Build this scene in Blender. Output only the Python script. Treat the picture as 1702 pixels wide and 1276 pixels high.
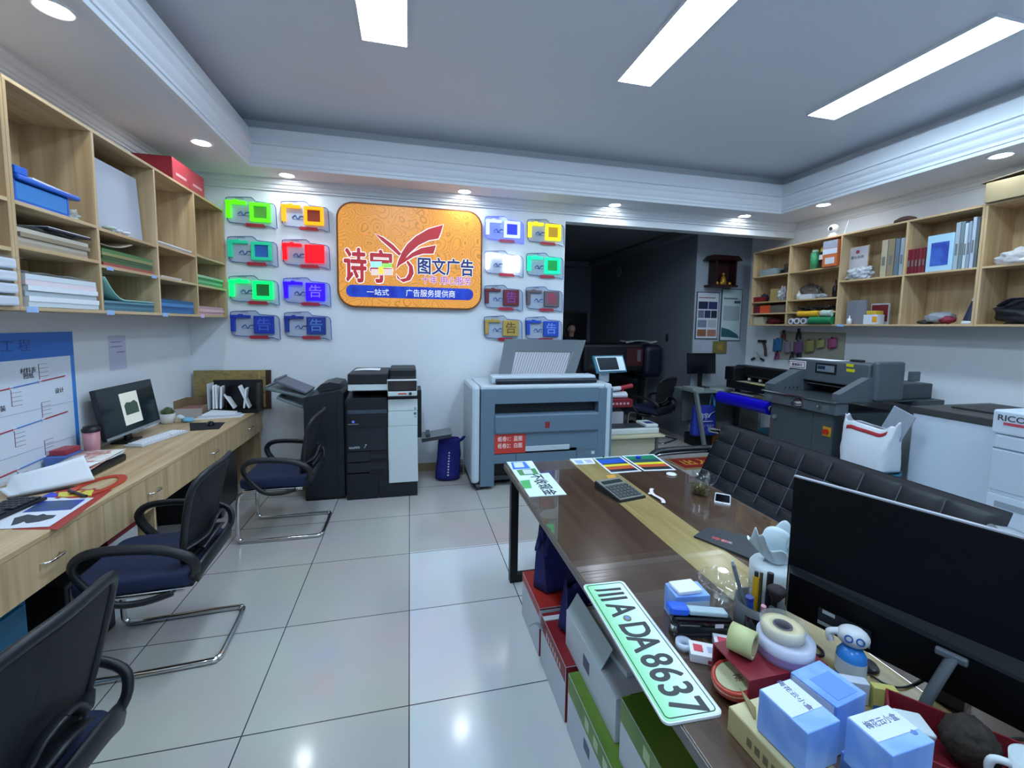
import bpy, bmesh, math, random
from mathutils import Matrix, Vector, Euler
from math import sin, cos, pi, radians as rad
random.seed(7)
S = bpy.context.scene
COL = S.collection
for o in list(bpy.data.objects):
    bpy.data.objects.remove(o)

# ---------------------------------------------------------------- camera
YAW, PITCH, ROLL, FPX, CYP, CAMZ = 0.234080905, 0.0862247814, 0.0155775305, 715.131, 603.181, 1.65
_f = Vector((sin(YAW)*cos(PITCH), cos(YAW)*cos(PITCH), -sin(PITCH)))
_r = Vector((cos(YAW), -sin(YAW), 0)); _d = _f.cross(_r)
AX = (cos(ROLL)*_r - sin(ROLL)*_d); AY = (sin(ROLL)*_r + cos(ROLL)*_d); AZ = _f
cam_data = bpy.data.cameras.new('camera')
cam = bpy.data.objects.new('camera', cam_data); COL.objects.link(cam)
cam_data.sensor_fit = 'HORIZONTAL'; cam_data.sensor_width = 36.0
cam_data.lens = 36.0*FPX/1702.0
cam_data.shift_y = (CYP-638.0)/1702.0
cam_data.clip_start = 0.05; cam_data.clip_end = 60
cam.matrix_world = Matrix(((AX.x, -AY.x, -AZ.x, 0), (AX.y, -AY.y, -AZ.y, 0), (AX.z, -AY.z, -AZ.z, CAMZ), (0, 0, 0, 1)))
S.camera = cam

# ---------------------------------------------------------------- world, exposure
w = bpy.data.worlds.new('world'); S.world = w; w.use_nodes = True
w.node_tree.nodes['Background'].inputs[0].default_value = (0.55, 0.7, 1.0, 1)
w.node_tree.nodes['Background'].inputs[1].default_value = 0.05
S.view_settings.view_transform = 'Standard'; S.view_settings.look = 'None'
S.view_settings.gamma = 1.0; S.view_settings.use_curve_mapping = False
S.view_settings.exposure = 0.9
PANEL_E, SPOT_E = 21.0, 60.0          # strength of the ceiling panels and of the downlights
LAMP_COL = (0.61, 0.81, 1.0)
try:
    S.cycles.use_denoising = True; S.cycles.max_bounces = 8; S.cycles.caustics_reflective = False
    S.cycles.caustics_refractive = False; S.cycles.sample_clamp_indirect = 6.0
    S.cycles.transparent_max_bounces = 12
except Exception:
    pass

# ---------------------------------------------------------------- materials
def lin(h):
    h = h.lstrip('#'); out = []
    for i in (0, 2, 4):
        c = int(h[i:i+2], 16)/255
        out.append(c/12.92 if c <= 0.04045 else ((c+0.055)/1.055)**2.4)
    return (*out, 1)
_M = {}
def mat(h, rough=0.5, metal=0.0, emit=0.0, alpha=1.0, trans=0.0, coat=0.0, spec=0.5, bump=0.0, bscale=60, ior=1.45, ecol=None):
    key = (h, rough, metal, emit, alpha, trans, coat, spec, bump, bscale, ecol)
    if key in _M: return _M[key]
    m = bpy.data.materials.new('paint_'+h.lstrip('#')); m.use_nodes = True
    nt = m.node_tree; b = nt.nodes['Principled BSDF']
    b.inputs['Base Color'].default_value = lin(h); b.inputs['Roughness'].default_value = rough
    b.inputs['Metallic'].default_value = metal; b.inputs['Alpha'].default_value = alpha
    b.inputs['Transmission Weight'].default_value = trans; b.inputs['Coat Weight'].default_value = coat
    b.inputs['Coat Roughness'].default_value = 0.08
    b.inputs['Specular IOR Level'].default_value = spec; b.inputs['IOR'].default_value = ior
    if emit:
        if emit >= 0.8: b.inputs['Base Color'].default_value = tuple(c*0.12 for c in lin(h)[:3])+(1,)
        b.inputs['Emission Color'].default_value = lin(ecol or h); b.inputs['Emission Strength'].default_value = emit
    if bump:
        n = nt.nodes.new('ShaderNodeTexNoise'); n.inputs['Scale'].default_value = bscale; n.inputs['Detail'].default_value = 4
        tc = nt.nodes.new('ShaderNodeTexCoord'); nt.links.new(tc.outputs['Object'], n.inputs['Vector'])
        bp = nt.nodes.new('ShaderNodeBump'); bp.inputs['Strength'].default_value = bump; bp.inputs['Distance'].default_value = 0.01
        nt.links.new(n.outputs['Fac'], bp.inputs['Height']); nt.links.new(bp.outputs['Normal'], b.inputs['Normal'])
    _M[key] = m
    return m
def ramp_mat(name, stops, scale=(1, 1, 1), nscale=5.0, detail=5, rough=0.5, dist=0.3, coat=0.0, spec=0.5, bump=0.0, wave=None):
    """noise (or a wave) through a colour ramp, in object coordinates"""
    if name in _M: return _M[name]
    m = bpy.data.materials.new(name); m.use_nodes = True; nt = m.node_tree; b = nt.nodes['Principled BSDF']
    tc = nt.nodes.new('ShaderNodeTexCoord'); mp = nt.nodes.new('ShaderNodeMapping'); mp.inputs['Scale'].default_value = scale
    nt.links.new(tc.outputs['Object'], mp.inputs['Vector'])
    if wave:
        n = nt.nodes.new('ShaderNodeTexWave'); n.wave_type = wave; n.inputs['Scale'].default_value = nscale
        n.inputs['Distortion'].default_value = dist; n.inputs['Detail'].default_value = detail
    else:
        n = nt.nodes.new('ShaderNodeTexNoise'); n.inputs['Scale'].default_value = nscale; n.inputs['Detail'].default_value = detail
        n.inputs['Distortion'].default_value = dist
    nt.links.new(mp.outputs['Vector'], n.inputs['Vector'])
    r = nt.nodes.new('ShaderNodeValToRGB'); el = r.color_ramp.elements
    for i, (p, h) in enumerate(stops):
        e = el[i] if i < 2 else el.new(p)
        e.position = p; e.color = lin(h)
    nt.links.new(n.outputs['Fac'], r.inputs['Fac']); nt.links.new(r.outputs['Color'], b.inputs['Base Color'])
    b.inputs['Roughness'].default_value = rough; b.inputs['Coat Weight'].default_value = coat; b.inputs['Coat Roughness'].default_value = 0.03
    b.inputs['Specular IOR Level'].default_value = spec
    if bump:
        bp = nt.nodes.new('ShaderNodeBump'); bp.inputs['Strength'].default_value = bump; bp.inputs['Distance'].default_value = 0.003
        nt.links.new(n.outputs['Fac'], bp.inputs['Height']); nt.links.new(bp.outputs['Normal'], b.inputs['Normal'])
    _M[name] = m
    return m
def wood(axis='z'):
    sc = {'x': (0.5, 9, 9), 'y': (9, 0.5, 9), 'z': (9, 9, 0.5)}[axis]
    return ramp_mat('pale_wood_'+axis, [(0.3, '#ad9068'), (0.55, '#c4a880'), (0.75, '#d2ba96')], sc, 2.2, 5, 0.42, 0.6)
def clear(h='#ffffff', a=0.3, rough=0.1):
    """thin clear plastic or glass sheet: part see-through, part glossy"""
    return mat(h, rough, alpha=a, spec=0.8)
WHITE = mat('#dfe3e6', 0.55); PAPER = mat('#e6eaf0', 0.7); BLACK = mat('#0c0d10', 0.45); CHROME = mat('#d8d8d8', 0.12, 1.0)
DARK = mat('#1a1c20', 0.5)
def thin_glass():
    m = bpy.data.materials.new('thin_clear_glass'); m.use_nodes = True; nt = m.node_tree; nt.nodes.remove(nt.nodes['Principled BSDF'])
    tr = nt.nodes.new('ShaderNodeBsdfTransparent'); tr.inputs[0].default_value = (0.965, 0.98, 0.98, 1); gl = nt.nodes.new('ShaderNodeBsdfGlossy'); gl.inputs['Roughness'].default_value = 0.04
    lw = nt.nodes.new('ShaderNodeLayerWeight'); lw.inputs['Blend'].default_value = 0.5; mx = nt.nodes.new('ShaderNodeMixShader')
    pw = nt.nodes.new('ShaderNodeMath'); pw.operation = 'POWER'; pw.inputs[1].default_value = 3.0; ma = nt.nodes.new('ShaderNodeMath'); ma.operation = 'MULTIPLY_ADD'; ma.inputs[1].default_value = 0.45; ma.inputs[2].default_value = 0.05
    nt.links.new(lw.outputs['Facing'], pw.inputs[0]); nt.links.new(pw.outputs[0], ma.inputs[0]); nt.links.new(ma.outputs[0], mx.inputs[0]); nt.links.new(tr.outputs[0], mx.inputs[1]); nt.links.new(gl.outputs[0], mx.inputs[2]); nt.links.new(mx.outputs[0], nt.nodes['Material Output'].inputs[0])
    return m
GLASS = thin_glass()

# ---------------------------------------------------------------- mesh building
class MB:
    def __init__(s, mt=None):
        s.v = []; s.f = []; s.mi = []; s.sm = []; s.mats = []; s.M = Matrix(); s.cur = 0
        if mt: s.mat(mt)
    def mat(s, mt):
        if mt not in s.mats: s.mats.append(mt)
        s.cur = s.mats.index(mt); return s
    def add(s, vs, fs, smooth=False):
        o = len(s.v)
        s.v += [s.M @ Vector(p) for p in vs]
        for f in fs:
            s.f.append(tuple(i+o for i in f)); s.mi.append(s.cur); s.sm.append(smooth)
        return s
    def bm(s, bm, smooth=False):
        bm.verts.index_update()
        s.add([v.co.copy() for v in bm.verts], [[v.index for v in f.verts] for f in bm.faces], smooth); bm.free(); return s
    def box(s, x0, x1, y0, y1, z0, z1, b=0.0, seg=2):
        if x0 > x1: x0, x1 = x1, x0
        if y0 > y1: y0, y1 = y1, y0
        if z0 > z1: z0, z1 = z1, z0
        bm = bmesh.new(); bmesh.ops.create_cube(bm, size=1)
        bmesh.ops.scale(bm, vec=(x1-x0, y1-y0, z1-z0), verts=bm.verts)
        bmesh.ops.translate(bm, vec=((x0+x1)/2, (y0+y1)/2, (z0+z1)/2), verts=bm.verts)
        b = min(b, 0.45*min(x1-x0, y1-y0, z1-z0))
        if b > 0: bmesh.ops.bevel(bm, geom=list(bm.edges), offset=b, segments=seg, affect='EDGES', profile=0.5)
        return s.bm(bm, False)
    def cbox(s, c, d, b=0.0, seg=2):
        return s.box(c[0]-d[0]/2, c[0]+d[0]/2, c[1]-d[1]/2, c[1]+d[1]/2, c[2]-d[2]/2, c[2]+d[2]/2, b, seg)
    def cyl(s, p0, p1, r0, r1=None, n=24, caps=True):
        r1 = r0 if r1 is None else r1
        p0 = Vector(p0); p1 = Vector(p1); d = (p1-p0).normalized()
        a = d.orthogonal().normalized(); b = d.cross(a)
        vs = []; fs = []
        for p, r in ((p0, r0), (p1, r1)):
            for i in range(n):
                t = 2*pi*i/n; vs.append(p+a*(r*cos(t))+b*(r*sin(t)))
        fs = [(i, (i+1) % n, n+(i+1) % n, n+i) for i in range(n)]
        s.add(vs, fs, True)
        if caps:
            s.add(vs[:n], [tuple(range(n-1, -1, -1))]); s.add(vs[n:], [tuple(range(n))])
        return s
    def lathe(s, prof, n=28, c=(0, 0, 0)):
        """profile of (r, z) about the vertical through c"""
        vs = []; k = len(prof)
        for i in range(n):
            t = 2*pi*i/n
            for r, z in prof: vs.append((c[0]+r*cos(t), c[1]+r*sin(t), c[2]+z))
        fs = []
        for i in range(n):
            j = (i+1) % n
            for q in range(k-1): fs.append((i*k+q, j*k+q, j*k+q+1, i*k+q+1))
        return s.add(vs, fs, True)
    def tube(s, pts, r, n=10, closed=False, sub=0, flat=None):
        """sweep a circle (or an ellipse: flat=(rx, ry)) along points; sub adds Catmull-Rom points"""
        P = [Vector(p) for p in pts]
        if sub:
            Q = []; m = len(P); rng = m if closed else m-1
            for i in range(rng):
                p1, p2 = P[i], P[(i+1) % m]
                p0 = P[(i-1) % m] if (closed or i > 0) else p1; p3 = P[(i+2) % m] if (closed or i+2 < m) else p2
                for k in range(sub):
                    t = k/sub
                    Q.append(0.5*((2*p1)+(-p0+p2)*t+(2*p0-5*p1+4*p2-p3)*t*t+(-p0+3*p1-3*p2+p3)*t**3))
            if not closed: Q.append(P[-1])
            P = Q
        m = len(P); vs = []; rr = r if isinstance(r, (list, tuple)) else None
        prev = None
        for i in range(m):
            a = P[i-1] if (i > 0 or closed) else P[i]; b = P[(i+1) % m] if (i < m-1 or closed) else P[i]
            d = (b-a).normalized() if (b-a).length > 1e-9 else Vector((0, 0, 1))
            if prev is None:
                u = d.cross(Vector((0, 0, 1))); u = u.normalized() if u.length > 1e-3 else d.orthogonal().normalized()
            else:
                u = (prev-d*prev.dot(d)); u = u.normalized() if u.length > 1e-6 else d.orthogonal().normalized()
            prev = u; v = d.cross(u)
            rad_ = rr[min(len(rr)-1, int(round(i*(len(rr)-1)/max(1, m-1))))] if rr else r
            rx, ry = (flat if flat else (rad_, rad_))
            for k in range(n):
                t = 2*pi*k/n; vs.append(P[i]+u*(rx*cos(t))+v*(ry*sin(t)))
        fs = []
        for i in range(m if closed else m-1):
            j = (i+1) % m
            for k in range(n): fs.append((i*n+k, i*n+(k+1) % n, j*n+(k+1) % n, j*n+k))
        s.add(vs, fs, True)
        if not closed:
            s.add(vs[:n], [tuple(range(n-1, -1, -1))]); s.add(vs[-n:], [tuple(range(n))])
        return s
    def prism(s, poly, h, base=0.0, smooth=False):
        """polygon in local XY, from z=base up by h"""
        n = len(poly)
        vs = [(x, y, base) for x, y in poly]+[(x, y, base+h) for x, y in poly]
        s.add(vs, [tuple(range(n-1, -1, -1)), tuple(range(n, 2*n))])
        return s.add(vs, [(i, (i+1) % n, n+(i+1) % n, n+i) for i in range(n)], smooth)
    def grid(s, fn, nu, nv, thick=0.0, smooth=True):
        """sheet fn(u, v) for u, v in 0..1, given a thickness"""
        top = [Vector(fn(i/nu, j/nv)) for i in range(nu+1) for j in range(nv+1)]
        k = nv+1
        q = [(i*k+j, (i+1)*k+j, (i+1)*k+j+1, i*k+j+1) for i in range(nu) for j in range(nv)]
        if not thick: return s.add(top, q, smooth)
        nr = [Vector((0, 0, 0)) for _ in top]
        for f in q:
            nn = (top[f[1]]-top[f[0]]).cross(top[f[3]]-top[f[0]])
            for i in f: nr[i] += nn
        bot = [p-(nn.normalized() if nn.length else Vector((0, 0, 1)))*thick for p, nn in zip(top, nr)]
        N = len(top)
        fs = list(q)+[tuple(N+i for i in reversed(f)) for f in q]
        edge = [i*k for i in range(nu+1)]+[nu*k+j for j in range(1, nv+1)]+[i*k+nv for i in range(nu-1, -1, -1)]+[j for j in range(nv-1, 0, -1)]
        for a, b in zip(edge, edge[1:]+edge[:1]): fs.append((b, a, N+a, N+b))
        return s.add(top+bot, fs, smooth)
    def sphere(s, c, r, n=16, sc=(1, 1, 1)):
        bm = bmesh.new(); bmesh.ops.create_uvsphere(bm, u_segments=n, v_segments=max(6, n//2), radius=r)
        bmesh.ops.scale(bm, vec=sc, verts=bm.verts); bmesh.ops.translate(bm, vec=c, verts=bm.verts)
        return s.bm(bm, True)
    def at(s, loc=(0, 0, 0), rot=(0, 0, 0)):
        s.M = Matrix.Translation(loc) @ Euler(rot).to_matrix().to_4x4(); return s
    def obj(s, name, parent=None):
        me = bpy.data.meshes.new(name); me.from_pydata([tuple(p) for p in s.v], [], s.f)
        for m in s.mats: me.materials.append(m)
        me.polygons.foreach_set('material_index', s.mi); me.polygons.foreach_set('use_smooth', s.sm)
        me.validate(); me.update()
        o = bpy.data.objects.new(name, me); COL.objects.link(o)
        if parent: o.parent = parent
        return o
def rrect(w_, h_, r, n=5, cx=0, cy=0):
    out = []
    for sx, sy, a in ((1, 1, 0), (-1, 1, 90), (-1, -1, 180), (1, -1, 270)):
        for i in range(n+1):
            t = rad(a+90*i/n); out.append((cx+sx*(w_/2-r)+r*cos(t), cy+sy*(h_/2-r)+r*sin(t)))
    return out
def tag(o, label=None, cat=None, group=None, kind=None):
    if label: o['label'] = label
    if cat: o['category'] = cat
    if group: o['group'] = group
    if kind: o['kind'] = kind
    return o
def thing(name, label, cat, loc=(0, 0, 0), rz=0.0, group=None, rot=None):
    o = bpy.data.objects.new(name, None); COL.objects.link(o); o.empty_display_size = 0.05
    o.location = loc; o.rotation_euler = rot if rot else (0, 0, rz)
    return tag(o, label, cat, group)
def dup(root, loc, rz=None, label=None, group=None):
    r = root.copy(); COL.objects.link(r); r.location = loc
    if rz is not None: r.rotation_euler = (0, 0, rz)
    if label: r['label'] = label
    if group: r['group'] = group
    for ch in list(root.children):
        c = ch.copy(); COL.objects.link(c); c.parent = r
        for g in list(ch.children):
            d = g.copy(); COL.objects.link(d); d.parent = c
    return r
def struct(name, mb): return tag(mb.obj(name), kind='structure')
def text(body, size, mt, parent, loc, rot=(0, 0, 0), name='lettering', sx=1.0, bold=0.0, ext=0.0004, align='CENTER', spacing=1.0, shear=0.0):
    cu = bpy.data.curves.new(name, 'FONT'); cu.body = body; cu.size = size; cu.extrude = ext; cu['spread'] = bold*size*0.45
    cu.align_x = align; cu.align_y = 'CENTER'; cu.space_character = spacing; cu.shear = shear; cu.resolution_u = 4
    cu.materials.append(mt)
    o = bpy.data.objects.new(name, cu); COL.objects.link(o); o.location = loc; o.rotation_euler = rot; o.scale = (sx, 1, 1)
    if parent: o.parent = parent
    return o
FRONT = (pi/2, 0, 0)              # upright lettering that faces the camera side of the room (-y)
RIGHTW = (pi/2, 0, -pi/2)         # faces -x (things by the right wall)
LEFTW = (pi/2, 0, pi/2)           # faces +x (things by the left wall)
def ray(px, py):
    return AX*((px-851)/FPX)+AY*((py-CYP)/FPX)+AZ
def atz(px, py, z): d = ray(px, py); return Vector((0, 0, CAMZ))+d*((z-CAMZ)/d.z)
def aty(px, py, y): d = ray(px, py); return Vector((0, 0, CAMZ))+d*(y/d.y)
def atx(px, py, x): d = ray(px, py); return Vector((0, 0, CAMZ))+d*(x/d.x)

def blob(mb, c, r, sc=(1, 1, 1), amp=0.25, seed=0, sub=3, freq=3.0, flat=None):
    """a lumpy rounded body; flat keeps it above that height"""
    from mathutils import noise
    bm = bmesh.new(); bmesh.ops.create_icosphere(bm, subdivisions=sub, radius=1)
    for v in bm.verts:
        d = v.co.normalized(); k = 1+amp*noise.noise(d*freq+Vector((seed*7.3, seed*3.1, 0)))
        p = Vector((d.x*r*k*sc[0], d.y*r*k*sc[1], d.z*r*k*sc[2]))+Vector(c)
        if flat is not None and p.z < flat: p.z = flat
        v.co = p
    return mb.bm(bm, True)
def slab_stack(mb, x0, x1, y0, y1, z0, h, cols, jit=0.012, seed=1, n=None):
    """layers of sheets, each a little askew"""
    rn = random.Random(seed); n = n or len(cols); dz = h/n
    for i in range(n):
        mb.mat(cols[i % len(cols)])
        a = rn.uniform(-jit, jit); b = rn.uniform(-jit, jit); c = rn.uniform(0, jit)
        mb.box(x0+c, x1+a*0.5, y0+max(b, 0), y1+min(b, 0), z0+i*dz, z0+(i+1)*dz-0.0004)
    return mb
# ---------------------------------------------------------------- the room shell
XL, XR, YB, YF = -2.1, 5.0, 4.85, -2.6
ZS, ZC = 3.05, 3.51                # soffit and ceiling heights
wallm = ramp_mat('wall_paint', [(0.35, '#dde2e8'), (0.65, '#e4e8ec')], (1, 1, 1), 1.2, 3, 0.6, 0.2)
ceilm = mat('#dcdfe8', 0.7)
trimm = mat('#dfe3e9', 0.5)
def tile_mat(name, a, b_, rough=0.07):
    m = bpy.data.materials.new(name); m.use_nodes = True; nt = m.node_tree; b = nt.nodes['Principled BSDF']
    tc = nt.nodes.new('ShaderNodeTexCoord'); mp = nt.nodes.new('ShaderNodeMapping')
    mp.inputs['Location'].default_value = (0.01, 0.135, 0)
    nt.links.new(tc.outputs['Object'], mp.inputs['Vector'])
    br = nt.nodes.new('ShaderNodeTexBrick'); br.offset = 0.0; br.squash = 1.0
    br.inputs['Scale'].default_value = 1.0; br.inputs['Brick Width'].default_value = 0.652; br.inputs['Row Height'].default_value = 0.64
    br.inputs['Mortar Size'].default_value = 0.0028; br.inputs['Mortar Smooth'].default_value = 0.1; br.inputs['Bias'].default_value = 0
    br.inputs['Color1'].default_value = lin(a); br.inputs['Color2'].default_value = lin(b_); br.inputs['Mortar'].default_value = lin('#3f4349')
    nt.links.new(mp.outputs['Vector'], br.inputs['Vector'])
    no = nt.nodes.new('ShaderNodeTexNoise'); no.inputs['Scale'].default_value = 1.7; no.inputs['Detail'].default_value = 6
    nt.links.new(tc.outputs['Object'], no.inputs['Vector'])
    mx = nt.nodes.new('ShaderNodeMix'); mx.data_type = 'RGBA'; mx.blend_type = 'MULTIPLY'; mx.inputs['Factor'].default_value = 0.25
    nt.links.new(br.outputs['Color'], mx.inputs[6]); nt.links.new(no.outputs['Color'], mx.inputs[7])
    nt.links.new(mx.outputs[2], b.inputs['Base Color'])
    rr = nt.nodes.new('ShaderNodeMapRange'); rr.inputs['To Min'].default_value = rough; rr.inputs['To Max'].default_value = rough+0.1
    nt.links.new(no.outputs['Fac'], rr.inputs['Value']); nt.links.new(rr.outputs['Result'], b.inputs['Roughness'])
    b.inputs['Specular IOR Level'].default_value = 0.5
    return m
grey_tile = tile_mat('grey_floor_tile', '#b8b5b1', '#b3b0ac'); white_tile = tile_mat('white_floor_tile', '#d2d6da', '#ced2d6')
fl = MB(grey_tile)
fl.box(-2.3, -0.01, YF, 3.08, -0.1, 0); fl.box(-2.3, 5.2, 3.08, 9.6, -0.1, 0)
fl.mat(white_tile).box(-0.01, 5.2, YF, 3.08, -0.1, 0)
struct('floor', fl)
struct('wall_left', MB(wallm).box(XL-0.12, XL, YF, YB+0.12, 0, 3.6))
struct('wall_right', MB(wallm).box(XR, XR+0.12, YF, 5.57, 0, 3.6))
struct('wall_front', MB(wallm).box(XL-0.12, XR+0.12, YF-0.12, YF, 0, 3.6))
wb = MB(wallm); wb.box(XL, 1.77, YB, YB+0.14, 0, 3.6); wb.box(1.77, XR, YB, YB+0.14, 2.87, 3.6)
struct('wall_back', wb)
dw = mat('#747b83', 0.7); pw_ = mat('#969da6', 0.7); dc_ = mat('#737980', 0.8)  # shade of the unlit back room put into darker wall and ceiling colours
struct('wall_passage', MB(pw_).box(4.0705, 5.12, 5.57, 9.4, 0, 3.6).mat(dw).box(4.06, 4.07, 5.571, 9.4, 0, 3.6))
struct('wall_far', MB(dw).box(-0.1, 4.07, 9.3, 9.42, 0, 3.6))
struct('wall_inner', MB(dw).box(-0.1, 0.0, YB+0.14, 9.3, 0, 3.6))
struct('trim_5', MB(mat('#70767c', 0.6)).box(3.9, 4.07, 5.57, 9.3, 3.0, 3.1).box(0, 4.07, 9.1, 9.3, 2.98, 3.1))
ce = MB(ceilm); ce.box(XL, XR, YF, YB, ZC, ZC+0.1)
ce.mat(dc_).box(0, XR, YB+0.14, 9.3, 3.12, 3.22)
struct('ceiling', ce)
# soffit ring
IX0, IX1, IY0, IY1 = -1.41, 4.40, -1.7, 4.47
so = MB(ceilm)
so.box(XL, IX0-0.02, YF, YB, ZS, ZS+0.03); so.box(IX1+0.02, XR, YF, YB, ZS, ZS+0.03)
so.box(IX0-0.02, IX1+0.02, IY1+0.02, YB, ZS, ZS+0.03); so.box(IX0-0.02, IX1+0.02, YF, IY0-0.02, ZS, ZS+0.03)
struct('ceiling_soffit', so)
def moulding(mt, prof, rect):
    """sweep a (inward, z) profile round the inside of a rectangle, mitred"""
    x0, x1, y0, y1 = rect; mb = MB(mt); n = len(prof); vs = []
    for sx, sy in ((0, 0), (1, 0), (1, 1), (0, 1)):
        for d, z in prof:
            vs.append((x0+d if not sx else x1-d, y0+d if not sy else y1-d, z))
    fs = []
    for c in range(4):
        e = (c+1) % 4
        for i in range(n):
            j = (i+1) % n; fs.append((c*n+i, e*n+i, e*n+j, c*n+j))
    mb.add(vs, fs); return mb
P1 = [(-0.02, 3.0), (0.012, 3.0), (0.012, 3.028), (0.022, 3.032), (0.022, 3.052), (0.016, 3.056), (0.032, 3.078), (0.04, 3.1), (0.04, 3.116), (0.034, 3.12),
      (0.05, 3.142), (0.056, 3.16), (0.056, 3.174), (0.05, 3.178), (0.068, 3.186), (0.068, 3.2), (0.02, 3.205), (0.02, 3.335), (-0.02, 3.335), (-0.02, 3.33), (-0.14, 3.32), (-0.14, 3.46), (-0.16, 3.46), (-0.16, 3.03), (-0.02, 3.03)]
P1 = [(d, z+0.05) for d, z in P1]
struct('trim_1', moulding(trimm, P1, (IX0, IX1, IY0, IY1)))
P2 = [(0.0, 2.9), (0.02, 2.9), (0.02, 2.915), (0.035, 2.92), (0.045, 2.94), (0.045, 2.95), (0.06, 2.955), (0.075, 2.975), (0.09, 2.98), (0.09, 3.0), (0.0, 3.0)]
P2 = [(d, z+0.05) for d, z in P2]
t2 = MB(trimm); vs = []
for x in (XL, XR): vs += [(x, YB-d, z) for d, z in P2]
n = len(P2); t2.add(vs, [(i, n+i, n+(i+1) % n, (i+1) % n) for i in range(n)]); struct('trim_2', t2)
t3 = MB(trimm); vs = []
for y in (YF, YB): vs += [(XL+d*0.7, y, z) for d, z in P2]
t3.add(vs, [(i, (i+1) % n, n+(i+1) % n, n+i) for i in range(n)]); struct('trim_3', t3)
t4 = MB(trimm); vs = []
for y in (YF, YB): vs += [(XR-d*0.7, y, z) for d, z in P2]
t4.add(vs, [(i, n+i, n+(i+1) % n, (i+1) % n) for i in range(n)]); struct('trim_4', t4)
struct('baseboard_back', MB(mat('#a48d6a', 0.5)).box(XL, 1.77, YB-0.012, YB, 0, 0.09))
struct('baseboard_left', MB(mat('#a48d6a', 0.5)).box(XL, XL+0.012, YF, YB-0.012, 0, 0.09))

# ---------------------------------------------------------------- ceiling lamps
pm = mat('#ffffff', 0.5, emit=PANEL_E)
pm.node_tree.nodes['Principled BSDF'].inputs['Emission Color'].default_value = (*LAMP_COL, 1)
sm_ = mat('#fffffe', 0.5, emit=SPOT_E)
sm_.node_tree.nodes['Principled BSDF'].inputs['Emission Color'].default_value = (0.85, 0.93, 1.0, 1)
def panel(label, x0, x1, y0, y1):
    t = thing('ceiling_panel_light', label, 'ceiling light', ((x0+x1)/2, (y0+y1)/2, ZC), group='panel lights in the recessed ceiling')
    a, b = (x1-x0)/2, (y1-y0)/2
    f = MB(mat('#e2e4ea', 0.4, 0.2))
    for q in ((-a, -a+.008, -b, b), (a-.008, a, -b, b), (-a+.008, a-.008, -b, -b+.008), (-a+.008, a-.008, b-.008, b)): f.box(q[0], q[1], q[2], q[3], -0.022, 0)
    f.box(-a+.008, a-.008, -b+.008, b-.008, -0.006, 0); f.obj('frame', t)
    MB(pm).box(-a+.008, a-.008, -b+.008, b-.008, -0.018, -0.0062).obj('diffuser', t)
panel('long white ceiling panel light above the orange sign, cut by the top of the photo', -0.298, 0.0, 1.9, 3.13)
panel('long white ceiling panel light in the middle of the three', 1.522, 1.805, 1.9, 3.135)
panel('long white ceiling panel light nearest the right wall, seen whole', 3.33, 3.63, 1.95, 3.19)
for x0 in (-0.29, 1.48, 3.24): panel('long white ceiling panel light added unseen behind the photographer', x0, x0+0.28, -0.9, 0.3)  # unseen second row of panels, added to light the room
SP = [(-1.589, 4.0, 'round recessed downlight above the end of the left shelves'), (-1.563, 2.51, 'round recessed downlight at top left above the near left shelves'),
      (-1.133, 4.636, 'round recessed downlight over the lime green sample sign'), (0.568, 4.655, 'round recessed downlight over the right end of the orange sign'),
      (2.298, 4.67, 'round recessed downlight over the left half of the dark opening'), (4.044, 4.66, 'round recessed downlight over the right half of the dark opening'),
      (4.50, 4.007, 'round recessed downlight over the far bays of the right shelves'), (4.548, 2.543, 'round recessed downlight at right above the flat carton'),
      (-1.57, 0.9, 'round recessed downlight behind the photographer at left'), (4.55, 0.95, 'round recessed downlight behind the photographer at right')]
for x, y, lb in SP:
    t = thing('downlight', lb, 'ceiling light', (x, y, ZS), group='downlights round the soffit')
    MB(mat('#eceef2', 0.4)).lathe([(0.06, -0.001), (0.062, -0.006), (0.082, -0.007), (0.085, 0.0), (0.085, 0.004), (0.06, 0.004), (0.06, -0.001)]).obj('trim_ring', t)
    MB(sm_).cyl((0, 0, -0.003), (0, 0, 0.0), 0.06).obj('lens', t)
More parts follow.
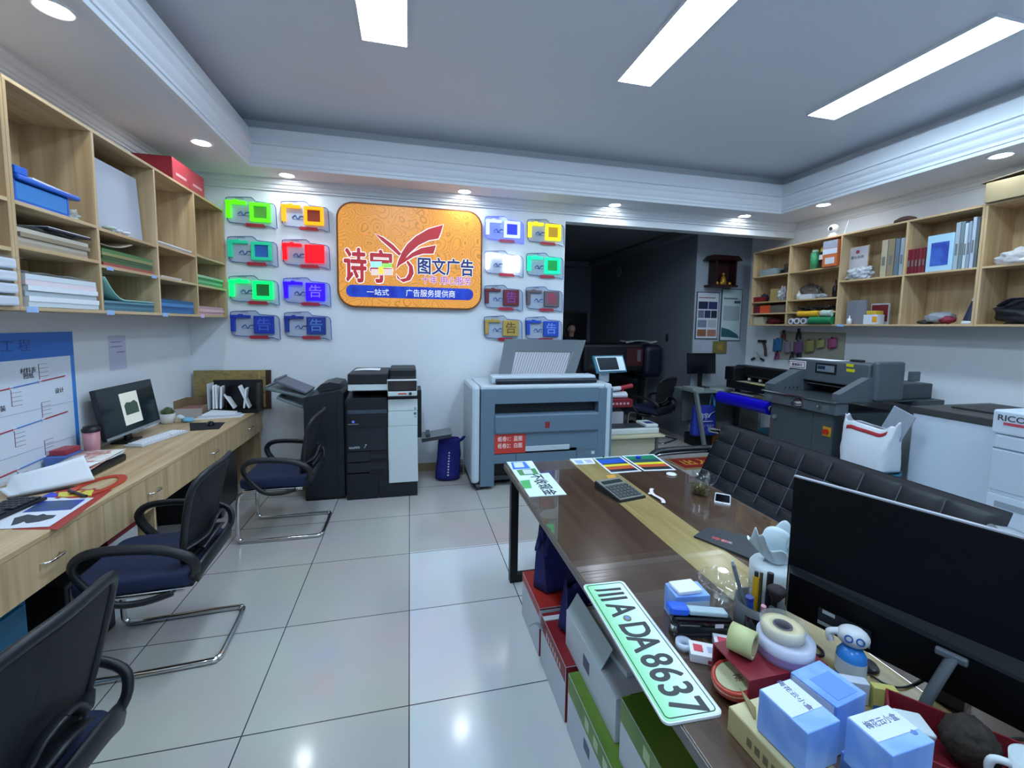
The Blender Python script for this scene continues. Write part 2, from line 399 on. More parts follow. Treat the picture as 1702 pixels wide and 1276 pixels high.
# ---------------------------------------------------------------- the orange shop sign
def sign_face():
    m = bpy.data.materials.new('orange_cloud_print'); m.use_nodes = True; nt = m.node_tree; b = nt.nodes['Principled BSDF']
    tc = nt.nodes.new('ShaderNodeTexCoord')
    vo = nt.nodes.new('ShaderNodeTexVoronoi'); vo.inputs['Scale'].default_value = 7.5
    no = nt.nodes.new('ShaderNodeTexNoise'); no.inputs['Scale'].default_value = 5; no.inputs['Detail'].default_value = 1
    nt.links.new(tc.outputs['Object'], no.inputs['Vector'])
    mxv = nt.nodes.new('ShaderNodeMix'); mxv.data_type = 'RGBA'; mxv.inputs['Factor'].default_value = 0.12
    nt.links.new(tc.outputs['Object'], mxv.inputs[6]); nt.links.new(no.outputs['Color'], mxv.inputs[7])
    nt.links.new(mxv.outputs[2], vo.inputs['Vector'])
    mu = nt.nodes.new('ShaderNodeMath'); mu.operation = 'MULTIPLY'; mu.inputs[1].default_value = 42
    sn = nt.nodes.new('ShaderNodeMath'); sn.operation = 'SINE'
    nt.links.new(vo.outputs['Distance'], mu.inputs[0]); nt.links.new(mu.outputs[0], sn.inputs[0])
    r = nt.nodes.new('ShaderNodeValToRGB'); e = r.color_ramp.elements
    e[0].position = 0.70; e[0].color = lin('#e8983c'); e[1].position = 0.95; e[1].color = lin('#c07c28')
    nt.links.new(sn.outputs[0], r.inputs['Fac'])
    nt.links.new(r.outputs['Color'], b.inputs['Base Color']); nt.links.new(r.outputs['Color'], b.inputs['Emission Color'])
    b.inputs['Emission Strength'].default_value = SIGN_E; b.inputs['Roughness'].default_value = 0.35
    return m
SIGN_E = 0.22
SX, SZ, SY = 0.03, 2.355, 4.79
sg = thing('shop_sign', 'large orange rounded sign with red white-edged lettering and a swoosh, on the back wall', 'sign', (SX, YB, SZ))
MB(mat('#7a4a22', 0.4, 0.2)).at((0, 0, 0), (pi/2, 0, 0)).prism(rrect(1.51, 1.075, 0.17, 8), 0.055).obj('frame', sg)
MB(sign_face()).at((0, 0, 0), (pi/2, 0, 0)).prism(rrect(1.475, 1.04, 0.155, 8), 0.004, 0.0552).obj('face', sg)
def sl(zx, zy):                    # a point of the sign's artwork, in metres from its centre
    p = aty(550+zx/4.2525, 320+zy/4.2525, SY); return (p.x-SX, p.z-SZ)
def sprism(pts, mt, dep, base, name):
    return MB(mt).at((0, 0, 0), (pi/2, 0, 0)).prism([sl(*p) for p in pts], dep, base).obj(name, sg)
SGL = lambda h, e=0.35: mat(h, 0.4, emit=e)
red_, wht_, nav_, pur_ = SGL('#b42c32', .2), SGL('#eef0f4', .3), SGL('#26316e', .15), SGL('#9c3a9a', .25)
def smooth_poly(pts, k=4):
    out = []; n = len(pts)
    for i in range(n):
        p0, p1, p2, p3 = (Vector((*pts[(i+j-1) % n], 0)) for j in range(4))
        for q in range(k):
            t = q/k; v = 0.5*((2*p1)+(-p0+p2)*t+(2*p0-5*p1+4*p2-p3)*t*t+(-p0+3*p1-3*p2+p3)*t**3); out.append((v.x, v.y))
    return out
def grow(pts, d):
    n = len(pts); out = []
    a = sum(pts[i][0]*pts[(i+1) % n][1]-pts[(i+1) % n][0]*pts[i][1] for i in range(n))
    sg_ = 1 if a > 0 else -1
    for i in range(n):
        e1 = Vector((pts[i][0]-pts[i-1][0], pts[i][1]-pts[i-1][1])); e2 = Vector((pts[(i+1) % n][0]-pts[i][0], pts[(i+1) % n][1]-pts[i][1]))
        nn = Vector((e1.y, -e1.x)).normalized()+Vector((e2.y, -e2.x)).normalized()
        if nn.length > 1e-6: nn.normalize()
        out.append((pts[i][0]+sg_*d*nn.x, pts[i][1]+sg_*d*nn.y))
    return out
SW = [('swoosh', [(460, 545), (474, 490), (500, 425), (540, 365), (600, 310), (690, 258), (793, 228), (778, 280), (760, 325), (690, 338), (620, 372), (560, 425), (505, 490)]),
      ('swoosh', [(478, 520), (520, 470), (575, 425), (640, 392), (742, 373), (734, 403), (724, 432), (650, 432), (585, 452), (525, 490)]),
      ('swoosh', [(312, 291), (370, 318), (440, 370), (498, 432), (484, 448), (430, 400), (360, 340)]),
      ('swoosh', [(545, 480), (578, 520), (586, 570), (562, 618), (512, 634), (470, 605), (462, 575), (490, 612), (530, 604), (550, 570), (552, 525), (532, 490)])]
for nm, pts in SW:
    sprism(grow(pts, 7), wht_, 0.004, 0.0592, nm+'_edge'); sprism(pts, red_, 0.004, 0.0634, nm)
def sign_text(body, x0, x1, y0, y1, mt, edge, bold=0.012, eb=0.05, name='lettering'):
    a = sl(x0, y1); b = sl(x1, y0); cx, cz = (a[0]+b[0])/2, (a[1]+b[1])/2
    n = len(body); hgt = b[1]-a[1]; size = hgt*1.0; wid = (b[0]-a[0])/(n*size)
    if edge: text(body, size, edge, sg, (cx, -0.061, cz-0.03*size), FRONT, name+'_edge', wid, eb)
    text(body, size, mt, sg, (cx, -0.0645, cz-0.03*size), FRONT, name, wid, bold)
sign_text('诗', 92, 252, 400, 650, red_, wht_, 0.05, 0.11)
sign_text('宇', 272, 440, 415, 655, red_, wht_, 0.05, 0.11)
# the rainbow band across the middle of the second character
for (x0, x1, y0, y1, h) in ((280, 360, 487, 530, '#9fd8e8'), (360, 432, 500, 530, '#8fd05a'), (284, 440, 540, 585, '#d8c0b8'), (335, 372, 520, 575, '#d8d048')):
    sprism([(x0, y1), (x1, y1), (x1, y0), (x0, y0)], SGL(h), 0.001, 0.0652, 'rainbow_band')
sign_text('图文广告', 608, 1012, 478, 585, nav_, wht_, 0.05, 0.13)
sign_text('十年 用心服务', 618, 1014, 600, 648, pur_, wht_, 0.02, 0.10)
bx0, bz0 = sl(108, 740); bx1, bz1 = sl(1006, 676)
bar = ramp_mat('blue_bar_print', [(0.3, '#1420b8'), (0.5, '#1c50d8'), (0.7, '#1828b4')], (4, 1, 4), 1.4, 2, 0.35)
MB(bar).at((0, 0, 0), (pi/2, 0, 0)).prism(rrect(bx1-bx0, 0.125, 0.06, 6, (bx0+bx1)/2, (bz0+bz1)/2), 0.003, 0.0592).obj('blue_bar', sg)
sign_text('一站式', 252, 412, 684, 728, wht_, None, 0.0); sign_text('广告服务提供商', 528, 880, 694, 738, wht_, None, 0.0)

# ---------------------------------------------------------------- sample letter signs on the back wall
acr = mat('#c3cfe2', 0.08, alpha=0.55, spec=0.7); blu_out = mat('#2b4a92', 0.2); rib = mat('#b02a34', 0.3); logo_b = mat('#2a5c9c', 0.4)
def mpt(px, py): return ((px-255)/390*0.45, -(py-232)/265*0.30)
OUT = [(90, 333), (70, 310), (62, 160), (66, 128), (90, 122), (232, 112), (258, 112), (275, 125), (290, 143), (420, 152), (438, 165), (445, 185), (450, 365), (425, 362), (400, 350)]
def sample(cx, cz, label, c1, c2, e1=0.0, e2=0.0, style='frame', outc=None, plate=None):
    t = thing('sample_letter_sign', label, 'sign', (cx, YB, cz), group='sample letter signs beside the orange sign')
    out = [mpt(*p) for p in OUT]
    MB(plate or acr).at((0, 0, 0), (pi/2, 0, 0)).prism(out, 0.005, 0.022).obj('acrylic_plate', t)
    o = MB(outc or blu_out); o.tube([(x, -0.028, z) for x, z in out], 0.0035, 6, closed=True); o.obj('outline', t)
    MB(mat('#b9bdc4', 0.3, 0.8)).box(-0.05, 0.05, -0.0222, 0, -0.05, 0.05, 0.004).obj('wall_mount', t)
    gl = mat(c1, 0.35, emit=e1)
    g = MB(gl)
    for (x0, x1, y0, y1) in ((128, 160, 143, 153), (66, 222, 152, 178), (70, 104, 178, 296)):
        a = mpt(x0, y1); b = mpt(x1, y0); g.box(a[0], b[0], -0.06, -0.027, a[1], b[1], 0.003, 1)
    g.obj('left_character', t)
    a = mpt(248, 314); b = mpt(406, 156); w_ = 0.03
    q = MB(gl)
    if style == 'frame':
        q.box(a[0], b[0], -0.06, -0.027, b[1]-w_, b[1], 0.003, 1); q.box(a[0], b[0], -0.06, -0.027, a[1], a[1]+w_, 0.003, 1)
        q.box(a[0], a[0]+w_, -0.06, -0.027, a[1]+w_, b[1]-w_, 0.003, 1); q.box(b[0]-w_, b[0], -0.06, -0.027, a[1]+w_, b[1]-w_, 0.003, 1)
        q.mat(mat(c2, 0.4, emit=e2)).box(a[0]+w_, b[0]-w_, -0.04, -0.027, a[1]+w_, b[1]-w_)
        q.obj('right_character', t)
    else:
        q.box(a[0], b[0], -0.06, -0.027, a[1], b[1], 0.004, 1); q.obj('right_character', t)
        text('告', 0.135, mat(c2, 0.4, emit=e2), t, ((a[0]+b[0])/2, -0.061, (a[1]+b[1])/2-0.005), FRONT, 'inner_character', 1.0, 0.01)
    a = mpt(150, 268); b = mpt(240, 236); l = MB(logo_b)
    l.tube([(a[0], -0.03, a[1]+.01), (a[0]+.03, -0.03, b[1]), (a[0]+.05, -0.03, a[1]), (a[0]+.075, -0.03, b[1]-.005), (b[0], -0.03, b[1]-.008)], 0.005, 6, sub=3)
    l.box(a[0], b[0], -0.03, -0.0275, a[1]-0.004, a[1]); l.obj('small_logo', t)
    MB(rib).at((0, 0, 0), (pi/2, 0, 0)).prism([mpt(200, 345), mpt(212, 330), mpt(350, 332), mpt(362, 360), mpt(215, 360)], 0.006, 0.025).obj('red_ribbon', t)
    text('广告字样品', 0.02, mat('#3a3d48', .5), t, (mpt(160, 125)[0], -0.0285, mpt(0, 126)[1]), FRONT, 'top_caption', 0.9)
    return t
CX = (-1.508, -1.02, 1.04, 1.524); CZ = (2.728, 2.352, 1.97, 1.625)
sample(CX[0], CZ[0], 'sample sign with lit lime green characters, top left corner of the sample signs', '#46f000', '#3c8a18', 1.15, 0.1)
sample(CX[0], CZ[1], 'sample sign with faintly lit teal characters, below the lime green one', '#1fae86', '#2b64b8', 0.25, 0.0)  # faint glow put into the teal as low emission
sample(CX[0], CZ[2], 'sample sign with lit emerald green characters on the left of the orange sign', '#00f060', '#1f6a3a', 1.15, 0.05)
sample(CX[0], CZ[3], 'sample sign with flat unlit navy characters, bottom of the far left column', '#1c3aa8', '#4c68c8', 0, 0, 'solid')
sample(CX[1], CZ[0], 'sample sign with lit amber yellow characters beside the top of the orange sign', '#ff9a00', '#7a2a10', 0.95, 0.06)
sample(CX[1], CZ[1], 'sample sign with glowing solid red characters', '#ff0010', '#ff0010', 1.3, 1.3, 'solid')
sample(CX[1], CZ[2], 'sample sign with glowing violet blue characters', '#2000ff', '#6a5cff', 1.2, 0.8, 'solid')
sample(CX[1], CZ[3], 'sample sign with unlit navy characters, below the glowing violet blue one', '#1b3690', '#5a8ac8', 0, 0, 'solid')
sample(CX[2], CZ[0], 'sample sign edge-lit in pale blue with blue centre, top row right of the orange sign', '#b4c0ff', '#1428d8', 0.9, 0.4, outc=mat('#4a5cff', 0.3, emit=0.8), plate=mat('#7f92f0', 0.1, alpha=0.6, emit=0.3))
sample(CX[2], CZ[1], 'sample sign with glaring white lit characters', '#ffffff', '#fff4e8', 2.6, 2.2, 'frame')
sample(CX[2], CZ[2], 'sample sign with unlit dark red characters and a purple inner one', '#6e2630', '#8a3fa8', 0, 0, 'solid')
sample(CX[2], CZ[3], 'sample sign with unlit gold characters', '#b89a4a', '#5a4a22', 0, 0, 'solid')
sample(CX[3], CZ[0], 'sample sign with lit lemon yellow characters beside the dark opening', '#ffe800', '#b08a10', 0.95, 0.2)
sample(CX[3], CZ[1], 'sample sign with lit sea green characters beside the dark opening', '#00f0a0', '#109040', 0.9, 0.2)
sample(CX[3], CZ[2], 'sample sign with unlit grey characters and a crimson inner one', '#6a5c60', '#c02850', 0, 0, 'solid')
sample(CX[3], CZ[3], 'sample sign with unlit royal blue characters, bottom right corner of the sample signs', '#1f49b8', '#7a9ae0', 0, 0, 'solid')
# ---------------------------------------------------------------- left wall shelves
WZ, WY, WX = wood('z'), wood('y'), wood('x')
LF = -1.755
def shelf_unit(name, label, xf, xb, ys, z0, z1, rows, group, side):
    """open pigeonhole unit: ys are the uprights along y, rows[i] the shelf heights of bay i"""
    t = thing(name, label, 'shelf', ((xf+xb)/2, (ys[0]+ys[-1])/2, z0), group=group); ox, oy = t.location.x, t.location.y
    xa, xc = min(xf, xb)-ox, max(xf, xb)-ox; T = 0.018
    def bd(nm, m, x0, x1, y0, y1, a, b): MB(m).box(x0, x1, y0-oy, y1-oy, a-z0, b-z0, 0.0012, 1).obj(nm, t)
    bd('top_board', WY, xa, xc, ys[0], ys[-1], z1-T, z1); bd('bottom_board', WY, xa, xc, ys[0], ys[-1], z0, z0+T)
    for i, y in enumerate(ys):
        e = 0 if i == 0 else (T if i == len(ys)-1 else T/2)
        bd('side_panel' if i in (0, len(ys)-1) else 'divider', WZ, xa, xc, y-e, y-e+T, z0+T, z1-T)
    bk = (xa, xa+0.006) if side < 0 else (xc-0.006, xc)
    bd('back_panel', WZ, bk[0], bk[1], ys[0]+T, ys[-1]-T, z0+T, z1-T)
    for i, r in enumerate(rows):
        a = ys[i]+(T if i == 0 else T/2); b = ys[i+1]-(T if i+1 == len(ys)-1 else T/2)
        for z in r: bd('shelf_board', WY, xa+(0.006 if side < 0 else 0), xc-(0.006 if side > 0 else 0), a, b, z-T, z)
    return t
shelf_unit('shelf_unit', 'four-bay pale wood pigeonhole shelf high on the left wall, full of papers', LF, XL, [2.48, 3.04, 3.65, 4.23, 4.83], 1.686, 2.73,
           [(2.19, 1.99), (2.185, 1.972), (2.20, 1.965), (2.215, 1.965)], 'pigeonhole shelves on the left wall', -1)
shelf_unit('shelf_unit', 'near pale wood pigeonhole shelf on the left wall, at the left edge', LF, XL, [1.24, 1.86, 2.478], 1.686, 2.73,
           [(2.19, 1.99), (2.19, 1.97)], 'pigeonhole shelves on the left wall', -1)
def L(px, py, x=LF-0.02): p = atx(px, py, x); return p.y, p.z
clr = clear('#dfe8ec', 0.28, 0.12)
def ream(label, y0, y1, z0, h, cols, x0=-2.06, x1=LF-0.015, wrap=False, jit=0.012, seed=3, name='paper_ream', cat='paper', grp='papers on the left shelves'):
    t = thing(name, label, cat, ((x0+x1)/2, (y0+y1)/2, z0), group=grp); ox, oy = t.location.x, t.location.y
    slab_stack(MB(), x0-ox, x1-ox, y0-oy, y1-oy, 0.0005, h, cols, jit, seed).obj('sheets', t)
    if wrap:
        def fn(u, v):
            zz = h+0.004+0.014*abs(sin(7*u+seed)*cos(9*v+2*seed))
            return (x0-ox+0.02+(x1-x0-0.01)*u, y0-oy+0.01+(y1-y0-0.02)*v, zz)
        MB(clr).grid(fn, 14, 16).obj('plastic_wrap', t)
    return t
G = mat
ream('tan papers in loose plastic under a dark folder, first left bay', 2.52, 2.98, 1.99, 0.085, [G('#a79a86', .6), G('#b7ae9d', .6), G('#94866f', .6), G('#c3bdae', .5)], wrap=True, seed=4)
t = thing('folder', 'dark blue-black folder lying on the tan papers of the first left bay', 'folder', (-1.9, 2.83, 2.094))
MB(G('#1b2130', .4)).box(-0.14, 0.15, -0.16, 0.14, 0, 0.012, 0.003).obj('cover', t); MB(PAPER).box(-0.13, 0.146, -0.155, 0.135, 0.0121, 0.015).obj('sheets', t)
ream('white paper in clear plastic at the bottom of the first left bay', 2.52, 3.0, 1.705, 0.155, [G('#cfd6d9', .5), G('#e2e6ea', .5), G('#a9b4b8', .5), G('#dfe4ea', .5), G('#e8d8dc', .5), G('#d4dbe0', .5)], wrap=True, seed=5, x1=LF+0.0)
ream('green and red packets of paper in the middle of the second left bay', 3.08, 3.60, 1.972, 0.10, [G('#a05048', .5), G('#3f6a3c', .4), G('#2f5a34', .35), G('#8a8a5a', .5), G('#3f7a44', .4)], wrap=True, seed=6)
t = thing('kraft_sheet', 'curled pale brown sheet over the green and red packets', 'paper', (-1.9, 3.2, 2.084))
MB(G('#b8a896', .7)).grid(lambda u, v: (-0.15+0.28*u, -0.11+0.3*v, 0.014+0.022*(v-0.25)**2*4+0.006*sin(4*u)), 8, 12, 0.002).obj('sheet', t)
ream('stack of blue paper at the bottom of the second left bay', 3.08, 3.60, 1.705, 0.06, [G('#4a7284', .6), G('#557f90', .6), G('#3f6678', .6), G('#5f8a98', .6)], seed=7)
t = thing('teal_sheet', 'teal sheet curling up at its left end in the second left bay', 'paper', (-1.9, 3.35, 1.766))
MB(G('#7fb3ac', .6)).grid(lambda u, v: (-0.16+0.29*u, -0.25+0.5*v, 0.012+0.15*max(0, 0.35-v)**2*7), 4, 24, 0.01).obj('sheet', t)
ream('white booklets on the upper shelf of the third left bay', 3.68, 4.18, 2.20, 0.025, [G('#d9dde0', .5), G('#b9b4ac', .5), G('#e2e4e8', .5)], seed=8)
ream('thin white sheets in the middle of the third left bay', 3.70, 4.0, 1.965, 0.016, [G('#dadde2', .6), G('#c9c2bc', .6)], seed=9)
ream('blue sheets wrapped in shiny plastic at the bottom of the third left bay', 3.68, 4.18, 1.705, 0.10, [G('#356aa0', .35), G('#2f5f94', .3), G('#4a82b8', .35), G('#2a5a8c', .35)], wrap=True, seed=10)
ream('thin brown sheets on the upper shelf of the far left bay', 4.27, 4.78, 2.215, 0.014, [G('#8c7458', .6), G('#a08a6c', .6)], seed=11)
ream('green paper on the middle shelf of the far left bay', 4.27, 4.79, 1.965, 0.085, [G('#4f8a5a', .5), G('#7ab08a', .5), G('#3f7a4c', .5), G('#9cc0a0', .5)], wrap=True, seed=12)
ream('pink paper at the bottom of the far left bay', 4.27, 4.78, 1.705, 0.075, [G('#c9a2a8', .6), G('#d8b4b4', .6), G('#b8929a', .6)], seed=13)
# blue file tray
t = thing('file_tray', 'blue plastic document tray with papers in the top of the first left bay', 'tray', (-1.9, 2.72, 2.19))
bl = G('#1f62c8', .3); bl2 = G('#2a86d0', .3)
MB(bl).box(-0.14, 0.13, -0.2, 0.13, 0, 0.012).box(-0.14, 0.13, -0.2, -0.19, 0.012, 0.1).box(-0.14, 0.13, 0.12, 0.13, 0.012, 0.1).box(-0.14, -0.13, -0.19, 0.12, 0.012, 0.1).obj('lower_tray', t)
MB(bl2).box(0.12, 0.13, -0.19, 0.12, 0.012, 0.095, 0.004).obj('front_panel', t)
MB(bl).box(-0.14, 0.15, -0.2, 0.19, 0.1002, 0.125, 0.008).box(-0.14, 0.14, -0.2, -0.13, 0.125, 0.165, 0.006).obj('upper_tray', t)
MB(PAPER).at((0, 0.03, 0), (0, 0, 0.1)).box(-0.12, 0.12, -0.14, 0.13, 0.1255, 0.137).obj('papers', t)
def plastic_bag(label, loc, r, sc, seed, mt=None, amp=0.45, grp=None, name='plastic_bag', cat='bag', flat=0.0, freq=3.4):
    t = thing(name, label, cat, loc, group=grp); mb = MB(mt or clear('#e6ecee', 0.42, 0.1)); blob(mb, (0, 0, r*sc[2]*0.7), r, sc, amp, seed, 4, freq, flat+0.001); mb.obj('film', t)
    return t
plastic_bag('crumpled clear plastic bag beside the blue document tray', (-1.86, 2.945, 2.1905), 0.07, (1.0, 0.7, 0.6), 2)
# foam boards, knobs
for i, (dx, lb) in enumerate(((0.0, 'front'), (0.03, 'middle'), (0.06, 'rear'))):
    t = thing('foam_board', f'large pale foam board leaning in the second left bay, {lb} one of three', 'board', (-1.83-dx, 3.40+0.0*i, 2.1855), group='foam boards in the second left bay')
    MB(G('#b9bfcc', .5)).at((0, 0, 0), (0, -0.05, 0)).box(-0.004, 0.004, -0.225, 0.215+0.006*i, 0.0, 0.44-0.02*i).obj('board', t)
for i, (dy, r) in enumerate(((0.10, 0.035), (0.19, 0.022), (0.26, 0.026))):
    t = thing('round_knob', ('small pale green lid', 'small white knob on a stem', 'wider white knob on a stem')[i]+' at the front edge of the second left bay', 'knob', (-1.785, 3.09+dy, 2.185), group='small knobs on the shelf edge')
    MB(G(('#b4c6b8', '#dcdee8', '#dcdee8')[i], .35)).lathe([(0.0001, 0), (r*0.5, 0), (r*0.45, 0.015), (r, 0.018), (r*0.9, 0.03), (0.0001, 0.034)], 16).obj('knob', t)
t = thing('white_carton', 'narrow white carton beside the foam boards', 'box', (-1.80, 3.075, 2.185)); MB(G('#d4d8e2', .5)).box(-0.03, 0.02, -0.018, 0.012, 0, 0.085, 0.002).obj('carton', t)
for y, z, lb in ((2.545, 1.69, 'first'), (3.1, 1.69, 'second'), (3.70, 1.69, 'third'), (4.29, 1.69, 'fourth')):
    t = thing('shelf_tag', f'small pale blue shelf tag on the bottom edge of the {lb} left bay', 'tag', (LF, y, z), group='shelf tags')
    MB(G('#9db8e2' if lb != 'fourth' else '#d6b8dc', .5)).box(0.0, 0.002, -0.035, 0.035, -0.012, 0.016).obj('tag_card', t)
for y, z in ((3.12, 1.957), (3.58, 1.957)):
    t = thing('shelf_tag', ('left' if y < 3.3 else 'right')+' small blue tag on the middle shelf edge of the second left bay', 'tag', (LF, y, z), group='shelf tags')
    MB(G('#8fb0e2', .5)).box(0.0, 0.002, -0.03, 0.03, -0.012, 0.008).obj('tag_card', t)
for i in range(2):
    y = 4.06+0.27*i
    t = thing('red_carton', ('farther' if i else 'nearer')+' red carton on top of the left shelves', 'box', (-1.895, y, 2.73), group='red cartons on the left shelves') if True else thing('red_carton', ('left' if i == 0 else 'right')+' red carton on top of the left shelves', 'box', (-1.895, y, 2.73), group='red cartons on the left shelves')
    MB(G('#9c2836', .5)).box(-0.14, 0.13, -0.13, 0.13, 0, 0.17, 0.003).obj('carton', t)
    MB(G('#6a5046', .6)).box(-0.14, 0.13, -0.13, 0.13, 0.1702, 0.172).obj('lid', t)
    MB(G('#c8949a', .5)).box(0.1302, 0.131, -0.08, 0.08, 0.05, 0.07).obj('print_strip', t)
for i in range(4):
    t = thing('wrapped_ream', ('bottom', 'second', 'third', 'top')[i]+' white packet in crinkled plastic at the left edge of the photo', 'paper', (-1.88, 2.26, 1.7045+0.056*i), group='white packets in the near left bay')
    MB(G('#d6dbe6', .4)).box(-0.16, 0.15, -0.2, 0.19, 0, 0.045, 0.01).obj('packet', t)
    MB(clr).grid(lambda u, v, i=i: (-0.15+0.33*u, -0.19+0.385*v, 0.047+0.006*abs(sin(9*u+i)*cos(11*v))), 12, 12).obj('plastic_wrap', t)

# ---------------------------------------------------------------- the long desk
DX0, DX1, DT = -2.1, -1.475, 0.765
dk = thing('long_desk', 'long pale wood built-in desk with drawers along the left wall', 'desk', (-1.78, 2.4, 0)); ox, oy = -1.78, 2.4
def dbox(nm, m, x0, x1, y0, y1, z0, z1, par=dk, b=0.001): return MB(m).box(x0-ox, x1-ox, y0-oy, y1-oy, z0, z1, b, 1).obj(nm, par)
dbox('desk_top', WY, DX0+0.001, DX1, -0.4, 4.838, DT-0.026, DT, b=0.003)
yy = [-0.4, 0.75, 1.60, atx(173, 838, DX1).y, 3.42, 4.22, 4.83]
hs = [None, None, (85, 935), (255, 812), (355, 746), (416, 707)]
for i in range(6):
    d = dbox('drawer', WZ, DX1-0.02, DX1-0.003, yy[i]+0.0015, yy[i+1]-0.0015, 0.545, DT-0.0265)
    yc = atx(*hs[i], DX1).y if hs[i] else (yy[i]+yy[i+1])/2
    zc = 0.648
    h = MB(CHROME); h.tube([(DX1-0.003, yc-0.05, zc), (DX1+0.02, yc-0.047, zc), (DX1+0.026, yc-0.03, zc), (DX1+0.026, yc+0.03, zc), (DX1+0.02, yc+0.047, zc), (DX1-0.003, yc+0.05, zc)], 0.005, 8)
    for k in range(len(h.v)): h.v[k] -= Vector((ox, oy, 0))
    h.obj('handle', d)
for y in (0.3, 2.92, 4.80): dbox('support_panel', WZ, DX0+0.014, DX1-0.022, y, y+0.018, 0, 0.6 if y < 4.7 else DT-0.027)
dbox('support_rail', WY, DX0+0.014, DX0+0.032, -0.4, 4.80, 0.5, 0.6)

def D(px, py, z=DT): return atz(px, py, z)
def flat_quad(name, label, cat, pts, mt, th=0.0012, group=None, z=DT, par=None, sub=None):
    """thin sheet lying at height z with the given plan corners"""
    c = sum((Vector((p[0], p[1], 0)) for p in pts), Vector())/len(pts)
    t = thing(name, label, cat, (c.x, c.y, z), group=group)
    MB(mt).prism([(p[0]-c.x, p[1]-c.y) for p in (pts if sum(pts[i][0]*pts[(i+1) % len(pts)][1]-pts[(i+1) % len(pts)][0]*pts[i][1] for i in range(len(pts))) > 0 else pts[::-1])], th).obj(sub or 'sheet', t)
    return t
# wall chart
pw = XL+0.003; y1 = 3.325; zt = atx(117, 551, pw).z; zb = 0.78; y0 = 2.05
t = thing('wall_chart', 'white planning chart with blue header and red branch lines on the left wall', 'poster', (XL, (y0+y1)/2, zb)); hw = (y1-y0)/2; hh = zt-zb
MB(ramp_mat('chart_print', [(0.3, '#e4e8f2'), (0.7, '#cfe0f0')], (0.5, 0.5, 1), 1.5, 2, 0.5)).box(0.0, 0.004, -hw, hw, 0, hh).obj('sheet', t)
MB(ramp_mat('chart_header', [(0.3, '#2f7fd0'), (0.7, '#1a55b8')], (1, 1, 1), 1.0, 2, 0.4)).box(0.0041, 0.0052, -hw, hw, hh-0.15, hh).obj('header', t)
MB(G('#3f86d8', .5)).box(0.0041, 0.0052, hw-0.03, hw, 0.0, hh-0.1502).obj('border', t)
text('流 程 工 程', 0.075, G('#2b4f9c', .5), t, (0.0058, 0.12, hh-0.075), LEFTW, 'title', 1.1, 0.01)
br = MB()
for k in range(3):
    zc = hh-0.33-0.225*k; pts = [(-hw+0.05+0.19*i, zc-0.015+0.012*i) for i in range(7)]
    for i in range(6):
        br.mat(G(('#b84a58', '#8a9a3a', '#5a9a6a', '#b03a4a', '#5a8ad0', '#a83040')[i], .5))
        br.tube([(0.0062, pts[i][0], pts[i][1]), (0.0062, pts[i+1][0], pts[i+1][1])], 0.004, 5)
        br.mat(G('#8c6a78', .5)); s = 1 if i % 2 else -1; x = pts[i][0]; b0 = pts[i][1]
        br.box(0.0042, 0.006, x-0.0015, x+0.0015, min(b0, b0+s*0.1), max(b0, b0+s*0.1))
        for q in range(4): br.box(0.0042, 0.006, x, x+0.065, b0+s*(0.028+0.024*q)-0.001, b0+s*(0.028+0.024*q)+0.001)
    if k: br.mat(G('#9aa4b4', .5)).box(0.0042, 0.006, -hw, hw-0.03, zc+0.112, zc+0.114)
br.obj('branch_lines', t)
nd = MB(G('#e8ecf2', .4))
for k in range(3):
    for i in range(1, 7): nd.cyl((0.0042, -hw+0.05+0.19*i, hh-0.33-0.225*k-0.015+0.012*i), (0.0085, -hw+0.05+0.19*i, hh-0.33-0.225*k-0.015+0.012*i), 0.012, n=12)
nd.obj('line_nodes', t)
for (yy_, zz_, s_) in ((0.29, hh-0.215, '材料表'), (0.29, hh-0.245, '图纸'), (0.10, hh-0.40, '安装'), (0.5, hh-0.36, '设计'), (-0.02, hh-0.22, '制作')): text(s_, 0.035, G('#2a2c34', .6), t, (0.0058, yy_, zz_), LEFTW, 'handwriting', 1.0, 0.0)
a = atx(180, 558, XL+0.004); b = atx(212, 612, XL+0.004)
t = thing('notice_sheet', 'pale printed notice stuck to the left wall above the monitor', 'paper', (XL, (a.y+b.y)/2, b.z)); hy = (b.y-a.y)/2; hz = a.z-b.z
MB(G('#c3c6de', .6)).box(0.0005, 0.002, -hy, hy, 0, hz).obj('sheet', t)
k = MB(G('#7d8298', .6))
for q in (0.2, 0.33): k.box(0.0021, 0.003, -hy*0.8, hy*0.5, hz*(1-q), hz*(1-q)+0.006)
k.box(0.0021, 0.003, -hy*0.1, hy*0.8, hz*0.5, hz*0.5+0.007); k.obj('printed_lines', t)

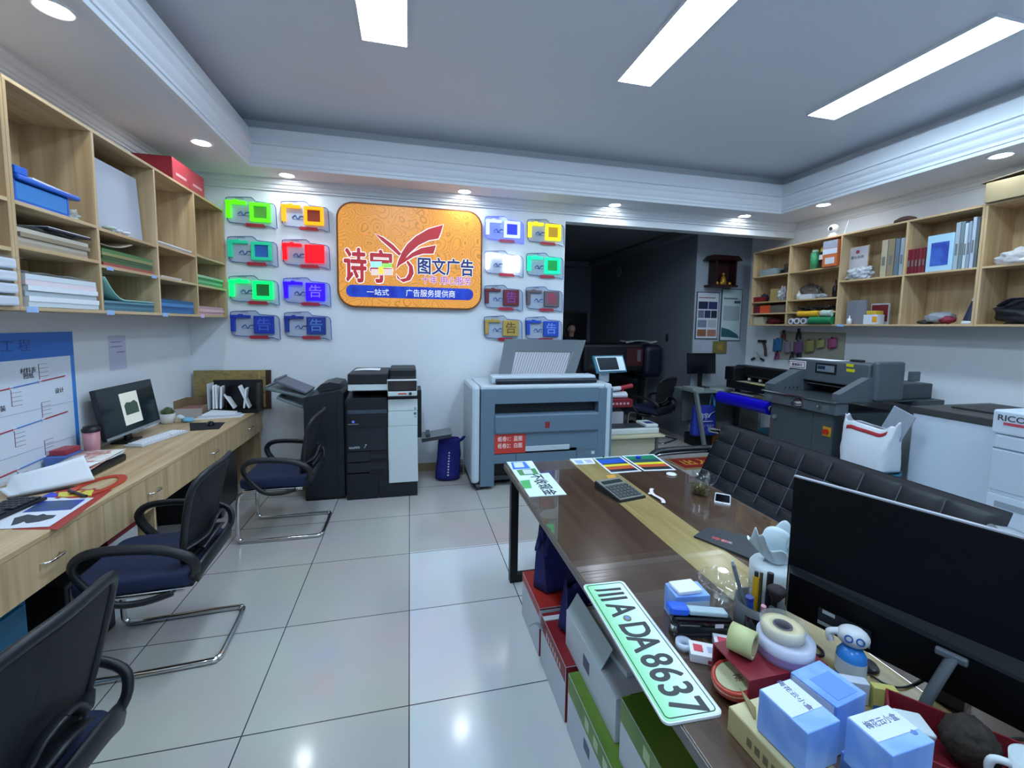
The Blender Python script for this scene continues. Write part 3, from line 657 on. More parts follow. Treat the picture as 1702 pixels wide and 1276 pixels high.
# monitor
def monitor(name, label, bl_, br_, zt_, zb_, depth, th=0.012):
    """screen between two plan points, facing right of the direction bl_->br_"""
    c = (Vector((bl_[0], bl_[1], 0))+Vector((br_[0], br_[1], 0)))/2; d = Vector((br_[0]-bl_[0], br_[1]-bl_[1], 0)); wdt = d.length
    t = thing(name, label, 'monitor', (c.x, c.y, DT), math.atan2(d.y, d.x)); h = zt_-zb_
    g = MB(G('#23262c', .45)); g.at((0, 0, zb_-DT), (-0.16, 0, 0)); g.box(-wdt/2, wdt/2, 0, 0.03, 0, h, 0.004); g.obj('housing', t)
    s = MB(G('#1f2a30', .12)).at((0, 0, zb_-DT), (-0.16, 0, 0)).box(-wdt/2+0.006, wdt/2-0.006, -0.0012, -0.0002, 0.02, h-0.006); s.obj('screen', t)
    MB(G('#8a9298', .35)).at((0, 0, zb_-DT), (-0.16, 0, 0)).box(-wdt/2, wdt/2, -0.003, -0.0002, 0, 0.018).obj('lower_bezel', t)
    MB(G('#15171a', .4)).box(-0.03, 0.03, 0.045, 0.07, 0.0, 0.25, 0.006).obj('stand_neck', t)
    MB(G('#15171a', .4)).box(-0.09, 0.09, 0.01, 0.12, 0.0, 0.012, 0.005).obj('stand_foot', t)
    return t, wdt, h
a = D(178.5, 734.7, 0.84); b = D(267.7, 700, 0.84); zt_ = 1.19
mon, mw_, mh = monitor('monitor', 'black monitor showing a document page, on the long desk at left', a, b, zt_, 0.84, 0.2)
pg = MB(G('#c8ccc4', .4, emit=0.25)).at((0, 0, 0.84-DT), (-0.16, 0, 0)); pg.box(-0.10, 0.10, -0.002, -0.0013, 0.06, mh-0.06); pg.obj('page_window', mon)
pg = MB(G('#42584c', .4, emit=0.08)).at((0, 0, 0.84-DT), (-0.16, 0, 0)); pg.box(-0.07, 0.08, -0.0026, -0.0021, 0.13, 0.2); pg.at((0, -0.0, 0.84-DT), (pi/2-0.16, 0, 0)).prism([(-0.07, 0.2), (0.08, 0.2), (0.05, 0.225), (0.0, 0.215), (-0.04, 0.222)], 0.0026); pg.obj('page_picture', mon)
# pink bottle
p = D(167, 748); t = thing('travel_mug', 'pink travel mug with dark lid beside the desk monitor', 'mug', (-2.0, atx(155, 735, -2.0).y-0.012, DT))
MB(G('#c88a92', .35)).lathe([(0.0001, 0), (0.034, 0), (0.037, 0.006), (0.043, 0.165), (0.0001, 0.165)], 24).obj('body', t)
MB(G('#1f1a1e', .35)).lathe([(0.046, 0.1652), (0.047, 0.185), (0.04, 0.192), (0.038, 0.2), (0.0001, 0.2)], 24).obj('lid', t)
for (px, py, sx, sy, sz, h, nm, lb) in ((118, 750, 0.1, 0.15, 0.075, '#5a7ac0', 'blue_box', 'blue printed box on the desk below the wall chart'),):
    p = D(px, py); p.y = atx(118, 738, XL+0.11).y; t = thing(nm, lb, 'box', (XL+0.072, p.y, DT)); MB(G(h, .4)).box(-0.05, 0.05, -sy/2, sy/2, 0, sz, 0.002).obj('carton', t); MB(G('#7f9ad6', .4)).box(0.0502, 0.051, -sy*0.3, sy*0.25, 0.012, 0.06).obj('print', t)
    t = thing('card_box', 'flat red card box on the blue printed box', 'box', (XL+0.065, p.y+0.02, DT+0.0762)); MB(G('#a83a48', .45)).box(-0.04, 0.04, -0.06, 0.06, 0, 0.03, 0.002).obj('carton', t)
# black tray with newspapers
p = D(150, 768); t = thing('paper_tray', 'black tray holding colourful printed papers on the desk', 'tray', (-1.87, 2.95, DT), 0.03)
MB(G('#15171c', .35)).box(-0.085, 0.13, -0.2, 0.2, 0, 0.045, 0.012).obj('tray', t)
news = ramp_mat('newsprint', [(0.25, '#d8d4c8'), (0.45, '#e4e2dc'), (0.6, '#c07a70'), (0.75, '#d8d6d0')], (3, 3, 3), 4, 3, 0.6)
for i in range(3): MB([news, PAPER, news][i]).at((0, 0, 0.0455+0.008*i), (0, 0, 0.04-0.04*i)).grid(lambda u, v, i=i: (-0.085+0.215*u, -0.19+0.38*v, 0.004+0.012*sin(3*v+i)**2), 4, 14, 0.0015).obj('printed_sheet', t)
# folded white paper leaning towards us
a, b = D(14, 828), D(157, 803)
t = thing('white_sheet', 'large white sheet propped upright on the desk in front of the paper tray', 'paper', ((a.x+b.x)/2, (a.y+b.y)/2, DT)); cx, cy = t.location.x, t.location.y
MB(PAPER).grid(lambda u, v: (a.x-cx+(b.x-a.x)*v-0.055*u+0.02*sin(3*v), a.y-cy+(b.y-a.y)*v+0.02*u, 0.008+0.012*v+u*(0.085+0.045*v+(0.0 if v > 0.12 else -0.05))), 6, 24, 0.0015).obj('sheet', t)
MB(G('#16181c', .5)).grid(lambda u, v: (a.x-cx+(b.x-a.x)*v*0.7+0.035*u, a.y-cy+(b.y-a.y)*v*0.7-0.01, 0.001+0.004*v), 3, 6, -0.004).obj('black_backing', t)
# acrylic cut-outs and prints near the desk edge
p0, p1 = D(92, 806), D(185, 800)
t = thing('red_ring', 'flat orange-red acrylic ring on the desk', 'acrylic shape', (-1.62, 2.67, DT))
vs = [(0.10*cos(2*pi*i/40), 0.17*sin(2*pi*i/40)) for i in range(40)]; vi = [(0.065*cos(2*pi*i/40), 0.125*sin(2*pi*i/40)) for i in range(40)]
rg = MB(G('#c0442c', .3))
for z0, z1 in ((0.0028, 0.007),):
    V = [(x, y, z1) for x, y in vs]+[(x, y, z1) for x, y in vi]+[(x, y, z0) for x, y in vs]+[(x, y, z0) for x, y in vi]
    F = []
    for i in range(40):
        j = (i+1) % 40; F += [(i, j, 40+j, 40+i), (80+i, 120+i, 120+j, 80+j), (i, 80+i, 80+j, j), (40+i, 40+j, 120+j, 120+i)]
    rg.add(V, F)
rg.obj('ring', t)
red_sheet = flat_quad('red_sheet', 'red card under the prints at the front edge of the desk', 'paper', [D(100, 812), D(187, 814), D(96, 880), D(20, 880)], G('#a8382e', .5), 0.001)
t = flat_quad('yellow_cutout', 'yellow acrylic lettering strip with holes on the red card', 'acrylic shape', [D(98, 820), D(156, 816), D(152, 825), D(96, 828)], G('#d8cc30', .35), 0.006, z=DT+0.0011, sub='strip')
h_ = MB(G('#a8382e', .5))
for k in range(4): h_.box(-0.045+0.03*k-0.008, -0.045+0.03*k+0.008, -0.05+0.032*k, -0.03+0.032*k, 0.0061, 0.0066)
h_.obj('cut_hole', t)
a, b = D(115, 814, DT+0.02), D(143, 823, DT+0.02)
t = thing('marker_pen', 'dark marker pen lying across the red card and yellow strip', 'pen', (a.x, a.y, DT+0.0158)); MB(G('#2a1a1c', .35)).cyl((0, 0, 0), tuple(Vector((b.x-a.x, b.y-a.y, 0))), 0.007, n=14).obj('barrel', t)
MB(G('#101014', .35)).cyl((0, 0, 0), tuple(Vector((b.x-a.x, b.y-a.y, 0))*0.35), 0.008, n=14).obj('cap', t)
t = flat_quad('blue_sheet', 'blue card beneath the black keyboard', 'paper', [D(0, 858), D(86, 818), D(98, 822), D(0, 872)], G('#2338c8', .4), 0.0008, z=DT+0.0012)
t = flat_quad('printed_sheet', 'white print with a blue picture and dark grey emblem on the desk', 'paper', [D(75, 828), D(156, 828), D(82, 876), D(0, 880), D(0, 866)], G('#dfe5ee', .45), 0.001, z=DT+0.0026)
def plan_prism(t, pix, mt, h, base, name, zz=DT):
    pp = [D(*q, zz) for q in pix]; pl = [(p.x-t.location.x, p.y-t.location.y) for p in pp]
    if sum(pl[i][0]*pl[(i+1) % len(pl)][1]-pl[(i+1) % len(pl)][0]*pl[i][1] for i in range(len(pl))) < 0: pl = pl[::-1]
    MB(mt).prism(pl, h, base).obj(name, t)
plan_prism(t, [(70, 834), (142, 831), (118, 848), (37, 853)], ramp_mat('blue_picture', [(0.35, '#2f3ca8'), (0.55, '#2a4a5c'), (0.7, '#3c48b8')], (6, 6, 6), 2, 2, .4), 0.0004, 0.0011, 'picture')
plan_prism(t, [(18, 875), (24, 862), (46, 856), (62, 858), (72, 855), (78, 857), (94, 857), (88, 862), (66, 868), (44, 871), (40, 868), (30, 872)], G('#3c4048', .5), 0.0004, 0.0011, 'emblem')
# black keyboard (left edge) and white keyboard
def keyboard(label, c, rz, wdt, dep, base, key, rows=5, cols=15):
    t = thing('keyboard', label, 'keyboard', c, rz); MB(base).box(-wdt/2, wdt/2, -dep/2, dep/2, 0, 0.016, 0.004).obj('case', t)
    k = MB(key)
    for r in range(rows):
        for q in range(cols):
            x = -wdt/2+0.012+(wdt-0.024)*(q+0.5)/cols; y = -dep/2+0.012+(dep-0.024)*(r+0.5)/rows; sx = (wdt-0.024)/cols*0.42; sy = (dep-0.024)/rows*0.42
            if r == 0 and 4 <= q <= 9:
                if q != 6: continue
                sx *= 6.5
            k.box(x-sx, x+sx, y-sy, y+sy, 0.0162, 0.024, 0.002, 1)
    k.obj('keys', t); return t
p = D(30, 842); keyboard('black keyboard at the left edge of the photo on the desk', (p.x-0.02, p.y-0.16, DT+0.0042), pi/2-0.08, 0.46, 0.15, G('#15171c', .4), G('#22242c', .45))
a = D(263, 730); keyboard('white keyboard in front of the desk monitor', (a.x, a.y, DT), math.atan2(D(300, 712).y-D(216, 738).y, D(300, 712).x-D(216, 738).x), 0.43, 0.13, G('#c8ccd4', .4), G('#e4e6ec', .45))
# cactus
p = D(283, 704); t = thing('potted_cactus', 'small cactus in a white pot on the desk', 'plant', (p.x-0.03, p.y+0.03, DT))
MB(G('#d2d0cc', .4)).lathe([(0.0001, 0), (0.04, 0), (0.05, 0.01), (0.056, 0.085), (0.05, 0.085), (0.048, 0.075), (0.0001, 0.075)], 24).obj('pot', t)
cb = MB(G('#4c5a30', .7)); rn = random.Random(5)
for i in range(60):
    th, ph = rn.uniform(0, 2*pi), rn.uniform(0, 1.45); d = Vector((sin(ph)*cos(th), sin(ph)*sin(th), cos(ph)))
    cb.cyl(tuple(Vector((0, 0, 0.085))+d*0.03), tuple(Vector((0, 0, 0.085))+d*0.058), 0.004, 0.001, 5)
cb.sphere((0, 0, 0.09), 0.044, 16); cb.obj('cactus_body', t)
p = D(314, 702); t = thing('face_mask', 'crumpled pale blue face mask beside the cactus', 'mask', (p.x-0.02, p.y+0.02, DT)); mb = MB(G('#7fc0dc', .7)); blob(mb, (0, 0, 0.02), 0.042, (1.1, 0.8, 0.55), 0.5, 3, 3, 3, 0.0005); mb.obj('cloth', t); mb = MB(G('#d8e4ee', .7)); blob(mb, (-0.04, -0.03, 0.045), 0.03, (1.0, 0.8, 0.9), 0.4, 5, 3, 3, 0.0405); mb.obj('tissue', t)
flat_quad('mouse_pad', 'black mouse pad at the desk edge', 'mouse pad', [D(315, 703), D(374, 702), D(364, 713), D(316, 716)], G('#14161c', .7), 0.003, sub='pad')
p = D(350, 706); t = thing('computer_mouse', 'black computer mouse on the black pad', 'mouse', (p.x, p.y, DT+0.0031), 0.4); mb = MB(G('#101216', .3)); mb.sphere((0, 0, 0.0), 0.03, 20, (1.0, 1.9, 1.05)); mb.v = [Vector((v.x, v.y, max(v.z, 0.0))) for v in mb.v]; mb.obj('shell', t)
for i in range(3):
    P_ = [[(322, 698), (402, 693), (408, 689), (354, 689)], [(328, 695), (397, 691), (402, 687), (352, 686)], [(336, 691), (391, 688), (395, 685), (352, 683)]][i]
    flat_quad('paper_pile', ('lowest', 'middle', 'topmost')[i]+' loose white sheets at the far end of the desk', 'paper', [D(*q, DT+0.012*i) for q in P_], [PAPER, G('#c9cdd8', .6), PAPER][i], 0.0115, 'loose sheets at the far desk end', DT+0.0121*i)
# desk organiser
t = thing('desk_organizer', 'black desk organiser with upright papers at the far end of the desk', 'organizer', (-1.68, 4.62, DT))
bk = G('#12141a', .35)
MB(bk).box(-0.2, 0.24, -0.02, 0.14, 0, 0.035, 0.004).obj('base_tray', t)
MB(bk).box(-0.2, 0.24, 0.13, 0.14, 0.0352, 0.31, 0.004).obj('back_plate', t)
MB(G('#c4c8d0', .3)).box(-0.2, -0.192, -0.01, 0.13, 0.0352, 0.29, 0.003).obj('end_plate', t)
MB(G('#2a332c', .3)).box(0.225, 0.24, -0.02, 0.13, 0.0352, 0.29, 0.003).obj('end_plate', t)
MB(bk).box(-0.05, -0.042, 0.0, 0.13, 0.0352, 0.26, 0.003).obj('divider', t)
for i, (x, r, h) in enumerate(((-0.16, 0.02, 0.23), (-0.135, 0.0, 0.22), (-0.10, 0.05, 0.22), (0.02, -0.5, 0.17), (0.10, 0.12, 0.2), (0.15, -0.35, 0.24))):
    MB(PAPER).at((x, 0.03, 0.037), (0, r, 0.15)).box(-0.008, 0.008, -0.02, 0.09, 0.008, h, 0.0).obj('upright_papers', t)
t = thing('open_carton', 'small open cardboard box at the back of the desk', 'box', (XL+0.118, 4.60, DT)); cbm = G('#8a7458', .7)
MB(cbm).box(-0.12, 0.1, -0.12, 0.12, 0, 0.006).box(-0.12, -0.114, -0.12, 0.12, 0.006, 0.15).box(-0.114, 0.1, 0.114, 0.12, 0.006, 0.15).box(0.094, 0.1, -0.12, 0.114, 0.006, 0.1).obj('carton', t)
MB(G('#b8b4ae', .7)).box(-0.114, 0.11, -0.126, -0.1202, 0.0, 0.08).obj('front_flap', t)
MB(G('#a8706c', .6)).box(-0.1, 0.08, -0.1, 0.1, 0.0062, 0.075).obj('contents', t)
# gilt panel leaning in the corner
t = thing('gilt_picture', 'gilt and brown framed landscape panel leaning in the desk corner', 'picture', (-1.74, 4.79, DT), rot=(-0.07, 0, 0))
MB(G('#3a231c', .4)).box(-0.33, 0.36, 0.0, 0.012, 0, 0.40, 0.003).obj('backing', t)
gold = ramp_mat('gilt_print', [(0.3, '#7c6a3c'), (0.5, '#9a8450'), (0.7, '#5c5236')], (2, 2, 4), 4, 4, 0.35)
MB(gold).box(-0.33, 0.31, -0.006, -0.0002, 0.02, 0.40).obj('picture_face', t)
MB(G('#b09a58', .3)).box(0.25, 0.262, -0.012, -0.0062, 0.0, 0.38).obj('gilt_strip', t)

# things under the desk
t = thing('teal_cabinet', 'dark teal cabinet under the near end of the desk', 'cabinet', (-1.8, 1.75, 0)); MB(G('#0f5a7c', .4)).box(-0.22, 0.26, -0.3, 0.34, 0, 0.52, 0.006).obj('body', t); MB(G('#0c4a66', .4)).box(0.2602, 0.268, -0.28, 0.32, 0.03, 0.49, 0.003).obj('door', t)
t = thing('computer_tower', 'black computer tower lying under the desk behind the middle chair', 'computer', (-1.72, 2.48, 0)); MB(G('#14171c', .4)).box(-0.2, 0.16, -0.16, 0.16, 0, 0.42, 0.006).obj('case', t); MB(G('#2a3138', .3)).box(0.1602, 0.164, -0.14, 0.14, 0.03, 0.39).obj('front_panel', t)
t = thing('paper_carton', 'white and red paper carton under the desk behind the middle chair', 'box', (-1.75, 2.75, 0)); MB(G('#d2d6dc', .5)).box(-0.2, 0.17, -0.1, 0.16, 0, 0.44, 0.003).obj('carton', t); MB(G('#8a2030', .5)).box(-0.2, 0.17, -0.1, 0.16, 0.4402, 0.47, 0.003).obj('lid', t)
t = thing('computer_tower', 'black computer tower under the far end of the desk', 'computer', (-1.78, 4.2, 0)); MB(G('#0f1216', .4)).box(-0.2, 0.2, -0.3, 0.22, 0, 0.5, 0.006).obj('case', t); MB(G('#20252c', .3)).box(0.2002, 0.205, -0.28, 0.2, 0.03, 0.47).obj('front_panel', t)
t = thing('floor_carton', 'low tan cardboard box on the floor in the back corner behind the far chair', 'box', (-1.22, 4.62, 0)); MB(G('#a8946a', .7)).box(-0.2, 0.2, -0.14, 0.14, 0, 0.2, 0.003).obj('carton', t); MB(G('#6a6248', .7)).box(-0.08, 0.06, -0.1406, -0.1402, 0.07, 0.12).obj('print', t)

# ---------------------------------------------------------------- office chairs
chp = G('#17191d', .42); seatm = ramp_mat('navy_seat_fabric', [(0.3, '#141d3a'), (0.7, '#1b2748')], (1, 1, 1), 180, 2, 0.85, 0.0, bump=0.2)
meshm = mat('#15181c', 0.7, alpha=0.86)
def backp(y, z): return (-0.17-0.10*((z-0.5)/0.42)+0.045*(abs(y)/0.23)**2, y, z)
def make_chair():
    t = thing('office_chair', 'chair', 'chair')
    s = MB(seatm)
    bm = bmesh.new(); bmesh.ops.create_cube(bm, size=1); bmesh.ops.scale(bm, vec=(0.49, 0.48, 0.075), verts=bm.verts); bmesh.ops.translate(bm, vec=(0.03, 0, 0.455), verts=bm.verts)
    bmesh.ops.bevel(bm, geom=[e for e in bm.edges if abs((e.verts[0].co-e.verts[1].co).z) > 0.05], offset=0.07, segments=5, affect='EDGES', profile=0.5)
    bmesh.ops.bevel(bm, geom=[e for e in bm.edges if abs(e.calc_length()) > 0.005 and abs(e.verts[0].co.z-e.verts[1].co.z) < 1e-4 and len(e.link_faces) == 2 and abs(e.link_faces[0].normal.z-e.link_faces[1].normal.z) > 0.5], offset=0.02, segments=3, affect='EDGES', profile=0.5)
    s.bm(bm, True); s.obj('seat', t)
    MB(chp).box(-0.19, 0.22, -0.2, 0.2, 0.395, 0.417, 0.008).obj('seat_pan', t)
    y = 0.21; pts = [(-0.16, y, 0.40), (0.18, y, 0.40), (0.255, y, 0.385), (0.285, y, 0.32), (0.29, y, 0.08), (0.275, y, 0.028), (0.22, y, 0.014), (-0.22, y, 0.014), (-0.27, y*0.93, 0.014), (-0.285, y*0.7, 0.014)]
    full = pts+[(x, -y_, z) for x, y_, z in reversed(pts)]
    MB(CHROME).tube(full, 0.0135, 12, sub=4).obj('sled_base', t)
    out = [(0.0, 0.945), (0.12, 0.94), (0.2, 0.915), (0.232, 0.86), (0.225, 0.74), (0.205, 0.62), (0.185, 0.54), (0.15, 0.505), (0.0, 0.50)]
    loop = [backp(a, b) for a, b in out]+[backp(-a, b) for a, b in reversed(out[1:-1])]
    MB(chp).tube(loop, 0.014, 8, closed=True, sub=4, flat=(0.013, 0.018)).obj('back_frame', t)
    def bf(u, v):
        z = 0.51+0.425*v; wv = (0.155+0.075*min(1, v*1.6)) if v < 0.9 else 0.228-0.06*(v-0.9)*8
        return Vector(backp((2*u-1)*wv, z))+Vector((0.004, 0, 0))
    MB(meshm).grid(bf, 14, 16, 0.003).obj('mesh_back', t)
    lu = MB(chp)
    for sg_ in (-1, 1):
        lu.tube([backp(sg_*0.19, 0.58), Vector(backp(sg_*0.1, 0.6))-Vector((0.03, 0, 0)), Vector(backp(sg_*0.045, 0.66))-Vector((0.03, 0, 0)), Vector(backp(0, 0.67))-Vector((0.03, 0, 0))], 0.014, 8, sub=4, flat=(0.02, 0.007))
    lu.tube([Vector(backp(-0.12, 0.55))-Vector((0.02, 0, 0)), Vector(backp(0, 0.6))-Vector((0.03, 0, 0)), Vector(backp(0.12, 0.55))-Vector((0.02, 0, 0))], 0.012, 8, sub=5, flat=(0.035, 0.007))
    lu.obj('lumbar_support', t)
    MB(chp).tube([(-0.21, -0.235, 0.46), (-0.235, -0.15, 0.5), (-0.24, 0, 0.505), (-0.235, 0.15, 0.5), (-0.21, 0.235, 0.46)], 0.02, 8, sub=4, flat=(0.014, 0.04)).obj('back_bracket', t)
    for sg_ in (-1, 1):
        y = sg_*0.27
        MB(chp).tube([(-0.205, sg_*0.228, 0.47), (-0.222, sg_*0.25, 0.52), (-0.2, y, 0.58), (-0.1, y, 0.625), (0.05, y, 0.645), (0.17, y, 0.64), (0.22, y, 0.6), (0.21, y, 0.54), (0.145, y, 0.45), (0.08, y*0.98, 0.395), (-0.02, y*0.93, 0.382), (-0.12, y*0.88, 0.40)], 0.016, 10, sub=4, flat=(0.022, 0.014)).obj('armrest', t)
    return t
ch = make_chair(); ch.location = (-0.955, 3.665, 0); ch.rotation_euler = (0, 0, pi)
ch['label'] = 'black mesh office chair with navy seat and chrome sled base, beside the copier finisher'; ch['group'] = 'mesh office chairs at the long desk'
dup(ch, (-1.205, 2.42, 0), pi+0.06, 'black mesh office chair with navy seat half under the desk, second from the copier')
dup(ch, (-1.08, 1.22, 0), pi-0.06, 'black mesh office chair cut by the lower left corner of the photo')
# ---------------------------------------------------------------- helpers for machines that face the camera
def fz(px, py, y): p = aty(px, py, y); return p.x, p.z
class Front:
    """boxes drawn on a plane y = const, in coordinates of a thing standing at (tx, ty)"""
    def __init__(s, t, y): s.t = t; s.y = y; s.o = t.location
    def rect(s, a, b): x0, z1 = fz(*a, s.y); x1, z0 = fz(*b, s.y); return x0-s.o.x, x1-s.o.x, z0-s.o.z, z1-s.o.z
    def box(s, name, mt, a, b, y0=None, y1=None, bev=0.003, par=None):
        x0, x1, z0, z1 = s.rect(a, b); y0 = s.y if y0 is None else y0; y1 = y0+0.01 if y1 is None else y1
        return MB(mt).box(x0, x1, y0-s.o.y, y1-s.o.y, max(z0, 0 if s.o.z == 0 else z0), z1, bev).obj(name, par or s.t)
# ---------------------------------------------------------------- copier
CY = 4.14
cp = thing('photocopier', 'tall black and white office photocopier against the back wall below the orange sign', 'photocopier', (-0.257, 4.45, 0)); F = Front(cp, CY)
cbk = G('#15191f', .42); cdk = G('#1c2128', .38); cwh = G('#c6d0d2', .42)
X0, X1 = -0.575, 0.061
def cbox(nm, m, x0, x1, y0, y1, z0, z1, b=0.004): return MB(m).box(x0+0.257, x1+0.257, y0-4.45, y1-4.45, z0, z1, b).obj(nm, cp)
cbox('main_body', cbk, X0, X1, CY+0.012, 4.78, 0.035, 0.92)
for x in (X0+0.05, X1-0.05):
    for y in (CY+0.06, 4.72): cbox('caster', G('#0c0d0f', .5), x-0.03, x+0.03, y-0.03, y+0.03, 0, 0.0345, 0.01)
cbox('rear_column', cbk, X0+0.02, X1, 4.42, 4.78, 0.9205, 1.03); cbox('right_column', cbk, -0.2, X1, CY+0.012, 4.42, 0.9205, 1.03)
MB(G('#20262c', .45)).at((0, 0, 0), (0, 0, 0)).add([(X0+.257, -0.28, 0.921), (-0.2+.257, -0.28, 0.921), (-0.2+.257, -0.032, 0.921), (X0+.257, -0.032, 0.921), (X0+.257, -0.28, 0.935), (-0.2+.257, -0.28, 0.93), (-0.2+.257, -0.032, 0.98), (X0+.257, -0.032, 0.985)],
     [(0, 1, 5, 4), (1, 2, 6, 5), (2, 3, 7, 6), (3, 0, 4, 7), (4, 5, 6, 7), (3, 2, 1, 0)]).obj('output_tray', cp)
sc_ = cbox('scanner_unit', cwh, X0+0.02, X1+0.002, CY+0.01, 4.76, 1.0305, 1.092, 0.006)
cbox('document_feeder', G('#16181d', .5), X0+0.02, -0.2, CY+0.0, 4.74, 1.0925, 1.19, 0.01)
cbox('document_feeder_arm', G('#1a1c20', .5), -0.199, X1, CY+0.2, 4.74, 1.0925, 1.215, 0.02)
MB(G('#22262b', .5)).at((-0.07+.257, -0.22, 1.10), (0.28, 0, 0)).box(-0.12, 0.12, -0.10, 0.12, 0, 0.012, 0.004).obj('original_tray', cp)
F.box('front_cover', cbk, (577, 662), (643, 711), CY, CY+0.011); F.box('front_door', cdk, (577, 712), (643, 749), CY, CY+0.011)
F.box('paper_drawer', cdk, (576.5, 750), (643, 767), CY, CY+0.011); F.box('paper_drawer', cdk, (576.5, 768), (643, 785), CY, CY+0.011); F.box('lower_cover', cbk, (576, 786), (629.5, 829), CY, CY+0.011); F.box('lower_drawer', cbk, (630.5, 799), (694, 826), CY, CY+0.011)
for a, b in (((614, 749.5), (643, 754)), ((614, 762), (643, 768)), ((614, 780), (640, 787)), ((655, 801.5), (681, 804))): F.box('drawer_grip', BLACK, a, b, CY-0.002, CY)
F.box('drawer_stripe', G('#3a4552', .4), (577, 682), (643, 686), CY-0.001, CY)
for a, b in (((645, 664), (694, 681.5)), ((645, 683.5), (694, 706.5)), ((645, 708.5), (694, 744)), ((645.5, 746), (694.5, 761)), ((646, 763), (694.5, 778.5)), ((646.5, 780.5), (695, 799))): F.box('white_panel', cwh, a, b, CY-0.012, CY+0.0115, 0.005)
MB(cwh).at((0, 0, 0), (0.0, 0, 0)).box(-0.2+.257, X1+.257+0.004, -0.38, -0.21, 0.985, 1.028, 0.008).obj('control_panel', cp)
MB(G('#bfc8cc', .4)).at((-0.068+.257, -0.345, 1.025), (0.5, 0, 0)).box(-0.135, 0.135, -0.01, 0.01, 0.0, 0.135, 0.006).obj('display_frame', cp)
MB(G('#2a2020', .12)).at((-0.068+.257, -0.345, 1.025), (0.5, 0, 0)).box(-0.128, 0.128, -0.0115, -0.0102, 0.008, 0.128).obj('display', cp)
MB(G('#c0504a', .4)).at((0.2, -0.381, 1.007)).box(-0.05, 0.025, -0.0015, -0.0002, -0.006, 0.008).obj('red_label', cp)
MB(G('#2a2e34', .4)).at((0.26, -0.381, 1.008)).cyl((0, 0.0, 0), (0, -0.006, 0), 0.014, n=16).obj('panel_knob', cp)
for a, b, h in (((688, 676), (692, 680), '#8fa0a8'), ((687.5, 684.5), (692, 688.5), '#5a7080'), ((689, 691), (692, 693), '#8fa0a8')): F.box('status_mark', G(h, .4), a, b, CY-0.0135, CY-0.0122, 0)
x, z = fz(587, 701, CY); MB(G('#5a6ad8', .4, emit=0.2)).cyl((x+.257, CY-4.45-0.001, z), (x+.257, CY-4.45-0.003, z), 0.012, n=16).obj('maker_emblem', cp)
x, z = fz(587.5, 705, CY); text('KONICA MINOLTA', 0.011, G('#c8ccd4', .4), cp, (x+.257, CY-4.45-0.0015, z), FRONT, 'maker_lettering')
x, z = fz(590, 744, CY); text('bizhubPRESS', 0.03, G('#d0d4dc', .4), cp, (x+.257-0.005, CY-4.45-0.0015, z), FRONT, 'model_lettering', 0.62, 0.01)
x, z = fz(604, 743, CY); text('7', 0.05, G('#d0d4dc', .4), cp, (x+.257+0.012, CY-4.45-0.0015, z+0.006), FRONT, 'model_numeral', 0.8, 0.0, shear=0.4)
by = MB(G('#14171c', .45)); by.box(X1+.2575, X1+.257+0.05, -0.12, 0.2, 0.52, 1.0, 0.006); by.obj('side_unit', cp)
tr = MB(G('#70767c', .4)).at((X1+.257+0.05, 0, 0.505), (0, -0.12, 0)); tr.box(0, 0.31, -0.12, 0.16, -0.012, 0.0, 0.004); tr.obj('bypass_tray', cp)
MB(G('#2a2e34', .4)).at((X1+.257+0.05, 0, 0.505), (0, -0.12, 0)).box(0, 0.30, -0.124, -0.1202, -0.035, 0.0).box(0.05, 0.09, -0.1, 0.1, 0.0005, 0.03, 0.004).obj('tray_guides', cp)
t = thing('loose_sheet', 'white sheet lying on top of the photocopier', 'paper', (-0.41, 4.50, 1.1905)); MB(PAPER).grid(lambda u, v: (-0.12+0.24*u, -0.1+0.2*v, 0.002+0.006*sin(3*u)), 6, 4, 0.0015).obj('sheet', t)

# finisher
fn = thing('finisher_unit', 'black sorting finisher with grey output trays to the left of the photocopier', 'finisher', (-0.76, 4.45, 0))
fx0, fx1 = -0.94+0.76, -0.60+0.76
prof = [(fx0, 0.03), (fx1, 0.03), (fx1, 1.0), (fx1-0.03, 1.03), (fx0+0.16, 1.005), (fx0+0.06, 0.985), (fx0, 0.97)]
MB(G('#1a2026', .42)).at((0, 0.27, 0), (pi/2, 0, 0)).prism(prof, 0.54).obj('body', fn)
MB(G('#252b31', .42)).at((0, 0.262, 0), (pi/2, 0, 0)).prism([(fx0+0.1, 1.0), (fx1-0.03, 1.031), (fx1-0.05, 1.075), (fx1-0.14, 1.09), (fx0+0.12, 1.07), (fx0+0.08, 1.03)], 0.38).obj('top_cover', fn)
MB(BLACK).box(fx0-0.004, fx1, -0.25, 0.25, 0, 0.029, 0.004).obj('plinth', fn)
MB(G('#11151a', .4)).box(fx1-0.06, fx1-0.056, -0.2745, -0.2702, 0.04, 0.95).obj('door_seam', fn)
MB(G('#0e1114', .4)).box(fx1+0.0005, fx1+0.019, -0.2, 0.25, 0.03, 0.93).obj('joining_bracket', fn)
for (z, an, ln, h, w_) in ((1.0, 0.42, 0.3, '#5c5c6c', 0.36), (0.965, 0.26, 0.36, '#5c6a6c', 0.42), (0.86, 0.42, 0.27, '#6a7476', 0.42)):
    m = MB(G(h, .4)).at((fx0+0.01, 0, z), (0, an, 0)); m.box(-ln, 0, -w_/2, w_/2, -0.014, 0.008, 0.006); m.box(-ln, -ln+0.02, -w_/2, w_/2, 0.008, 0.02, 0.004); m.obj('output_tray', fn)

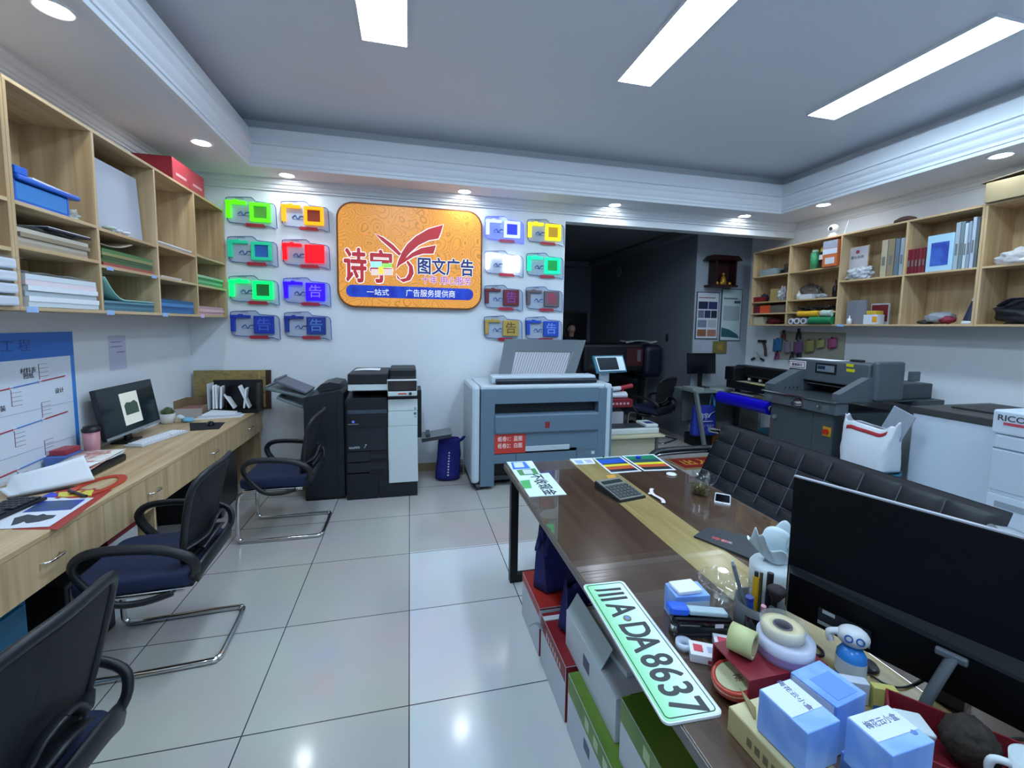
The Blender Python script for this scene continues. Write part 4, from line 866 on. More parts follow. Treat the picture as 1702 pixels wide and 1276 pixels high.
# ---------------------------------------------------------------- wide-format printer
wf = thing('wide_format_printer', 'large grey-blue wide-format printer with upright wire catch tray and touchscreen, beside the dark opening', 'printer', (1.36, 4.4, 0)); F = Front(wf, CY)
pg_ = G('#5f7486', .42); pg2 = G('#54687a', .42); pwt = G('#b9c6d0', .38)
PX0, PX1 = 0.585, 2.09; ZT = 1.06
def pbox(nm, m, x0, x1, y0, y1, z0, z1, b=0.004): return MB(m).box(x0-1.36, x1-1.36, y0-4.4, y1-4.4, z0, z1, b).obj(nm, wf)
for x0, x1 in ((PX0, 0.675), (2.0, PX1)):
    pbox('end_panel', pwt, x0, x1, CY-0.005, 4.80, 0.07, ZT-0.0, 0.035)
pbox('top_cover', pwt, 0.6752, 1.9998, CY+0.0, 4.80, ZT-0.055, ZT, 0.02)
pbox('rear_body', pg2, 0.6752, 1.9998, 4.42, 4.79, 0.07, ZT-0.056)
F.box('front_column', pg_, (799.5, 647), (821, 808), CY, CY+0.28); F.box('front_column', pg_, (996, 645), (1014, 790), CY, CY+0.28)
F.box('top_fascia', pg_, (822, 646), (995.5, 667), CY+0.002, CY+0.28)
pbox('paper_slot', G('#1a2026', .5), 0.8, 1.97, CY+0.1, CY+0.28, 0.745, 0.885); MB(G('#3a4650', .4)).at((0, 0, 0)).add([(0.79-1.36, CY-4.4+0.02, 0.72), (1.97-1.36, CY-4.4+0.02, 0.72), (1.97-1.36, CY-4.4+0.0995, 0.76), (0.79-1.36, CY-4.4+0.0995, 0.76), (0.79-1.36, CY-4.4+0.02, 0.70), (1.97-1.36, CY-4.4+0.02, 0.70), (1.97-1.36, CY-4.4+0.0995, 0.70), (0.79-1.36, CY-4.4+0.0995, 0.70)], [(0, 1, 2, 3), (0, 4, 5, 1), (2, 6, 7, 3), (1, 5, 6, 2), (0, 3, 7, 4)]).obj('slot_ramp', wf)
F.box('roll_drawer', pg_, (821.5, 690), (994, 714.5), CY-0.02, CY+0.28, 0.018)
F.box('roll_drawer', pg_, (821.5, 715.8), (994.5, 746.5), CY+0.004, CY+0.28, 0.003)
F.box('drawer_handle_bar', G('#b4c0c8', .35), (873, 741.5), (946, 746), CY-0.01, CY+0.003, 0.004)
F.box('lower_panel', pg_, (820, 748), (857.5, 769), CY+0.004, CY+0.28); F.box('lower_panel', pg_, (858.5, 748), (958, 768), CY+0.004, CY+0.28); F.box('lower_panel', pg_, (959, 747), (994.5, 766), CY+0.004, CY+0.28)
F.box('maker_emblem', G('#8a3038', .35), (905, 700), (912.5, 710), CY-0.0225, CY-0.0202, 0.002)
F.box('switch_mark', G('#c8d0d6', .4), (983, 749.5), (988, 754), CY+0.001, CY+0.0035, 0)
F.box('warning_label', G('#c03a30', .45), (822, 718.5), (873, 751.5), CY-0.0015, CY+0.0035, 0)
x0, x1, z0, z1 = F.rect((822, 718.5), (873, 751.5))
for s_, fr in (('纸卷1：蓝图', 0.66), ('纸卷2：白图', 0.34)): text(s_, 0.055, G('#f0d8d0', .5), wf, ((x0+x1)/2, CY-4.4-0.0022, z0+(z1-z0)*fr), FRONT, 'label_lettering', 0.85, 0.02)
pbox('roll_bay', G('#0d0f12', .5), 0.8, 1.95, CY+0.09, CY+0.27, 0.12, 0.245); pbox('bottom_rail', G('#2a2f36', .5), 0.8, 1.99, CY+0.07, CY+0.11, 0.07, 0.115)
cs = G('#2c3035', .5)
for x in (0.66, 2.03):
    for y in (CY+0.03, 4.72): MB(cs).cyl((x-1.36-0.02, y-4.4, 0.033), (x-1.36+0.02, y-4.4, 0.033), 0.033, n=20).obj('caster', wf)
# manual feed roller on top, catch tray, touch panel
pbox('feed_cover', pwt, 0.80, 1.93, 4.22, 4.40, ZT+0.001, ZT+0.085, 0.02)
MB(G('#141a2c', .35)).cyl((0.84-1.36, 4.205-4.4, ZT+0.03), (1.92-1.36, 4.205-4.4, ZT+0.03), 0.026, n=20).obj('feed_roller', wf)
A = [aty(828, 625, 4.40), aty(955, 625, 4.40), aty(974, 565, 4.60), aty(839, 563, 4.60)]
A = [(p.x-1.36, p.y-4.4, p.z) for p in A]
def qd(a, b, c, d, u, v):
    a, b, c, d = map(Vector, (a, b, c, d)); return (a*(1-u)+b*u)*(1-v)+(d*(1-u)+c*u)*v
fr = MB(G('#4c5860', .45))
for (u0, u1, v0, v1) in ((0, 0.16, 0, 1), (0.86, 1, 0, 1), (0.16, 0.86, 0.66, 1.0), (0.16, 0.86, 0, 0.02)):
    fr.grid(lambda u, v, u0=u0, u1=u1, v0=v0, v1=v1: qd(*A, u0+(u1-u0)*u, v0+(v1-v0)*v), 2, 2, 0.012, False)
fr.obj('catch_tray_frame', wf)
rb = MB(G('#b9b9c2', .4)); rb.grid(lambda u, v: qd(*A, 0.16+0.7*u, 0.02+0.64*v)+Vector((0, 0.012, 0)), 4, 2, 0.004, False); rb.obj('catch_tray_panel', wf)
ws = MB(G('#82868e', .35))
for i in range(22):
    u = 0.17+0.68*i/21; ws.tube([qd(*A, u, 0.02)+Vector((0, 0.002, 0)), qd(*A, u+0.03, 0.655)+Vector((0, 0.002, 0))], 0.004, 6)
ws.obj('catch_tray_ribs', wf)
tp = [aty(989, 593, 4.36), aty(1034, 592, 4.36), aty(1040, 615, 4.30), aty(996, 617, 4.30)]; tp = [Vector((p.x-1.36, p.y-4.4, p.z)) for p in tp]
MB(G('#2f7088', .3)).grid(lambda u, v: qd(tp[0]+Vector((-.025, .0, .012)), tp[1]+Vector((.012, .0, .012)), tp[2]+Vector((.02, -.0, -.018)), tp[3]+Vector((-.02, 0, -.018)), u, v)+Vector((0, 0.006, 0)), 3, 3, -0.03, False).obj('touchscreen_case', wf)
MB(G('#d0dee6', .3)).grid(lambda u, v: qd(*tp, u, v)+Vector((0, -0.003, 0)), 2, 2, -0.006, False).obj('touchscreen_bezel', wf)
MB(G('#262b32', .12)).grid(lambda u, v: qd(*tp, 0.04+0.72*u, 0.06+0.86*v)+Vector((0, -0.006, 0)), 2, 2, -0.002, False).obj('touchscreen', wf)
MB(pwt).box(2.06-1.36, 2.17-1.36, 0.0, 0.04, ZT-0.02, 1.2, 0.008).obj('touchscreen_post', wf)

# blue bag and power box by the wall
t = thing('tote_bag', 'tall dark blue fabric bag with white print on the floor between copier and wide-format printer', 'bag', (0.385, 4.53, 0.004), 0, rot=(0, 0.05, 0))
navy = ramp_mat('blue_bag_cloth', [(0.3, '#141560'), (0.7, '#1d1f80')], (1, 1, 1), 30, 3, 0.8, bump=0.3)
def bagf(u, v, a=0.13, b=0.08, h=0.44, k=0.9):
    th = 2*pi*u; r = 1-0.18*v**2+0.07*sin(5*th+4*v)*v
    return (a*cos(th)*r, b*sin(th)*r*(1-0.3*v), 0.012+h*v)
MB(navy).grid(bagf, 32, 10, 0.004).add([bagf(i/32, 0) for i in range(32)], [tuple(range(31, -1, -1))]).obj('bag_body', t)
MB(navy).tube([(0.06, -0.03, 0.40), (0.12, -0.04, 0.45), (0.15, -0.03, 0.47), (0.13, 0.02, 0.42), (0.09, 0.03, 0.40)], 0.012, 8, sub=4, flat=(0.02, 0.008)).obj('handle', t)
pr = MB(G('#c8cce0', .6))
for i in range(9): pr.box(-0.01+0.0*i, 0.006, -0.083+0.0004*i, -0.080, 0.06+0.03*i, 0.075+0.03*i)
pr.obj('print', t)
t = thing('power_box', 'grey power supply box on the floor beside the wide-format printer', 'box', (0.50, 4.66, 0)); t.location = (0.535, 4.70, 0); MB(G('#77797a', .5)).box(-0.12, 0.05, -0.05, 0.12, 0, 0.12, 0.006).obj('case', t); MB(G('#4a4c4e', .5)).box(-0.1, 0.03, -0.0512, -0.0502, 0.02, 0.1).obj('front_plate', t)
MB(G('#1a1c1e', .5)).tube([(0.0, 0.05, 0.12), (0.02, 0.07, 0.2), (0.0, 0.12, 0.35)], 0.004, 6, sub=4).obj('cable', t)

# ---------------------------------------------------------------- low stand with desktop binder, to the right of the printer
TZ = 0.44
p = atz(1018, 727, TZ); q = atz(1106, 723, TZ); yF = (p.y+q.y)/2
t = thing('low_stand', 'low cream side table beside the wide-format printer', 'table', (2.5, yF+0.25, 0)); cr = G('#b9b394', .5)
x0 = 2.125-2.5; x1 = q.x-2.5
MB(cr).box(x0, x1, -0.25, 0.30, TZ-0.022, TZ, 0.003).obj('top', t)
MB(G('#a9a48c', .55)).box(x0+0.02, x1-0.1, -0.2, -0.18, 0.03, TZ-0.0225).obj('front_panel', t)
for x in (x0+0.01, x1-0.09):
    for y in (-0.22, 0.26): MB(G('#6a6f70', .35, 0.6)).box(x, x+0.025, y, y+0.025, 0, TZ-0.0225).obj('leg', t)
a, b = atz(1018.5, 724, TZ), atz(1097, 720.5, TZ)
t = thing('desktop_laminator', 'white desktop laminating machine on the low cream stand', 'laminator', (2.45, a.y+0.13, TZ)); l0, l1 = 2.13-2.45, b.x-2.45
lw = G('#c3cac8', .4)
MB(lw).box(l0, l1, -0.12, 0.14, 0, 0.065, 0.012).obj('case', t)
MB(lw).box(l1-0.16, l1, -0.1, 0.14, 0.0652, 0.105, 0.014).obj('control_block', t); MB(lw).box(l0, l0+0.04, -0.1, 0.14, 0.0652, 0.09, 0.01).obj('end_block', t)
MB(G('#30373a', .4)).box(l0+0.04, l1-0.161, -0.08, 0.13, 0.0652, 0.074, 0.003).obj('feed_slot', t)
MB(G('#2e3878', .4)).box(l1-0.13, l1-0.03, -0.06, 0.04, 0.1052, 0.107).obj('keypad', t)
t = thing('storage_carton', 'white carton behind the laminating machine', 'box', (2.42, 4.97, 0)); MB(G('#a9a8b2', .5)).box(-0.2, 0.18, -0.13, 0.13, 0, 0.60, 0.004).obj('carton', t); MB(G('#2a2c34', .5)).box(-0.18, 0.16, -0.1, 0.1, 0.6003, 0.66).obj('dark_pad', t)
t = thing('red_book', 'thick red book with white spine print, lying behind the laminating machine', 'book', (2.45, 4.95, 0.661)); MB(G('#7a1626', .45)).box(-0.22, 0.26, -0.13, 0.13, 0, 0.1, 0.004).obj('cover', t)
k = MB(G('#c8a0a4', .5))
for i in range(7): k.box(-0.12+0.05*i, -0.09+0.05*i, -0.1306, -0.1302, 0.035, 0.062)
k.obj('spine_print', t)
rp = [((-0.24, 0.0, 0.035), (0.22, -0.04, 0.035), '#c9ced6', 0.033), ((-0.2, 0.08, 0.032), (0.28, 0.10, 0.032), '#c4c9d2', 0.03), ((-0.16, -0.02, 0.10), (0.16, 0.03, 0.115), '#cfd3da', 0.03)]
for i, (a, b, h, r) in enumerate(rp):
    t = thing('paper_roll', ('front', 'rear', 'topmost')[i]+' white rolled drawing on the red book', 'paper roll', (2.45, 4.95, 0.7615), group='rolled drawings on the red book')
    MB(G(h, .5)).cyl(a, b, r, n=20).obj('roll', t)
t = thing('paper_roll', 'red rolled paper behind the white drawings', 'paper roll', (2.66, 5.08, 0.7615)); MB(G('#a02a3a', .5)).cyl((-0.08, 0.03, 0.08), (0.2, 0.05, 0.125), 0.03, n=18).cyl((0.06, 0.035, 0.0), (0.06, 0.04, 0.08), 0.02, n=10).obj('roll', t)

# yellow cord-hung tassel at the edge of the opening
t = thing('yellow_banner', 'narrow yellow hanging banner with cords at the left edge of the dark opening', 'banner', (1.80, 5.01, 1.5))
yl = G('#c89a20', .5)
MB(yl).tube([(-0.02, 0, 1.17), (0.0, 0, 1.0), (0.0, 0, 0.86)], 0.008, 6, sub=3).tube([(0.0, 0, 0.36), (0.012, 0, 0.2), (0.005, 0, 0.05), (-0.02, 0, 0.02)], 0.01, 6, sub=3).obj('cord', t)
MB(yl).box(-0.01, 0.026, -0.006, 0.006, 0.34, 0.87, 0.004).obj('strip', t); MB(G('#5a1420', .6)).box(-0.025, -0.012, -0.004, 0.004, 0.06, 0.42).obj('red_edge', t)
MB(G('#c8b890', .5)).cyl((-0.02, 0.02, 1.17), (-0.02, -0.02, 1.17), 0.012, n=12).obj('hook', t)
# ---------------------------------------------------------------- right wall shelves
RF = 4.67
shelf_unit('shelf_unit', 'long pale wood pigeonhole shelf on the right wall holding books, rolls and boxes', RF, XR, [2.675, 3.25, 3.90, 4.57, 5.17], 1.706, 2.72,
           [(2.206,), (2.206,), (2.378, 2.03, 1.875), (2.378, 2.03, 1.875)], 'pigeonhole shelves on the right wall', 1)
shelf_unit('shelf_unit', 'near pale wood pigeonhole shelf on the right wall, at the right edge', RF, XR, [1.45, 2.06, 2.673], 1.706, 2.72,
           [(2.206,), (2.206,)], 'pigeonhole shelves on the right wall', 1)
def R_(px, py, x=RF+0.03): p = atx(px, py, x); return p
def rthing(name, label, cat, pa, pb, z, x=RF+0.03, depth=0.2, group=None):
    """a thing on a right-hand shelf between image columns pa (far) and pb (near); returns it, half width, front x"""
    a = atx(*pa, x).y; b = atx(*pb, x).y; t = thing(name, label, cat, (x, (a+b)/2, z), group=group); return t, abs(a-b)/2
def rbox(name, label, cat, pa, pb, z, h, col, x=RF+0.03, depth=0.2, group=None, rough=0.5, extra=None):
    t, w_ = rthing(name, label, cat, pa, pb, z, x, depth, group); MB(G(col, rough)).box(0, depth, -w_, w_, 0.0003, h, 0.003).obj('carton' if cat == 'box' else 'body', t)
    return t, w_
# far bay
t, w_ = rbox('clear_case', 'clear plastic case on the top shelf of the far right bay', 'case', (1263, 450), (1289, 448), 2.378, 0.085, '#8a999c', rough=.2); MB(G('#6a7880', .3)).box(0.01, 0.18, -w_+0.02, w_-0.02, 0.0853, 0.09).obj('lid', t)
t, w_ = rthing('tape_roll', 'black tape roll with white core lying in the far right bay', 'tape', (1290, 446), (1311, 442), 2.378); MB(G('#1a1a1e', .4)).cyl((0.1, 0, 0), (0.1, 0, 0.05), w_*0.95, n=24).obj('tape', t); MB(G('#c8ccd0', .5)).cyl((0.1, 0, 0.0505), (0.1, 0, 0.055), w_*0.5, n=20).obj('core', t)
t, w_ = rbox('camera_case', 'small brown case standing on the black tape roll', 'case', (1303, 438), (1312, 437), 2.4345, 0.06, '#4a382c', depth=0.1)
rbox('red_carton', 'red box on the second shelf of the far right bay', 'box', (1252, 498), (1265, 497), 2.03, 0.07, '#7a1a22', depth=0.09)
t, w_ = rthing('cable_bundle', 'dark blue bundle behind the red box in the far right bay', 'cable', (1262, 480), (1280, 480), 2.03, RF+0.2); mb = MB(G('#1c2240', .6)); blob(mb, (0, 0, 0.055), 0.06, (0.9, 1, 1.1), 0.4, 3, 3, 5, 0.001); mb.obj('bundle', t)
rbox('tan_carton', 'tan upright carton in the far right bay', 'box', (1280, 490), (1292, 487), 2.03, 0.16, '#a08a58', depth=0.16)
plastic_bag('clear plastic bag of parts beside the tan upright carton', (RF+0.10, atx(1302, 487, RF+0.10).y, 2.03), 0.065, (1.0, 0.8, 1.6), 12, clear('#c8ccd4', .6, .15))
rbox('red_carton', 'low dark red box on the third shelf of the far right bay', 'box', (1252, 515), (1262, 514), 1.875, 0.1, '#6e1c24')
rbox('orange_carton', 'bright orange box on the third shelf of the far right bay', 'box', (1263, 515), (1279, 513), 1.875, 0.105, '#d8542a')
rbox('grey_carton', 'grey box on the third shelf of the far right bay', 'box', (1280, 512), (1305, 510), 1.875, 0.1, '#605c54')
rbox('paper_packet', 'cream paper packet at the bottom of the far right bay', 'paper', (1252, 535), (1267, 534), 1.7245, 0.1, '#b8b49c')
t, w_ = rthing('red_cloth', 'dark red folded cloth at the bottom of the far right bay', 'cloth', (1276, 535), (1299, 533), 1.7245, RF+0.12); mb = MB(G('#5a1420', .8)); blob(mb, (0, 0, 0.045), w_*0.95, (0.7, 1, 0.42), 0.35, 4, 3, 3, 0.001); mb.obj('cloth', t)
# second bay from the far end
t, w_ = rthing('spray_can', 'green and white spray can on the top shelf of the second far right bay', 'can', (1339, 440), (1351, 438), 2.378); MB(G('#3f9a6a', .3)).lathe([(0.0001, 0), (w_*1.0, 0), (w_*1.0, 0.2), (w_*.7, 0.215), (0.0001, 0.215)], 20, (0.08, 0, 0)).obj('can', t); MB(G('#b8d8c0', .3)).lathe([(w_*.7, 0.2155), (w_*.7, 0.24), (0.0001, 0.245)], 18, (0.08, 0, 0)).obj('cap', t)
t, w_ = rthing('spray_can', 'dark spray can with yellow cap beside the green can', 'can', (1353, 438), (1364, 436), 2.378); MB(G('#22242a', .3)).lathe([(0.0001, 0), (w_*1.0, 0), (w_*1.0, 0.17), (w_*.6, 0.2), (0.0001, 0.2)], 20, (0.08, 0, 0)).obj('can', t); MB(G('#c8b23a', .35)).lathe([(w_*.75, 0.2005), (w_*.7, 0.25), (0.0001, 0.255)], 18, (0.08, 0, 0)).obj('cap', t); MB(G('#d8dad4', .4)).lathe([(w_*1.01, 0.11), (w_*1.01, 0.165)], 20, (0.08, 0, 0)).obj('label_band', t)
t, w_ = rbox('camera_carton', 'orange and white carton on the top shelf of the second far right bay', 'box', (1366, 440), (1390, 434), 2.378, 0.29, '#bf6434', x=RF-0.03, depth=0.22)
MB(G('#c4ccd8', .45)).box(-0.0012, -0.0002, -w_, w_, 0.14, 0.2).obj('white_band', t); MB(G('#c8ccd4', .5)).box(-0.0012, -0.0002, -w_*0.7, w_*0.6, 0.03, 0.1).obj('label', t); MB(G('#8f97a4', .5)).box(-0.0012, -0.0002, -w_, w_, 0.205, 0.289).obj('grey_band', t)
t = thing('security_camera', 'white security camera sitting on top of the right shelves', 'camera', (RF+0.06, atx(1385, 388, RF+0.06).y, 2.7205))
MB(WHITE).lathe([(0.0001, 0), (0.05, 0), (0.05, 0.012), (0.035, 0.03), (0.035, 0.05), (0.0001, 0.05)], 20).obj('base', t); MB(WHITE).sphere((0, 0, 0.09), 0.055, 20, (1, 1, 0.95)).obj('head', t); MB(BLACK).cyl((-0.05, -0.01, 0.09), (-0.0575, -0.01, 0.09), 0.02, n=18).obj('lens', t); MB(WHITE).cyl((0.03, -0.1, 0.0), (0.05, -0.13, 0.17), 0.004, n=8).obj('antenna', t)
rbox('white_carton', 'small white box among cables in the second far right bay', 'box', (1329, 494), (1348, 492), 2.03, 0.06, '#c8ccd4', depth=0.1)
t, w_ = rthing('glue_bottle', 'small pale bottle at the left of the second far right bay', 'bottle', (1320, 492), (1325, 492), 2.03); MB(G('#c8c8c4', .4)).lathe([(0.0001, 0), (0.028, 0), (0.028, 0.07), (0.008, 0.09), (0.006, 0.11), (0.0001, 0.11)], 16, (0.05, 0, 0)).obj('bottle', t)
plastic_bag('grey plastic bag of parts in the second far right bay', (RF+0.22, atx(1347, 482, RF+0.22).y, 2.03), 0.11, (0.6, 1.2, 1.05), 14, G('#5f564f', .35))
plastic_bag('white and black crumpled packing beside the small white box', (RF+0.06, atx(1366, 488, RF+0.06).y, 2.03), 0.042, (0.9, 1.5, 0.8), 15, G('#8f9498', .4), name='packing_foam', cat='packing')
t, w_ = rthing('dark_bottle', 'dark bottle at the near end of the second far right bay', 'bottle', (1377, 487), (1385, 486), 2.03); MB(G('#1c1416', .2)).lathe([(0.0001, 0), (w_, 0), (w_, 0.11), (w_*.4, 0.15), (w_*.35, 0.2), (0.0001, 0.2)], 18, (0.06, 0, 0)).obj('bottle', t)
t = thing('cable_coil', 'tangle of dark cables on the third shelf of the second far right bay', 'cable', (RF+0.14, 4.23, 1.875)); cb = MB(G('#1f1c1a', .5)); rn = random.Random(3)
for i in range(6): cb.tube([(0.08*sin(q*1.1+i)-0.02, -0.22+0.07*q+0.02*rn.random(), 0.015+0.05*abs(sin(q*1.7+i))) for q in range(7)], 0.009, 6, sub=4)
cb.obj('cables', t)
rolls = [(1318, 534, 0.045, '#c9cbd8'), (1331, 535, 0.036, '#d0d2dc'), (1345, 534, 0.03, '#9fa4b8')]
def proll(label, pa, ra, col, ang, ln, zz=None, core=True):
    p = atx(*pa, RF+0.0); t = thing('paper_roll', label, 'paper roll', (RF-0.01, p.y, zz), group='paper rolls at the bottom of the right shelves'); d = Vector((cos(ang), sin(ang), 0))
    a = Vector((0, 0, ra)); MB(G(col, .5)).cyl(a, a+d*ln, ra, n=22).obj('roll', t)
    if core: MB(G('#5a5048', .6)).cyl(a-d*0.0012, a-d*0.0002, ra*0.55, n=18).obj('core', t)
    return t
proll('white paper tube end at the left of the bottom rolls', (1315, 536), 0.036, '#c9ccd8', 0.0, 0.3, 1.7245)
proll('white paper tube end, second along the bottom row', (1325, 536), 0.04, '#d2d4de', 0.0, 0.3, 1.7245)
proll('pale lilac paper tube end, third along the bottom row', (1336, 537), 0.04, '#c2c4dc', 0.0, 0.3, 1.7245)
proll('green paper roll lying along the bottom of the second far right bay', (1348, 536), 0.045, '#1f7a4a', -1.52, 0.27, 1.7245)
proll('yellow paper roll lying across the other rolls', (1328, 527), 0.034, '#d8a82a', -1.52, 0.26, 1.816)
proll('pale green roll lying at the near end on the other rolls', (1367, 525), 0.035, '#b4c4b8', -1.54, 0.12, 1.816)
# third bay
t, w_ = rthing('certificate_frame', 'framed certificate with red seal standing in the third right bay', 'picture', (1407, 440), (1443, 434), 2.206, RF+0.12)
MB(G('#b89a70', .4)).box(0, 0.012, -w_, w_, 0, 0.37, 0.003).obj('frame', t); MB(G('#c0bcc4', .3)).box(-0.0015, -0.0002, -w_+0.008, w_-0.008, 0.008, 0.362).obj('certificate', t); MB(G('#a04050', .5)).cyl((-0.0016, 0, 0.31), (-0.003, 0, 0.31), 0.02, n=16).obj('seal', t)
text('营业执照', 0.036, G('#4a4448', .6), t, (-0.0022, 0, 0.25), RIGHTW, 'lettering')
plastic_bag('clear bag of white papers and black parts in the third right bay', (RF+0.05, atx(1430, 452, RF+0.05).y, 2.206), 0.09, (0.55, 1.4, 0.85), 16, G('#a8acb2', .35), amp=0.6)
def fold(label, pa, pb, h, col, lean=0.0, z=2.206, grp='folders on the right shelves', name='box_file', cat='folder'):
    t, w_ = rthing(name, label, cat, pa, pb, z, RF+0.025, group=grp); MB(G(col, .45)).at((0, 0, 0.012*abs(lean)*8), (lean, 0, 0)).box(0, 0.22, -w_*0.96, w_*0.96, 0.0005, h, 0.003).obj('cover', t)
    MB(G('#6a6a66', .6)).at((0, 0, 0.012*abs(lean)*8), (lean, 0, 0)).box(-0.0012, -0.0002, -w_*0.5, w_*0.5, h*0.3, h*0.55).obj('spine_mark', t); return t
fold('cream box file standing in the third right bay', (1463, 440), (1473, 438), 0.37, '#b0a486')
fold('brown box file standing in the third right bay', (1474, 438), (1485, 436), 0.37, '#8a7a60')
fold('blue-grey folder standing near the divider of the third right bay', (1486, 436), (1493.5, 434), 0.36, '#5f7080')
fold('pale grey folder against the divider of the third right bay', (1494.5, 434), (1501.5, 432), 0.36, '#98a0a8')
t, w_ = rbox('plastic_sleeve', 'stack of clear plastic sleeves at the bottom of the third right bay', 'box', (1406, 530), (1438, 528), 1.7245, 0.26, '#7c7e88', x=RF+0.08, depth=0.03, rough=.2)
t, w_ = rthing('glue_bottle', 'small white glue bottle at the bottom of the third right bay', 'bottle', (1405, 541), (1412, 541), 1.7245, RF+0.01); MB(G('#d4d8dc', .35)).lathe([(0.0001, 0), (0.022, 0), (0.022, 0.055), (0.006, 0.07), (0.004, 0.095), (0.0001, 0.095)], 16, (0.02, 0, 0)).obj('bottle', t)
t, w_ = rbox('lamp_carton', 'white and orange small box with yellow lid in the third right bay', 'box', (1434, 538), (1457, 537), 1.7245, 0.1, '#c8ccd8', x=RF+0.01, depth=0.1); MB(G('#d89a30', .45)).box(-0.0012, -0.0002, -w_, -w_*0.3, 0.02, 0.08).obj('yellow_patch', t); MB(G('#c8a83a', .45)).box(0, 0.1, -w_*0.8, w_*0.6, 0.1003, 0.14, 0.003).obj('lid', t)
t, w_ = rthing('red_plaque', 'silver framed dark red plaque leaning in the third right bay', 'picture', (1446, 530), (1477, 528), 1.7245, RF+0.14); MB(G('#a8a8ac', .35)).box(0, 0.015, -w_, w_, 0, 0.22, 0.003).obj('frame', t); MB(G('#6a2026', .4)).box(-0.0015, -0.0002, -w_+0.012, w_-0.012, 0.03, 0.205).obj('panel', t)
# fourth bay: books, picture, folders
for i in range(5):
    a = 1508+6.0*i; t = fold(('first', 'second', 'third', 'fourth', 'fifth')[i]+' maroon book from the divider in the fourth right bay', (a, 432), (a+5.6, 432), 0.235, ('#6a1420', '#74182a', '#651222', '#781a2a', '#6c1624')[i], grp='maroon books on the right shelf', name='book', cat='book')
t, w_ = rthing('framed_picture', 'pale blue picture frame in the fourth right bay', 'picture', (1538, 440), (1582, 434), 2.206, RF+0.015); t['label'] = 'pale blue frame with a deep blue starry picture in the fourth right bay'
MB(G('#9fc4d8', .4)).box(0, 0.05, -w_, w_, 0, 0.33, 0.006).obj('frame', t); MB(ramp_mat('night_picture', [(0.35, '#1f3a94'), (0.55, '#3a64b8'), (0.72, '#c8c890')], (4, 4, 4), 1.6, 3, .3)).box(-0.0015, -0.0002, -w_+0.03, w_-0.035, 0.05, 0.26).obj('picture', t)
for i, (c, h, wd) in enumerate((('#9aa6ae', .41, 8), ('#6f8088', .41, 7), ('#b8c4c8', .39, 6), ('#8a96a8', .40, 6), ('#aab4c4', .43, 7), ('#5a6468', .41, 6))):
    a = 1584+sum((8, 7, 6, 6, 7, 6)[:i]); fold(('first', 'second', 'third', 'fourth', 'fifth', 'sixth')[i]+' upright grey folder from the blue picture in the fourth right bay', (a, 430), (a+wd-0.6, 429), h, c, grp='grey folders in the fourth right bay')
t, w_ = rthing('cloth_bundle', 'bundle of pale and red cloth at the bottom of the fourth right bay', 'cloth', (1535, 533), (1600, 532), 1.7245, RF+0.13); mb = MB(G('#8f949c', .7)); blob(mb, (0, 0.02, 0.06), w_*0.7, (0.8, 1, 0.5), 0.4, 6, 3, 3, 0.001); mb.obj('pale_cloth', t); mb = MB(G('#7c2434', .7)); blob(mb, (-0.05, -w_*0.45, 0.04), w_*0.4, (0.8, 1, 0.6), 0.3, 7, 3, 3, 0.001); mb.obj('red_cloth', t); mb = MB(G('#2c332c', .7)); blob(mb, (-0.02, w_*0.75, 0.02), w_*0.5, (0.7, 1, 0.25), 0.3, 8, 3, 3, 0.001); mb.obj('dark_cloth', t)
t, w_ = rthing('paper_cone', 'navy and white cone leaning at the near end of the fourth right bay', 'cone', (1598, 530), (1613, 528), 1.7245, RF+0.03); MB(G('#1c2440', .5)).cyl((0.06, 0, 0.03), (0.06, -0.02, 0.2), 0.05, 0.025, 24).obj('cone', t); MB(G('#d0d4dc', .5)).lathe([(0.0001, 0), (0.06, 0), (0.06, 0.018), (0.052, 0.028), (0.0001, 0.028)], 24, (0.06, 0, 0)).obj('base', t); MB(G('#d0d4dc', .5)).cyl((0.06, -0.02, 0.2005), (0.06, -0.025, 0.3), 0.024, 0.008, 18).obj('tip', t)
# near bays
plastic_bag('crumpled clear plastic bag on the upper shelf of the near right unit', (RF+0.06, 2.42, 2.206), 0.13, (0.7, 1.3, 0.55), 18, clear('#dfe0e4', .5, .12))
t = thing('black_bag', 'folded black bag at the bottom of the near right unit', 'bag', (RF+0.13, 2.38, 1.7245)); mb = MB(G('#15151c', .6)); blob(mb, (0, 0, 0.09), 0.2, (0.6, 1.05, 0.6), 0.4, 9, 4, 3, 0.001); mb.obj('bag_body', t); mb = MB(G('#1c1a2c', .55)); mb.tube([(-0.1, 0.15, 0.15), (-0.14, 0.05, 0.2), (-0.12, -0.1, 0.19), (-0.1, -0.15, 0.14)], 0.02, 8, sub=4, flat=(0.03, 0.008)); mb.obj('strap', t)
t = thing('flat_carton', 'flat brown carton with half-open dark lid on top of the right shelves', 'box', (RF+0.115, 2.25, 2.7205)); kc = G('#8a7c5e', .7)
MB(kc).box(-0.15, 0.14, -0.45, 0.42, 0, 0.16, 0.004).obj('carton', t); MB(G('#5a5244', .7)).at((0, 0, 0.1605), (-0.10, 0, 0)).box(-0.15, 0.14, -0.44, 0.45, 0.05, 0.058, 0.001).obj('lid_flap', t)
t = thing('brown_bundle', 'small dark brown bundle on top of the right shelves', 'bundle', (RF+0.1, 3.35, 2.7205)); mb = MB(G('#4a352c', .7)); blob(mb, (0, 0, 0.03), 0.07, (0.8, 1.3, 0.5), 0.2, 3, 3, 3, 0.001); mb.obj('bundle', t)
t = thing('shelf_tag', 'small pale blue tag on the bottom edge of the right shelves', 'tag', (RF-0.0005, 3.84, 1.708)); MB(G('#8fb0e2', .5)).box(-0.002, 0, -0.04, 0.04, -0.008, 0.015).obj('tag_card', t)

